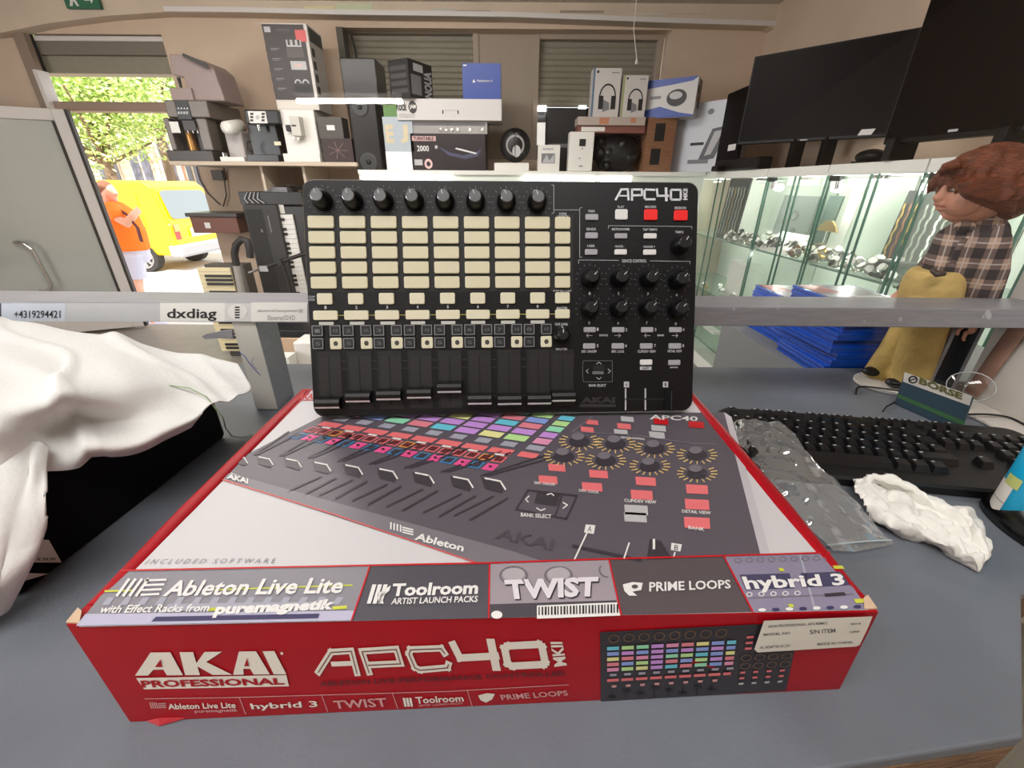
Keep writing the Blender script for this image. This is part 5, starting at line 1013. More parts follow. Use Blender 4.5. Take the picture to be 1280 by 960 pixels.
def cardstand(name, px0, px1, pyb, pyt, x, m, lab, cat, zb=SHELVES[0], lean=.03, th=.01):
    a = ox(px0, pyb, x).y; b = ox(px1, pyb, x).y; zt = ox((px0+px1)/2, pyt, x).z; y0, y1 = min(a, b), max(a, b); q = MB()
    q.hexa([Vector((x, y0, zb+.0005)), Vector((x+th, y0, zb+.0005)), Vector((x+th, y1, zb+.0005)), Vector((x, y1, zb+.0005))], [Vector((x+lean, y0, zt)), Vector((x+lean+th, y0, zt)), Vector((x+lean+th, y1, zt)), Vector((x+lean, y1, zt))], m)
    F = face_map((x, y1, zb), (x, y0, zb), (x+lean, y1, zt), n=Vector((-1, 0, .1)))
    return q, F
VB = mat('velvet_black', (26, 32, 32), .85); VG = mat('velvet_green', (64, 84, 78), .8)
def chain(q, F, s, m, l=3):
    for k in range(9): t = .12+k*.085; q.dell(F, s+.012*((k % 2)*2-1), t, .022, .05, m, l, 10)
q, F = cardstand('board', 1160, 1092, 338, 238, XC+.24, VB, '', '')
q.dec = .002
for i, s in enumerate((.08, .2, .32, .5, .62, .78, .9)): chain(q, F, s, [GOLD, LEB, GOLD, STE, STE, DIW, STE][i])
tag(q.build('chain_board'), 'tall black display board hung with chains and bracelets beside the doll', 'display board')
q, F = cardstand('board', 998, 957, 318, 244, XC+.33, mat('card_grey', (128, 134, 134), .5), '', ''); q.dec = .002
for a, b, r in ((.25, .5, .12), (.5, .6, .14), (.35, .75, .1), (.62, .3, .08)): q.dring(F, a, b, r, r*.8, .35, STE, 2, 14)
tag(q.build('earring_card'), 'grey jewellery card leaning in the middle cabinet', 'display board')
q, F = cardstand('board', 1024, 1008, 322, 244, XC+.22, VG, '', ''); tag(q.build('necklace_board'), 'narrow dark green jewellery board in the middle cabinet', 'display board')
q, F = cardstand('board', 917, 893, 302, 222, XC+.05, VB, '', ''); q.dec = .002
for s in (.15, .3, .45, .6, .75, .88): chain(q, F, s, STE if s != .45 else GOLD)
tag(q.build('bracelet_board'), 'black board hung with steel bracelets in the farthest cabinet', 'display board')
q, F = cardstand('card', 1052, 1040, 300, 236, XC+.20, PALE, '', ''); tag(q.build('price_card'), 'tall white price card standing in the middle cabinet', 'card')
py_ = ox(1034, 284, XC+.12); q = MB()
q.ext([py_+Vector((0, y, z)) for y, z in ((-.075, -.02), (.075, -.02), (.06, .005), (.02, .03), (-.02, .032), (-.06, .004))], (.012, 0, 0), mat('fan_gold', (206, 176, 116), .5)); q.cyl(py_+Vector((.006, 0, -.021)), (py_.x+.006, py_.y, SHELVES[0]+.002), .006, .012, STE, 10)
tag(q.build('fan_stand'), 'gold fan-shaped ornament on a slim stand in the glass cabinet', 'ornament')
q = MB(); y1, y0 = ox(1088, 335, XC+.06).y, ox(1116, 345, XC+.06).y; q.box((XC+.06, y0, SHELVES[0]+.0005), (XC+.16, y1, SHELVES[0]+.075), VB); tag(q.build('jewel_box', bev=.004), 'black jewel box at the front of the upper glass shelf beside the doll', 'box')
q = MB(); y1, y0 = ox(950, 316, XC+.05).y, ox(985, 322, XC+.05).y; q.hexa([Vector((XC+.03, y0, SHELVES[0]+.0005)), Vector((XC+.15, y0, SHELVES[0]+.0005)), Vector((XC+.15, y1, SHELVES[0]+.0005)), Vector((XC+.03, y1, SHELVES[0]+.0005))], [Vector((XC+.05, y0, SHELVES[0]+.03)), Vector((XC+.15, y0, SHELVES[0]+.11)), Vector((XC+.15, y1, SHELVES[0]+.11)), Vector((XC+.05, y1, SHELVES[0]+.03))], PALE); tag(q.build('cushion_stand', bev=.006), 'white sloping watch stand in the middle cabinet', 'stand')
q = MB(); y1, y0 = ox(905, 365, XC+.1).y, ox(925, 368, XC+.1).y; q.box((XC+.1, y0, SHELVES[1]+.0005), (XC+.2, y1, SHELVES[1]+.26), PALE); tag(q.build('gift_box', bev=.003), 'plain white box standing on the lower glass shelf of the farthest cabinet', 'box')
q = MB(); yb, ya = ox(893, 458, XC+.1).y, ox(918, 458, XC+.1).y; q.box((XC+.1, ya, SHELVES[2]+.0005), (XC+.3, yb, SHELVES[2]+.1), RED); q.box((XC+.099, ya+.06, SHELVES[2]+.03), (XC+.0995, ya+.2, SHELVES[2]+.07), PALE); tag(q.build('toy_box'), 'small red box on the lowest shelf seen past the controller edge', 'box')
q = MB(); a = ox(872, 440, XC+.06); b = ox(884, 413, XC+.06); q.box((XC+.06, min(a.y, ox(887, 440, XC+.06).y), SHELVES[2]+.101), (XC+.12, a.y, b.z), PALE); tag(q.build('boxed_headset'), 'white boxed headset low in the farthest cabinet, past the controller edge', 'box')
# ================= cartons and gear on the back cabinet =================
YF = YC+.06
def pc(px0, px1, pyb, pyt, m, zb=None, Y=YF, depth=.2, yaw=0, both=None):
    a = oy(px0, pyb, Y).x; b = oy(px1, pyb, Y).x; zt = oy((px0+px1)/2, pyt, Y).z; zb = ZT+.0006 if zb is None else zb+.0006
    R3 = Matrix.Rotation(yaw, 3, 'Z'); w = R3 @ Vector((b-a, 0, 0)); dv = R3 @ Vector((0, depth, 0)); o_ = Vector((a, Y, zb)); h = Vector((0, 0, zt-zb)); q = MB(); q.dec = .0012
    q.hexa([o_, o_+w, o_+w+dv, o_+dv], [o_+h, o_+w+h, o_+w+dv+h, o_+dv+h], m)
    return q, face_map(o_, o_+w, o_+h), face_map(o_+w, o_+w+dv, o_+w+h), zt, o_
def fin(q, name, lab, cat, bev=.003, grp=None): return tag(q.build(name, bev=0), lab, cat, grp)
# speakers
def speaker(px0, px1, pyb, pyt, zb, lab, depth, cones, Y=YF):
    q, F, Rr, zt, o_ = pc(px0, px1, pyb, pyt, mat('speaker_black', (16, 16, 17), .35), zb, Y, depth); t = thing('speaker', o_, lab, 'speaker'); q.build('cabinet', t, bev=.008)
    for (s, u, r) in cones:
        c = F(s, u); w = (F(1, 0)-F(0, 0)).length*r; k = MB(); k.rings([(c-Vector((0, .0, 0)), w), (c-Vector((0, .006, 0)), w), (c-Vector((0, .007, 0)), w*.86)], mat('cone_ring', (70, 72, 72), .35), 22, True, False); k.rings([(c-Vector((0, .006, 0)), w*.86), (c-Vector((0, .002, 0)), w*.35), (c-Vector((0, .006, 0)), w*.28), (c-Vector((0, .009, 0)), w*.02)], mat('cone_grey', (44, 46, 46), .4), 22, True); k.build('driver', t)
    return zt
zt = speaker(446, 478, 210, 128, None, 'tall black speaker with two round drivers standing on the back cabinet', .24, [(.5, .12, .33), (.42, .93, .3)])
speaker(431, 474, 127.5, 72, zt, 'plain black speaker box stacked on the tall speaker', .26, [])
# sign pieces beside the speaker
q, F, R_, zt, o_ = pc(484, 517, 210, 189.5, mat('white_lit_box', (240, 240, 240), .5)); fin(q, 'carton', 'small plain white carton right of the tall speaker', 'box')
q, F, R_, zt2, o_ = pc(482, 518, 189.5, 146, mat('pale_blue_board', (172, 182, 190), .5), zt, YF, .12)
LTR = mat('beige_letter', (206, 192, 160), .5); q.dtr(F, 'E', .06, .25, .34, .78, LTR, 2, .05); q.dtr(F, 'J', .56, .25, .84, .78, LTR, 2, .06); fin(q, 'letter_board', 'pale blue board with large beige letters right of the tall speaker', 'board')
q, F, R_, zt3, o_ = pc(480, 503, 146, 131, mat('box_green', (92, 132, 68), .5), zt2, YF+.02, .1); fin(q, 'carton', 'small green carton on top of the pale blue letter board', 'box')
# record player box, silver deck, long keyboard box, two boxes on it
q, F, R_, zt, o_ = pc(516, 607, 210, 167, mat('box_darkviolet', (30, 20, 26), .4), None, YF, .34)
q.drect(F, .02, .8, .34, .93, mat('print_dusty', (206, 164, 164), .5), 1); q.dtr(F, 'TURNTABLE', .04, .82, .31, .91, BLACK, 2, .03); q.dtr(F, '2000', .08, .52, .24, .68, WHITE, 2, .02); q.drect(F, .03, .14, .14, .3, LGREY, 1); q.dring(F, .22, .18, .055, .14, .5, mat('print_pinkwhite', (222, 186, 186), .5), 1, 18)
q.dpoly(F, [(.36, .66), (.5, .42), (.72, .32), (.9, .4), (.95, .6), (.86, .5), (.7, .42), (.52, .5)], mat('print_bluegrey', (70, 74, 100), .4), 1); q.dline(F, [(.62, .6), (.86, .48)], .04, WHITE, 2); q.dell(F, .34, .64, .02, .05, LGREY, 2)
fin(q, 'carton', 'dark violet record player carton printed 2000 on the back cabinet', 'box')
q, F, R_, zt, o_ = pc(513, 609, 167, 151, SILVER, zt, YF+.01, .3); t = thing('disc_player', o_, 'silver disc player on top of the dark record player carton', 'disc player'); q.drect(F, .02, .62, .98, .9, mat('deck_grey', (96, 96, 100), .4), 1); q.build('player_body', t)
for s in (.4, .47, .54, .62, .78, .94): c = F(s, .3); MB().cyl(c-Vector((0, .0005, 0)), c-Vector((0, .014, 0)), .013, .011, CHROME, 14).build('knob', t)
q, F, R_, zt, o_ = pc(497, 627, 151, 123.5, mat('box_white', (206, 202, 200), .5), zt, YF-.02, .3)
q.dtr(F, 'Rock', -.02 + .02, .42, .1, .86, BLACK, 2, .03); q.dell(F, .155, .6, .04, .3, BLACK, 1); q.dtr(F, 'JAM', .125, .48, .185, .72, WHITE, 2, .03); q.dline(F, [(.44, .3), (.44, .46), (.585, .46), (.585, .3)], .012, BLACK, 1)
q.dtr(F, 'ELECTRONIC KEYBOARD', .02, .2, .17, .27, GREY, 2, .0); q.dtr(F, 'SUPERKIT', .02, .1, .17, .16, GREY, 2, .0)
fin(q, 'carton', 'long white keyboard carton lying across the silver disc player', 'box'); zl = zt
q, F, R_, zt, o_ = pc(489, 520, 123.5, 76, mat('box_charcoal', (28, 26, 27), .45), zl, YF, .26, -.5)
for k in range(4): q.drect(F, .08, .12+k*.2, .9, .24+k*.2, mat('print_dimgrey', (66, 64, 66), .5), 1)
q.dtext(R_, 'NOUA', [(.96, .08), (.96, .8), (.62, .8), (.62, .08)], LGREY, 2, .04); q.drect(R_, .08, .1, .5, .62, GREY, 1); q.drect(R_, .2, .72, .6, .92, LGREY, 1)
fin(q, 'carton', 'charcoal carton with grey lettering turned sideways on the long white carton', 'box')
q, F, R_, zt, o_ = pc(579, 626, 123.5, 79, BLUE, zl, YF-.01, .1); q.dpoly(F, [(.25, .47), (.34, .47), (.3, .56)], WHITE, 1); q.dtr(F, 'PlayStation 4', .38, .47, .78, .55, WHITE, 2, .01); q.drect(F, .03, .92, .12, .96, WHITE, 1); fin(q, 'carton', 'blue game console carton standing on the long white carton', 'box')
# round black headset display
q, F, R_, zt, o_ = pc(618, 661, 211, 203.5, PALE, None, YF, .14); fin(q, 'carton', 'flat white carton under the round black fan speaker', 'box')
c = oy(644, 182, YF+.05); t = thing('round_speaker', Vector((c.x, c.y, zt+.0008)), 'round black desk speaker on the flat white carton', 'speaker'); r = c.z-zt-.001
MB().rings([(c+Vector((0, .05, 0)), r*.7), (c+Vector((0, .02, 0)), r*.98), (c+Vector((0, -.02, 0)), r*.98), (c+Vector((0, -.035, 0)), r*.85), (c+Vector((0, -.02, 0)), r*.6), (c+Vector((0, -.03, 0)), r*.1)], mat('speaker_black', (16, 16, 17), .35), 28).build('speaker_shell', t)
q = MB(); q.dring(face_map(c+Vector((-.1, -.034, -.1)), c+Vector((.1, -.034, -.1)), c+Vector((-.1, -.034, .1))), .5, .5, .35, .35, .2, SILVER, 1); q.dell(face_map(c+Vector((-.1, -.034, -.1)), c+Vector((.1, -.034, -.1)), c+Vector((-.1, -.034, .1))), .55, .3, .16, .2, LGREY, 2); q.build('front_badge', t)
# white devices
q, F, R_, zt, o_ = pc(672, 699, 211, 181, PALE, None, YF, .1); q.drect(F, .16, .3, .78, .68, GREY, 1); q.dpoly(F, [(.2, .32), (.4, .64), (.52, .4), (.74, .66), (.74, .32)], LGREY, 2); q.drect(F, .2, .8, .7, .88, LGREY, 1); fin(q, 'carton', 'small white carton with grey picture right of the round black speaker', 'box')
q, F, R_, zt4, o_ = pc(671, 681, 181, 153, mat('panel_white', (240, 240, 238), .4), zt, YF+.02, .05); fin(q, 'panel_light', 'narrow upright white panel on the small white carton', 'panel')
q, F, R_, zt, o_ = pc(710, 740, 211, 164.5, PALE, None, YF-.02, .12); t = thing('wall_box_unit', o_, 'white wall unit with small square display standing on the back cabinet', 'device'); q.build('housing', t, bev=.006); k = MB(); k.dec = .002; k.drect(F, .4, .64, .66, .82, INK, 2); k.dell(F, .53, .58, .02, .02, INK, 2); k.drect(F, .4, .33, .5, .35, GREY, 2); k.drect(F, .44, .12, .6, .15, GREY, 2); wid(k.build('display', t), 'small dark display')
q, F, R_, zt, o_ = pc(682, 728, 211, 136, mat('gear_black', (15, 15, 16), .4), None, YF+.2, .2); q.drect(F, .05, .4, .95, .46, GREY, 1); q.drect(F, .1, .1, .9, .3, DARK, 1); fin(q, 'amplifier', 'black amplifier tower behind the white wall unit', 'amplifier')
# black bag pile with boxes on it
bgp = MB(); a, b = oy(744, 211, YF+.06), oy(801, 211, YF+.06); w_ = b.x-a.x; rg = random.Random(9); zbag = oy(770, 166, YF+.06).z
bgp.ball((a.x+w_*.5, YF+.16, (ZT+zbag)/2), (w_*.52, .12, (zbag-ZT)*.5), BLACK, 24, 16)
for k in range(26): bgp.ball((a.x+w_*rg.uniform(.08, .92), YF+.08+rg.uniform(-.02, .1), ZT+.03+rg.uniform(0, (zbag-ZT)-.06)), rg.uniform(.02, .035), BLACK, 10, 8)
ob = remesh(bgp.build('camera_bag'), .008, 4); tag(ob, 'lumpy black camera bag between the white wall unit and the brown speakers', 'bag')
q, F, R_, zt, o_ = pc(722, 806, 166, 157, mat('box_dimred', (124, 76, 66), .5), zbag-.004, YF+.04, .24); q.drect(F, .05, .2, .4, .8, PALE, 1); fin(q, 'carton', 'flat dim red carton on the black camera bag', 'box')
q, F, R_, zt, o_ = pc(722, 806, 157, 146, mat('box_palepink', (178, 164, 154), .5), zt, YF+.02, .24); q.drect(F, .32, .1, .46, .9, mat('box_orange', (186, 128, 96), .5), 1); q.drect(F, .78, .3, .86, .9, mat('box_orange', (186, 128, 96), .5), 1); fin(q, 'carton', 'flat pale carton under the two headphone boxes', 'box'); zh = zt
def headbox(px0, px1, pyt, edge, lab):
    q, F, R_, zt, o_ = pc(px0, px1, 146, pyt, mat('box_offwhite', (200, 194, 190), .5), zh, YF+.03, .12)
    q.drect(F, -.0, 0, .07, 1, edge, 1); c = .56
    q.dring(F, c, .42, .3, .27, .14, INK, 2, 24, 0, pi); q.drect(F, c-.31, .16, c-.14, .44, INK, 2); q.drect(F, c+.14, .16, c+.31, .44, INK, 2); q.dpoly(F, [(c-.14, .1), (c+.1, .16), (c+.08, .3), (c-.14, .36)], GREY, 1); q.drect(F, .12, .9, .2, .95, INK, 2); q.drect(F, .66, .9, .92, .92, GREY, 2)
    fin(q, 'headphone_box', lab, 'box', grp='headphone boxes')
headbox(738, 772, 85, mat('edge_blue', (92, 116, 142), .5), 'larger off white headphone box with blue edge'); headbox(775, 805, 94, mat('edge_lime', (150, 156, 104), .5), 'smaller off white headphone box with lime edge')
q, F, R_, zt, o_ = pc(803, 860, 166, 101, mat('box_vrwhite', (196, 194, 192), .45), oy(820, 146.5, YF).z, YF+.1, .2, -.5)
q.dpoly(F, [(0, 0), (0, .22), (.3, .3), (.7, .12), (1, .04), (1, 0)], BLUE, 1); q.dpoly(F, [(0, .78), (0, 1), (1, 1), (.9, .9), (.5, .84)], BLUE, 1); q.dell(F, .62, .5, .2, .22, INK, 2); q.dell(F, .6, .56, .13, .1, LGREY, 3); q.drect(F, .08, .5, .3, .58, GREY, 2); q.drect(R_, .02, .3, .3, .98, mat('box_vrwhite', (196, 194, 192), .45), 1); q.drect(R_, .4, .25, .95, .98, DARK, 1); q.dell(R_, .2, .55, .14, .22, mat('face_tan', (170, 130, 110), .5), 2); q.dell(R_, .2, .7, .16, .1, INK, 3)
fin(q, 'carton', 'blue and white headset carton with pictures, at the right of the headphone boxes', 'box')
WDS = mat('wood_brown', (132, 92, 66), .5, noise=.2, nscale=12, stretch=(1, 1, 6))
q, F, R_, zt, o_ = pc(803, 838, 211, 147, WDS, None, YF+.05, .2); q.drect(F, .28, .58, .62, .9, DARK, 1); q.drect(F, .22, .14, .56, .44, DARK, 1); fin(q, 'wooden_speaker', 'brown wooden speaker with two dark grilles beside the white monitor carton', 'speaker')
# white monitor carton, corner towards the camera
q, F, R_, zt, o_ = pc(837, 912, 211.5, 132, mat('box_bluewhite', (206, 208, 216), .45), None, YF+.19, .2, -.85)
q.drect(R_, 0, 0, 1, 1, mat('box_silver_side', (158, 158, 166), .4), 1)
q.dpoly(F, [(.46, .16), (.72, .2), (.9, .66), (.62, .62)], mat('print_graphite', (90, 92, 98), .4), 1); q.dpoly(F, [(.56, .24), (.66, .26), (.8, .6), (.66, .58)], LGREY, 2); q.drect(F, .3, .13, .64, .19, GREY, 2); q.drect(F, .3, .4, .52, .44, INK, 2); q.dell(F, .55, .86, .05, .04, GREY, 2)
fin(q, 'monitor_box', 'tall white monitor carton with a stand picture at the cabinet corner', 'box')
# pull cord
p0 = oy(792, 36, YF+.1); p1 = oy(796, 74, YF+.1); q = MB(); q.tube([Vector((p0.x, p0.y, 1.5)), p0, p1], .003, PALE, 6); q.cyl(p1, p1-Vector((0, 0, .03)), .006, .012, PALE, 10); tag(q.build('pull_cord'), 'white pull cord hanging in front of the right shutter', 'cord')
# ================= screens on the right =================
SCR = mat('screen_black', (8, 4, 4), .35, spec=.05); BZL = mat('bezel_black', (9, 8, 8), .4, spec=.2)
def tv(q4, zb, yoff, lab, thick=.05, sticker=None, stands=()):
    TL, TR, BR, BL = q4; p = oz(*BR, zb); r = oz(*BL, zb); d = (p-r).normalized(); n_ = Vector((d.y, -d.x, 0)); n_ = -n_ if n_.dot(EYE-p) < 0 else n_
    P = Map(lambda a, b: opl(a, b, p, n_), n_); bl, br, tl, tr = P(*BL), P(*BR), P(*TL), P(*TR); bl.z = br.z = zb
    zt = (tl.z+tr.z)/2; xs = [(v-bl).dot(d) for v in (bl, br)]; L = xs[1]; F = face_map(bl, bl+d*L, bl+Vector((0, 0, zt-zb)), n=n_)
    t = thing('television', bl+d*L/2-Vector((0, 0, zb-ZT)), lab, 'television'); q = MB(); B = [F(0, 0), F(1, 0), F(1, 0)-n_*thick, F(0, 0)-n_*thick]; h = Vector((0, 0, zt-zb)); q.hexa(B, [v+h for v in B], BZL); q.build('housing', t, bev=.004)
    q = MB(); q.dec = .001; q.drect(F, .012, .035, .988, .985, SCR, 2); q.build('screen', t); return t, F, n_, d, zt
ZV = ZT+.145
t, F, n_, d, zt = tv(((941, 75), (1145, 30), (1108, 171), (921, 181)), ZV, 0, 'large black television standing on the cabinets behind the wall screen')
q = MB(); q.dec = .0025; q.dpoly(F, [(.83, .03), (.91, .03), (.925, .09), (.845, .09)], WHITE, 1); wid(q.build('price_sticker', t), 'white price sticker'); q = MB(); q.dec = .0025; q.drect(F, .47, .008, .52, .02, LGREY, 1); q.build('badge', t)
for s in (.45, .66): c = F(s, 0)-n_*.03; q = MB(); q.box((c.x-.035, c.y-.02, ZT+.001), (c.x+.035, c.y+.02, c.z+.02), BZL); q.build('stand_foot', t, bev=.004)
t, F, n_, d, zt = tv(((1161, -6), (1330, -60), (1278, 165), (1103, 181)), ZT+.06, 0, 'huge black television hanging at the upper right above the doll')
q = MB(); q.dec = .0025; q.drect(F, .52, .045, .59, .062, LGREY, 1); q.build('badge', t); c = F(.12, 0)-n_*.03; MB().box((c.x-.05, c.y-.02, ZT+.001), (c.x+.05, c.y+.02, c.z+.02), BZL).build('stand_foot', t, bev=.004); c = F(.92, 0)-n_*.03; MB().box((c.x-.05, c.y-.02, ZT+.001), (c.x+.05, c.y+.02, c.z+.02), BZL).build('stand_foot', t, bev=.004)
t, F, n_, d, zt = tv(((884, 126), (926, 114), (917, 208.5), (893, 210.5)), ZT+.024, 0, 'smaller black monitor behind the white monitor carton', .03)
c = F(.5, 0)-n_*.015; MB().box((c.x-.08, c.y-.05, ZT+.0006), (c.x+.08, c.y+.05, c.z+.01), BZL).build('stand_foot', t, bev=.004)
q = MB(); q.dec = .0025; q.drect(F, .55, .22, .92, .3, WHITE, 1); wid(q.build('price_sticker', t), 'white price sticker')
p = ox(925, 207, XC+.1); sbm = MB(); a = ox(908, 208, XC+.06); b = ox(966, 203, XC+.06); a.z = b.z = ZT; dd = Vector((b.x-a.x, b.y-a.y, 0)); nn = Vector((-dd.y, dd.x, 0)).normalized()*.09
nn = -nn if nn.y < 0 else nn; z0 = Vector((0, 0, .001)); hz = Vector((0, 0, .07)); sbm.hexa([a+z0, b+z0, b+nn+z0, a+nn+z0], [a+hz, b+hz, b+nn+hz, a+nn+hz], BZL); tag(sbm.build('sound_bar', bev=.01), 'short black sound bar under the big television', 'speaker')
q = MB(); c = ox(1088, 196, XC+.1); c.z = ZT; q.ball(c+Vector((0, 0, .03)), (.05, .07, .03), BZL, 16, 10); q.box((c.x-.045, c.y-.05, c.z+.0005), (c.x+.045, c.y+.05, c.z+.012), BZL); tag(q.build('projector'), 'small black rounded gadget on the cabinet between the two televisions', 'gadget')
# ================= left shelf with coffee machines =================
YL = 3.62; ZS = oy(330, 202, YL).z; xs0, xs1 = oy(211, 202, YL).x, oy(446, 202, YL).x
SHW = mat('shelf_cream', (196, 180, 160), .5)
sh_ = thing('wall_shelf', ((xs0+xs1)/2, YL+.28, ZS-.03), 'long cream wall shelf carrying the coffee machines', 'shelf'); MB().box((xs0, YL, ZS-.028), (xs1, YB-.001, ZS), SHW).build('shelf_board', sh_, bev=.003)
for px in (318, 372): x = oy(px, 205, YL).x; MB().box((x-.01, YL+.08, ZS-.2), (x+.01, YB-.001, ZS-.029), SHW).build('bracket', sh_)
YG = YL+.03
SLV = mat('machine_silver', (112, 104, 98), .4, .4); SLD = mat('machine_dark', (62, 58, 56), .4, .3); BRS = mat('brass_glow', (190, 140, 80), .3, .6)
def Q(px, py, dy=0): return oy(px, py, YG+dy)
def qbox(mb, px0, py0, px1, py1, y0, y1, m, zb=None):
    """box from pixel rectangle read at depth YG+y0"""
    c = (px0+px1)/2; a = Q(px0, (py0+py1)/2, y0).x; b = Q(px1, (py0+py1)/2, y0).x; z1 = Q(c, py0, y0).z; z0 = Q(c, py1, y0).z if zb is None else zb
    mb.box((a, YG+y0, z0), (b, YG+y1, z1), m); return mb
Zs = ZS+.0006
cm = thing('coffee_machine', Vector((Q(255, 190).x, YG+.15, ZS)), 'silver coffee machine with black button panel at the left end of the shelf', 'coffee machine')
qbox(MB(), 209, 188, 266, 199, 0, .42, SLD, Zs).build('drip_tray', cm, bev=.004); m_ = MB(); zb = Q(250, 188).z+.001
qbox(m_, 218, 147, 262, 189, .14, .42, SLD, zb); qbox(m_, 207, 125, 260, 147, 0, .42, SLV); qbox(m_, 249, 147, 262, 189, .02, .14, SLV, zb); qbox(m_, 209, 147, 216, 189, .05, .14, SLV, zb); m_.build('housing', cm, bev=.008)
p_ = MB(); qbox(p_, 220, 126, 237, 149, -.006, 0, mat('gloss_panel', (12, 12, 14), .35)); F = face_map(Q(220, 149, -.0065), Q(237, 149, -.0065), Q(220, 126, -.0065)); p_.dec = .001
for k in range(4): p_.drect(F, .12+k*.22, .55, .22+k*.22, .63, WHITE, 1); p_.drect(F, .14+k*.2, .28, .28+k*.2, .42, LGREY, 1)
p_.build('button_panel', cm); p_ = MB(); qbox(p_, 229, 151, 244, 163, .0, .1, SLD); 
for x in (235, 241, 247): c = Q(x, 163, .02); p_.cyl(c+Vector((0, 0, .02)), c-Vector((0, 0, .02)), .008, .006, CHROME, 10)
p_.build('spout', cm); c = Q(240, 178, .12); MB().cyl((c.x, c.y, zb), (c.x, c.y, zb+.13), .03, .03, BRS, 18).build('milk_can', cm)
p_ = MB(); qbox(p_, 213, 152, 224, 166, .01, .012, PALE); p_.build('paper_note', cm)
# second machine lying on the first
zt = Q(240, 125).z+.0008
cm2 = thing('coffee_machine', Vector((Q(245, 125).x, YG+.15, zt)), 'older pinkish grey coffee machine stacked on top of the silver one', 'coffee machine'); m2 = MB(); PKG = mat('machine_pinkgrey', (150, 132, 128), .5)
pr_ = [Q(*p) for p in ((205, 65), (224, 66), (250, 74), (262, 84), (271, 108), (277, 125), (236, 125), (231, 112), (224, 95), (210, 92))]
for p in pr_:
    p.y = YG+.04
    if abs(p.z-Q(240, 125).z) < .01: p.z = zt
m2.ext(pr_, (0, .26, 0), PKG); m2.build('housing', cm2, bev=.01); m3 = MB(); qbox(m3, 213, 110, 240, 124, .02, .2, PKG, zt); m3.build('cup_stand', cm2, bev=.004)
m3 = MB(); c = Q(223, 97, .08); m3.cyl(c, c-Vector((0, 0, .06)), .012, .008, DARK, 12); m3.build('spout', cm2); m3 = MB(); m3.hexa([Q(228, 70, .0), Q(260, 86, .0), Q(260, 86, .1), Q(228, 70, .1)], [Q(228, 66, .0), Q(258, 79, .0), Q(258, 79, .1), Q(228, 66, .1)], SLD); m3.build('top_lid', cm2)
# small white capsule machine
np_ = thing('capsule_machine', Vector((Q(292, 195).x, YG+.1, ZS)), 'small white capsule coffee machine between the silver and black machines', 'coffee machine')
a, b = Q(283, 160, .0), Q(300, 158, .2); MB().rings([(a, .02), (a+Vector((0, .005, 0)), .045), (b, .048), (b+Vector((0, .03, 0)), .03)], PALE, 20).build('brew_head', np_); m4 = MB(); qbox(m4, 283, 163, 304, 197, .1, .22, mat('capsule_grey', (176, 168, 164), .4), Zs+.012); m4.build('housing', np_, bev=.012); m4 = MB(); qbox(m4, 275, 196, 305, 200, .0, .24, PALE, Zs); m4.build('base', np_, bev=.003)
c = Q(280, 190, .05); MB().rings([(Vector((c.x, c.y, Zs+.013)), .018), (Vector((c.x, c.y, Zs+.06)), .021)], CHROME, 16).build('cup', np_)
# black machine
bm2 = thing('coffee_machine', Vector((Q(330, 195).x, YG+.15, ZS)), 'black coffee machine with white instruction sticker next to the white one', 'coffee machine'); GBK = mat('machine_black', (14, 13, 13), .3)
m5 = MB(); qbox(m5, 306, 137, 348, 155, 0, .3, GBK); qbox(m5, 312, 155, 348, 193, .12, .3, GBK, Zs+.03); m5.build('housing', bm2, bev=.008); m5 = MB(); qbox(m5, 309, 193, 348, 200, -.02, .3, GBK, Zs); m5.build('drip_tray', bm2, bev=.003)
m5 = MB(); qbox(m5, 311, 139, 333, 154, -.003, 0, PALE); F = face_map(Q(311, 154, -.0035), Q(333, 154, -.0035), Q(311, 139, -.0035)); m5.dec = .001
for k in range(3): m5.drect(F, .08, .15+k*.27, .26, .33+k*.27, INK, 1); m5.drect(F, .72, .15+k*.27, .9, .33+k*.27, INK, 1)
m5.dell(F, .5, .5, .12, .2, LGREY, 1); wid(m5.build('sticker', bm2), 'white sticker with black symbols'); c = Q(324, 160, .06); MB().cyl(c+Vector((0, 0, .03)), c-Vector((0, 0, .02)), .016, .01, CHROME, 14).build('spout', bm2)
c = Q(347, 178, .1); MB().box((c.x-.025, c.y-.005, c.z-.02), (c.x+.025, c.y, c.z+.005), mat('tray_glint', (220, 214, 180), .3)).build('tray_glint_plate', bm2); c = Q(312, 182, .03)  # pale plate coloured to imitate a glint on the drip tray
MB().tube([c+Vector((.02, 0, .03)), c+Vector((-.01, -.01, .02)), c+Vector((-.015, -.01, -.03)), c+Vector((.015, 0, -.05))], .005, GBK, 8).build('handle', bm2)
# white machine
wm = thing('coffee_machine', Vector((Q(378, 195).x, YG+.15, ZS)), 'white upright coffee machine with a small dispenser unit, right of the black one', 'coffee machine'); m6 = MB(); qbox(m6, 354, 137, 396, 193, .04, .32, PALE, Zs+.02); m6.build('housing', wm, bev=.008)
m6 = MB(); qbox(m6, 354, 192, 400, 200, -.01, .32, PALE, Zs); m6.build('base', wm, bev=.003); m6 = MB(); qbox(m6, 363, 145, 375, 170, -.03, .04, mat('dispenser_grey', (198, 194, 186), .4)); qbox(m6, 357, 156, 363, 164, .0, .04, INK); qbox(m6, 366, 171, 369, 175, -.02, .0, PALE); qbox(m6, 371, 171, 374, 175, -.02, .0, PALE); m6.build('dispenser', wm, bev=.004)
m6 = MB(); qbox(m6, 364.5, 156, 370, 158, -.0315, -.03, INK); m6.build('slot', wm)
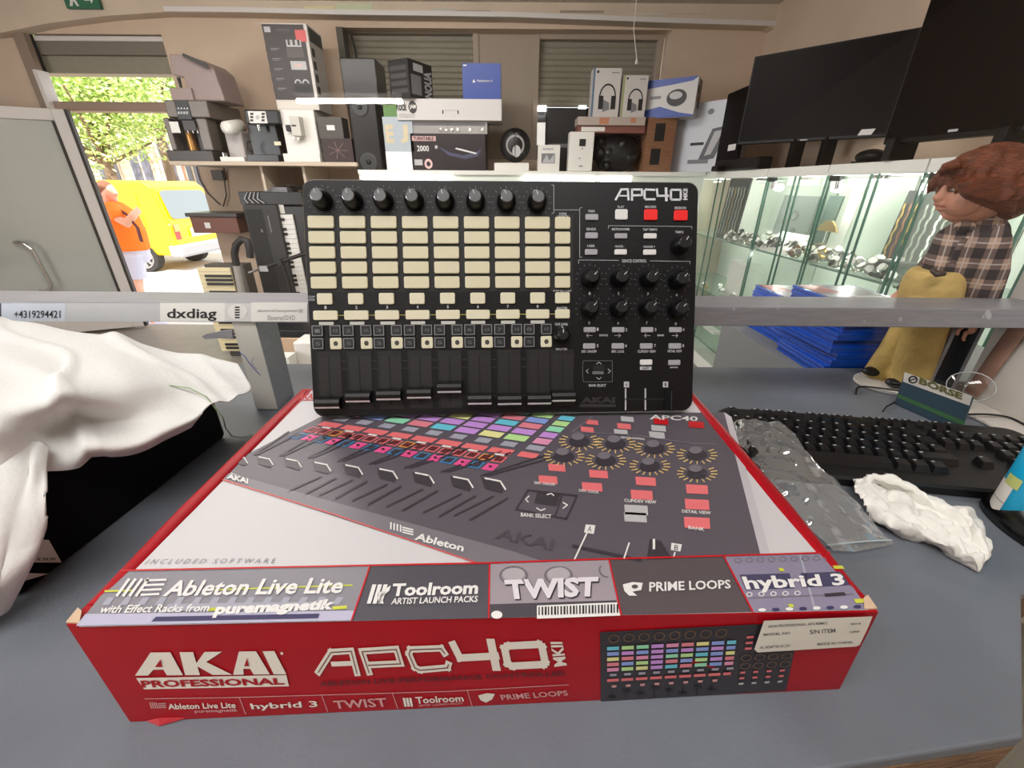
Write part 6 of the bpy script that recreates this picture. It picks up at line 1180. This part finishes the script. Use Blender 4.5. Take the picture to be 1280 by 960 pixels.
# tall carton on the white machine
zt = Q(375, 137, .04).z+.0008; a, b = oy(346, 130, YG+.05).x, oy(398, 130, YG+.05).x; ztop = oy(362, 29, YG+.05).z; q = MB(); q.dec = .0012
o_ = Vector((a, YG+.05, zt)); R3 = Matrix.Rotation(.02, 3, 'Z'); w = R3 @ Vector((b-a, 0, 0)); dv = R3 @ Vector((.0, .26, 0)); h = Vector((0, 0, ztop-zt)); BXW = mat('carton_offwhite', (206, 200, 194), .5)
q.hexa([o_, o_+w, o_+w+dv, o_+dv], [o_+h, o_+w+h, o_+w+dv+h, o_+dv+h], BXW); F = face_map(o_, o_+w, o_+h); Rr = face_map(o_+w, o_+w+dv, o_+w+h); BRN = mat('print_darkbrown', (46, 38, 38), .45)
q.drect(F, .0, .12, .93, .99, BRN, 1); q.drect(F, .04, .9, .18, .96, LGREY, 2); q.drect(F, .3, .91, .62, .945, mat('print_dimgrey', (66, 64, 66), .5), 2); q.drect(F, .72, .8, .96, .93, mat('print_coral', (206, 92, 92), .5), 2)
for k in range(5): q.drect(F, -.005, .68-k*.115, .06, .75-k*.115, BRN, 2); q.drect(F, .1, .715-k*.115, .3, .725-k*.115, GREY, 2); q.drect(F, .1, .7-k*.115, .24, .706-k*.115, GREY, 2)
q.drect(F, .48, .74, .82, .82, LGREY, 2); 
for k in range(3): q.drect(F, .52+k*.11, .76, .57+k*.11, .82, BRN, 3)
q.drect(F, .46, .62, .84, .73, mat('print_greybrown', (84, 76, 76), .5), 2); q.drect(F, .5, .48, .86, .58, LGREY, 2); q.drect(F, .58, .51, .76, .55, mat('print_palepink', (206, 178, 174), .5), 3); q.drect(F, .5, .2, .88, .3, mat('print_black', (24, 20, 20), .5), 2)
for s in (.6, .78): q.dring(F, s, .32, .08, .05, .35, LGREY, 3, 16, 0, pi)
q.drect(F, .0, .02, .93, .1, mat('print_cream', (214, 208, 196), .5), 1); q.drect(Rr, .08, .82, .98, .98, mat('print_darkgreen', (60, 66, 62), .5), 1)
for k in range(4): q.drect(Rr, .1, .2+k*.15, .3, .3+k*.15, BRN, 1)
tag(q.build('carton'), 'tall dark printed coffee machine carton on the white coffee machine', 'box')
# two boxes at the right end of the shelf
def shelfbox(px0, px1, pyb, pyt, m, zb, dy, depth):
    c = (px0+px1)/2; a, b = Q(px0, pyb, dy).x, Q(px1, pyb, dy).x; zt = Q(c, pyt, dy).z; o_ = Vector((a, YG+dy, zb)); q = MB(); q.dec = .0012
    q.box((a, YG+dy, zb), (b, YG+dy+depth, zt), m); return q, face_map(o_, Vector((b, YG+dy, zb)), Vector((a, YG+dy, zt))), zt
q, F, zt = shelfbox(406, 443, 203, 173, mat('box_maroon', (46, 26, 28), .4), Zs, .0, .16)
for k in range(7): t_ = k*.9; q.dline(F, [(.5, .5), (.5+.32*cos(t_), .5+.36*sin(t_))], .025, mat('print_swirl', (120, 96, 92), .5), 2)
tag(q.build('carton'), 'dark maroon carton with swirl print at the right end of the shelf', 'box')
q, F, zt2 = shelfbox(400, 430, 173, 146, mat('box_grey', (74, 70, 66), .5), zt+.0008, .02, .14); q.drect(F, .35, .38, .68, .62, WHITE, 1); tag(q.build('carton'), 'grey carton with white label on the dark maroon carton', 'box')
# ---------- things under the shelf ----------
YU = 4.0
def U(px, py, y=YU): return oy(px, py, y)
q = MB(); a, b = U(247, 272), U(304, 272); z0, z1 = U(275, 290).z, U(275, 270).z; q.box((a.x, YU-.1, z0), (b.x, YB-.001, z1), mat('red_wood', (112, 62, 48), .45)); q.dec = .001; F = face_map((a.x, YU-.1, z0), (b.x, YU-.1, z0), (a.x, YU-.1, z1)); q.drect(F, .28, .3, .4, .65, PALE, 1); q.box((a.x-.02, YU-.12, z1), (b.x+.02, YB-.001, z1+.03), SLD)
tag(q.build('low_shelf', bev=.004), 'reddish brown low wall shelf with dark top left of the upright piano', 'shelf')
cab = MB(); a, b = U(304, 262, 3.7), U(346, 262, 3.7); zc = U(325, 256, 3.7).z; cab.box((a.x, 3.7, FZ+.0005), (b.x, 4.15, zc), mat('speaker_grey', (52, 52, 54), .6)); t = thing('floor_speaker', (a.x+.1, 3.9, FZ), 'tall dark grey floor speaker under the coffee shelf', 'speaker'); cab.build('cabinet', t, bev=.006)
q = MB(); F = face_map((a.x, 3.7, FZ), (b.x, 3.7, FZ), (a.x, 3.7, zc)); q.dec = .002; q.drect(F, .05, .05, .55, .97, mat('speaker_mesh', (40, 42, 44), .8), 1); q.drect(F, .68, .82, .72, .93, GREY, 2); q.dell(F, .42, .83, .03, .012, GREY, 2); q.build('grille', t)
# upright digital piano
pn = thing('digital_piano', (U(360, 370, 3.72).x, 3.78, FZ), 'black digital piano standing on end with white keys facing out', 'piano'); q = MB(); a, b = U(352, 320, 3.75), U(396, 320, 3.75); zp = U(360, 258, 3.75).z; q.box((b.x-.28, 3.752, FZ+.0005), (b.x, 3.86, zp), mat('piano_black', (20, 18, 18), .35)); q.build('piano_body', pn, bev=.005)
xk0, xk1 = U(346, 300, 3.74).x, U(372, 300, 3.74).x; zk1 = U(358, 268, 3.74).z; zk0 = FZ+.1; nW = 26; hk = (zk1-zk0)/nW
for i in range(nW): MB().box((xk0, 3.735, zk0+i*hk+.001), (xk1, 3.752, zk0+(i+1)*hk-.001), PALE).build('white_key', pn)
for i in range(nW-1):
    if i % 7 in (0, 1, 3, 4, 5): MB().box((xk0, 3.727, zk0+(i+1)*hk-hk*.27), (xk0+(xk1-xk0)*.6, 3.736, zk0+(i+1)*hk+hk*.27), BLACK).build('black_key', pn)
q = MB(); c = U(351, 262, 3.74); q.box((c.x-.02, 3.745, c.z-.03), (c.x+.025, 3.7515, c.z+.05), PALE); wid(q.build('paper_note', pn), 'white paper note')
# rack device with cables over them
q = MB(); a, b = U(299, 248, 3.74), U(378, 248, 3.74); z0 = max(zc, zp)+.001; z1 = U(338, 240, 3.74).z; z1 = max(z1, z0+.06); t = thing('rack_device', ((a.x+b.x)/2, 3.88, z0), 'flat black rack device with tangled cables on top of the piano and speaker', 'audio device')
q.box((a.x, 3.74, z0), (b.x, 4.05, z1), DARK); q.build('device_body', t, bev=.003); q = MB(); rg = random.Random(4)
pts = [Vector((b.x-.08-.1*cos(k*.7)*(1-k*.02), 3.82+.03*sin(k*1.1), z1+.012+.06*abs(sin(k*.45))*.6)) for k in range(16)]; q.tube(pts, .006, BLACK, 6); q.build('cable_coil', t)
q = MB(); q.box((a.x+.2, 3.76, z1+.001), (b.x-.12, 3.95, z1+.035), GREY); q.build('small_box', t); q = MB()
for k in range(4): q.tube([Vector((a.x+.08+k*.03, 3.735, z1-.002)), Vector((a.x+.05+k*.035, 3.725, z1-.05)), Vector((a.x+.07+k*.045, 3.725, z0+.01))], .004, LGREY, 6)
q.build('loose_wire', t)
# yellowed keyboard on end, cane, boom stand
kx0, kx1 = U(264, 400, 3.3).x, U(300, 400, 3.3).x; zk = oy(280, 335, 3.3).z; t = thing('music_keyboard', ((kx0+kx1)/2, 3.36, FZ), 'yellowed music keyboard standing on end near the door', 'keyboard'); MB().box((kx0+.05, 3.33, FZ+.0005), (kx1+.12, 3.44, zk+.02), mat('keyboard_grey', (70, 66, 60), .5)).build('keyboard_body', t, bev=.004)
YLK = mat('key_yellowed', (226, 212, 172), .4); nW = 22; hk = (zk-FZ-.05)/nW
for i in range(nW):
    MB().box((kx0, 3.312, FZ+.05+i*hk+.001), (kx1+.02, 3.33, FZ+.05+(i+1)*hk-.001), YLK).build('white_key', t)
    if i % 7 in (0, 1, 3, 4, 5) and i < nW-1: MB().box((kx0+.05, 3.302, FZ+.05+(i+1)*hk-hk*.28), (kx1+.02, 3.3125, FZ+.05+(i+1)*hk+hk*.28), BLACK).build('black_key', t)
YN = 3.1; t = thing('crutch', (oy(297, 400, YN).x, YN, FZ), 'grey walking crutch with curved black handle before the upright keyboards', 'crutch'); g = [oy(x, y, YN) for x, y in ((296, 365), (296, 332))]
MB().cyl(Vector((g[0].x-.01, YN, FZ+.001)), g[1], .026, .026, mat('crutch_grey', (150, 146, 142), .5), 14).build('shaft', t)
MB().tube([oy(x, y, YN) for x, y in ((296, 333), (293, 318), (295, 306), (302, 299), (309, 301), (312, 312), (313, 322))], .024, mat('rubber_black', (30, 30, 32), .6), 12).build('handle', t)
YM = 3.22; t = thing('microphone_stand', (oy(345, 330, YM).x, YM, FZ), 'black microphone boom stand between the piano and the controller', 'stand'); e0, e1 = oy(311, 341, YM), oy(384, 316, YM); q = MB(); q.tube([e0, e0.lerp(e1, .35)], .009, SILVER, 8); q.tube([e0.lerp(e1, .3), e1], .014, BLACK, 8); q.build('boom', t)
j = e0.lerp(e1, .55); q = MB(); q.cyl((j.x, YM+.03, j.z), (j.x+.06, YM+.03, FZ+.02), .012, .016, BLACK, 10); q.build('pole', t); q = MB(); q.cyl((j.x, YM-.03, j.z), (j.x, YM+.05, j.z), .022, .022, BLACK, 12); q.build('clutch', t)
for k in range(3): a_ = k*2.1+.4; q = MB(); q.tube([Vector((j.x+.06, YM+.03, FZ+.2)), Vector((j.x+.06+.3*cos(a_), YM+.03+.3*sin(a_), FZ+.012))], .01, BLACK, 8); q.build('leg', t)
c = oy(329, 336, YM-.02); MB().box((c.x-.03, c.y, c.z-.02), (c.x+.03, c.y+.01, c.z+.02), LGREY).build('paper_tag', t)
# floor clutter seen under the rail
q = MB(); a, b = oy(334, 440, 2.6), oy(420, 440, 2.6); zb = oy(360, 423, 2.6).z; q.box((a.x, 2.6, FZ+.0005), (b.x, 3.0, zb), KRAFT); tag(q.build('moving_box', bev=.003), 'brown cardboard box on the floor seen under the rail left of the controller', 'box'); zz = zb
q = MB(); q.box((a.x-.03, 2.61, zz+.001), (b.x, 2.95, zz+.05), BLACK); tag(q.build('amplifier', bev=.006), 'flat black amplifier on the brown cardboard box', 'amplifier')
q = MB(); a, b = oy(368, 440, 2.4), oy(410, 440, 2.4); q.box((a.x, 2.4, FZ+.0005), (b.x, 2.56, oy(380, 428, 2.4).z), PALE); tag(q.build('plastic_tub', bev=.01), 'white plastic tub in front of the brown cardboard box', 'tub')
q = MB(); a, b = oy(336, 455, 2.3), oy(362, 455, 2.3); q.box((a.x, 2.3, FZ+.0005), (b.x, 2.39, oy(345, 447, 2.3).z), PALE); tag(q.build('paper_pack'), 'small white pack low beside the rail post', 'pack')
# wall socket and hanging cables
c = oy(273, 219, YB-.02); tag(MB().box((c.x-.05, YB-.04, c.z-.04), (c.x+.05, YB-.0005, c.z+.04), mat('socket_dark', (74, 66, 58), .5)).build('wall_socket', bev=.004), 'dark wall socket under the coffee shelf', 'socket')
q = MB(); q.tube([oy(x, y, YB-.03) for x, y in ((279, 204), (280, 212), (281, 230), (283, 244), (279, 258))], .006, BLACK, 6); tag(q.build('power_cable'), 'black cable hanging from the wall socket', 'cable')
q = MB(); q.tube([oy(x, y, YB-.01) for x, y in ((245, 206), (250, 225), (260, 242), (275, 256))], .005, BLACK, 6); tag(q.build('power_cable'), 'thin black cable sagging along the wall edge by the door', 'cable')
# ================= street outside =================
GZ = -1.46
struct(MB().box((-45, YB+.3, GZ-.1), (12, 60, GZ), mat('street_paving', (196, 190, 186), .8, noise=.06, nscale=2)).build('floor_street'))
# van
VY = mat('van_yellow', (250, 205, 0), .3, coat=.3); VGL = mat('van_glass', (120, 128, 130), .1); VPL = mat('van_bumper', (150, 150, 152), .5); TYR = mat('tyre', (40, 38, 38), .8); RIM = mat('wheel_rim', (170, 165, 165), .3, .6)
wr_ = oz(190, 339, GZ); XR = wr_.x+.78; vy0 = wr_.y-.08; VW, VL, VH = 1.62, 4.3, 1.82
van = thing('van', (XR-VL/2, vy0+VW/2, GZ), 'bright yellow delivery van parked across the street outside the door', 'van')
zz = lambda h: GZ+h
prof = [(0.0, .42), (.03, .95), (-.02+.0, 1.0), (-.14, 1.68), (-.3, 1.8), (-2.4, 1.82), (-2.9, 1.7), (-3.5, 1.08), (-4.2, .92), (-4.3, .6), (-4.25, .34), (-.1, .34)]
b_ = MB(); A = [Vector((XR+x, vy0, zz(h))) for x, h in prof]; b_.ext(A, (0, VW, 0), VY); ob = b_.build('van_body', van, bev=.07, seg=3)
q = MB(); q.box((XR-.18, vy0-.03, zz(.30)), (XR+.09, vy0+VW+.03, zz(.56)), VPL); q.build('rear_bumper', van, bev=.05)
rear = face_map((XR+.005, vy0+.0, zz(1.0)), (XR+.005, vy0+VW, zz(1.0)), (XR-.135, vy0+.0, zz(1.68)), n=(1, 0, .2)); q = MB(); q.dec = .012; q.dpoly(rear, [(p*1.0*.86+.07, s*.82+.1) for p, s in rrect(0, 0, 1, 1, .12)], VGL, 1); q.build('rear_window', van)
r2 = face_map((XR+.03, vy0, zz(.56)), (XR+.03, vy0+VW, zz(.56)), (XR+.03, vy0, zz(1.0)), n=(1, 0, 0)); q = MB(); q.dec = .02; q.drect(r2, .3, .3, .72, .7, WHITE, 1); q.build('number_plate', van)
for s, lab in ((.0, 'a'), (.9, 'b')): q = MB(); q.dec = .018; q.drect(r2, s, .25, s+.1, .95, mat('tail_red', (200, 60, 50), .3), 1); q.drect(r2, s, .62, s+.1, .95, mat('tail_orange', (226, 150, 90), .3), 2); q.build('tail_light', van)
q = MB(); side = face_map((XR-4.3, vy0, zz(0)), (XR, vy0, zz(0)), (XR-4.3, vy0, zz(1.82)), n=(0, -1, 0)); q.dec = .008; q.dline(side, [(.55, .5), (.88, .5), (.88, .86), (.55, .86), (.55, .5)], .006, mat('van_seam', (206, 160, 0), .5), 1); q.dpoly(side, [(.22, .58), (.42, .58), (.42, .86), (.34, .86)], VGL, 1); q.build('side_panel', van)
for x in (XR-.78, XR-3.5):
    for y, sg in ((vy0-.03, -1), (vy0+VW-.17, 1)):
        w = thing('wheel', Vector((0, 0, 0)), None, None); w.parent = van; w.location = (x-van.location.x, y+.1-van.location.y, .0); k = MB(); k.cyl((x, y, zz(.305)), (x, y+.2, zz(.305)), .305, .305, TYR, 32); k.build('tyre', w); f_ = y-.004 if sg < 0 else y+.204; k = MB(); fr_m = face_map((x-.3, f_, zz(.005)), (x+.3, f_, zz(.005)), (x-.3, f_, zz(.605)), n=(0, sg, 0)); k.dec = .004
        for i in range(9): a_ = 2*pi*i/9; k.dpoly(fr_m, [(.5+.06*cos(a_-.5), .5+.06*sin(a_-.5)), (.5+.36*cos(a_-.13), .5+.36*sin(a_-.13)), (.5+.36*cos(a_+.13), .5+.36*sin(a_+.13)), (.5+.06*cos(a_+.5), .5+.06*sin(a_+.5))], RIM, 1)
        k.dring(fr_m, .5, .5, .38, .38, .12, RIM, 1, 28); k.dell(fr_m, .5, .5, .08, .08, RIM, 2); k.build('rim', w)
# person walking past
PY = 5.6; per = thing('person', Vector((oy(158, 340, PY).x, PY, GZ)), 'person in orange shirt and pale shorts walking past the yellow van', 'person')
def Pn(px, py, dy=0): return oy(px, py, PY+dy)
FLS = mat('person_skin', (226, 168, 142), .6); ORG = mat('orange_shirt', (250, 120, 0), .8); SHO = mat('pale_shorts', (196, 196, 214), .8); HRB = mat('brown_hair', (128, 84, 60), .8)
m = MB(); hd = Pn(135, 240); m.ball(hd, (.088, .082, .115), FLS, 18, 14); m.ball(Pn(146, 242), (.02, .018, .022), FLS, 10, 8); m.ball(Pn(143, 250), (.035, .04, .03), FLS, 12, 8); m.ball(Pn(132, 242, -.08), (.02, .01, .03), FLS, 10, 8)
m.rings([(Pn(134, 249), .058), (Pn(137, 256), .075), (Pn(146, 268), (.16, .2)), (Pn(154, 290), (.2, .2)), (Pn(160, 308), (.2, .19)), (Pn(164, 320), (.16, .18))], FLS, 20, flat=(1, 0, 0))
m.rings([(Pn(141, 262, -.2), .06), (Pn(150, 274, -.27), .052), (Pn(158, 280, -.28), .047), (Pn(166, 270, -.24), .042), (Pn(170, 265, -.18), .034), (Pn(172, 263, -.15), .03)], FLS, 12)
m.rings([(Pn(146, 262, .2), .06), (Pn(152, 285, .26), .05), (Pn(160, 300, .24), .042), (Pn(168, 290, .18), .036)], FLS, 12)
for k in range(4): m.rings([(Pn(172, 262+k*1.6, -.15), .011), (Pn(175.5, 262+k*1.6, -.135), .0105), (Pn(175, 265+k*1.2, -.10), .009)], FLS, 8)
m.rings([(Pn(170, 261, -.15), .013), (Pn(172, 257.5, -.14), .011)], FLS, 8); m.ball(Pn(171.5, 264.5, -.15), (.035, .03, .04), FLS, 10, 8)
for (dx, dy, fx) in ((0, -.09, 8), (4, .09, -14)):
    kn = Pn(167+dx, 352, dy); an = Vector((kn.x+.01*fx*.8, kn.y, GZ+.1)); m.rings([(Pn(162, 318, dy), .115), (Pn(165+dx*.6, 334, dy), .098), (kn, .068), (kn.lerp(an, .35), .066), (an, .042)], FLS, 14); m.rings([(an, .042), (Vector((an.x+.02, an.y, GZ+.05)), .045), (Vector((an.x+.16, an.y, GZ+.03)), .03)], FLS, 10)
remesh(m.build('person_body', per), .012, 3)
m = MB(); m.rings([(Pn(135, 253), .085), (Pn(138, 258), (.13, .17)), (Pn(146, 268), (.185, .235)), (Pn(154, 290), (.235, .235)), (Pn(161, 309), (.225, .22)), (Pn(162, 312), (.215, .21))], ORG, 24, flat=(1, 0, 0)); m.rings([(Pn(140, 259, -.17), .085), (Pn(147, 270, -.255), .078), (Pn(149, 274, -.268), .07)], ORG, 14); m.rings([(Pn(145, 260, .17), .085), (Pn(150, 275, .25), .075)], ORG, 14); remesh(m.build('shirt', per), .012, 3)
m = MB(); m.rings([(Pn(161, 306), (.2, .195)), (Pn(163, 316), (.205, .2)), (Pn(164, 324), (.19, .19))], SHO, 20, flat=(1, 0, 0))
for dx, dy in ((0, -.09), (4, .09)): m.rings([(Pn(162, 316, dy), .13), (Pn(165+dx*.6, 334, dy), .122), (Pn(167+dx, 347, dy), .115)], SHO, 16)
remesh(m.build('shorts', per), .012, 3)
m = MB(); m.ball(hd+Vector((-.02, 0, .035)), (.092, .09, .095), HRB, 16, 12); m.ball(hd+Vector((-.05, 0, .0)), (.06, .085, .09), HRB, 16, 12); m.build('hair', per)
m = MB(); m.rings([(Pn(139, 256, -.12), (.022, .006)), (Pn(158, 268, -.27), (.022, .006)), (Pn(172, 285, -.26), (.022, .006)), (Pn(177, 302, -.18), (.022, .006))], mat('strap_maroon', (92, 30, 40), .6), 8); m.build('bag_strap', per)
m = MB(); 
for (dx, dy, fx) in ((0, -.09, 8), (4, .09, -14)):
    kn = Pn(167+dx, 352, dy); x = kn.x+.01*fx*.8; s = MB(); s.ball((x+.06, PY+dy, GZ+.045), (.14, .05, .045), SHO, 14, 8); s.build('shoe', per)
# trees, facades
def facade(name, x0, x1, y, h, m, lab, rows, cols, wm, arch=False):
    t = thing(name, ((x0+x1)/2, y+1, GZ), lab, 'building', None); MB().box((x0, y, GZ+.001), (x1, y+4, GZ+h), m).build('wall', t)
    for r in range(rows):
        for c in range(cols):
            xx = x0+(c+.5)*(x1-x0)/cols; z = GZ+1.6+r*3.0; ww = min(.5, (x1-x0)/cols*.28); k = MB(); k.box((xx-ww-.08, y-.04, z-.08), (xx+ww+.08, y-.001, z+1.68), mat('stucco_cream', (226, 206, 186), .8)); f_ = k.build('window', t); k = MB(); k.box((xx-ww, y-.08, z), (xx-.05, y-.061, z+1.6), wm); k.box((xx+.05, y-.08, z), (xx+ww, y-.061, z+1.6), wm); k.build('pane', f_)
    return t
SKW = mat('window_dusk', (112, 110, 122), .4)
x = lambda px, y: oy(px, 200, y).x
facade('building', x(70, 20), x(196, 20), 20, 7.5, mat('stucco_cream', (226, 206, 186), .8), 'cream stuccoed house behind the tree across the street', 2, 3, SKW)
facade('building', x(197, 19), x(224, 19), 19, 9, mat('stucco_pale', (236, 220, 206), .8), 'narrow pale house with tall windows across the street', 3, 1, SKW)
brick = facade('building', x(225, 18), x(252, 18), 18, 3.4, mat('brick_pink', (206, 150, 128), .8, noise=.25, nscale=14, stretch=(1, 1, 5)), 'low brick house at the right of the street view', 1, 1, SKW)
facade('building', x(253, 17), x(300, 17)+3, 17, 3.2, mat('stucco_rose', (226, 190, 176), .8), 'low rose house beside the brick one', 1, 2, SKW)
LEAF = [mat('leaf_bright', (190, 214, 122), .6), mat('leaf_mid', (164, 196, 100), .6), mat('leaf_pale', (214, 226, 168), .6)]; BARK = mat('bark', (120, 100, 82), .9)
def tree(cx_, cy_, h, crown, n, seed, lab, leaf=.2):
    rg = random.Random(seed); t = thing('tree', (cx_, cy_, GZ), lab, 'tree', None); k = MB(); k.rings([((cx_, cy_, GZ+.001), .16), ((cx_+.1, cy_, GZ+h*.4), .12), ((cx_, cy_, GZ+h*.75), .05)], BARK, 10)
    for i in range(6): a = rg.uniform(0, 6.28); k.rings([((cx_+.08, cy_, GZ+h*.42), .06), ((cx_+1.2*cos(a), cy_+1.2*sin(a), GZ+h*rg.uniform(.5, .8)), .02)], BARK, 8)
    k.build('trunk', t); f = MB()
    blobs = [(Vector((cx_+rg.uniform(-1, 1)*crown[0], cy_+rg.uniform(-.8, .8)*crown[1], GZ+crown[2]+rg.uniform(-1, 1)*crown[3])), rg.uniform(.5, 1.0)) for _ in range(26)]
    for i in range(n):
        c, r = rg.choice(blobs); d = Vector((rg.gauss(0, 1), rg.gauss(0, 1), rg.gauss(0, 1))).normalized()*r*rg.uniform(.6, 1.05); p = c+d; u = Vector((rg.gauss(0, 1), rg.gauss(0, 1), rg.gauss(0, .6))).normalized(); v = u.cross(Vector((rg.gauss(0, 1), rg.gauss(0, 1), rg.gauss(0, 1)))).normalized(); s = leaf*rg.uniform(.6, 1.2)
        f.add([p-u*s, p+v*s*.45, p+u*s, p-v*s*.45], [(0, 1, 2, 3)], LEAF[int(rg.random()*3)])
    f.build('foliage', t)
tree(x(128, 12.5), 12.5, 5.2, (1.5, 1.0, 3.5, .9), 16000, 2, 'leafy bright green tree behind the yellow van', .065)
tree(x(205, 15), 15, 7, (1.6, 1.2, 5.3, 1.2), 7000, 5, 'paler tree farther up the street at the right of the doorway', .10)
tree(x(88, 16.5), 16.5, 7, (2.0, 1.2, 5.0, 1.3), 7000, 8, 'tall tree at the left of the doorway beyond the van', .10)
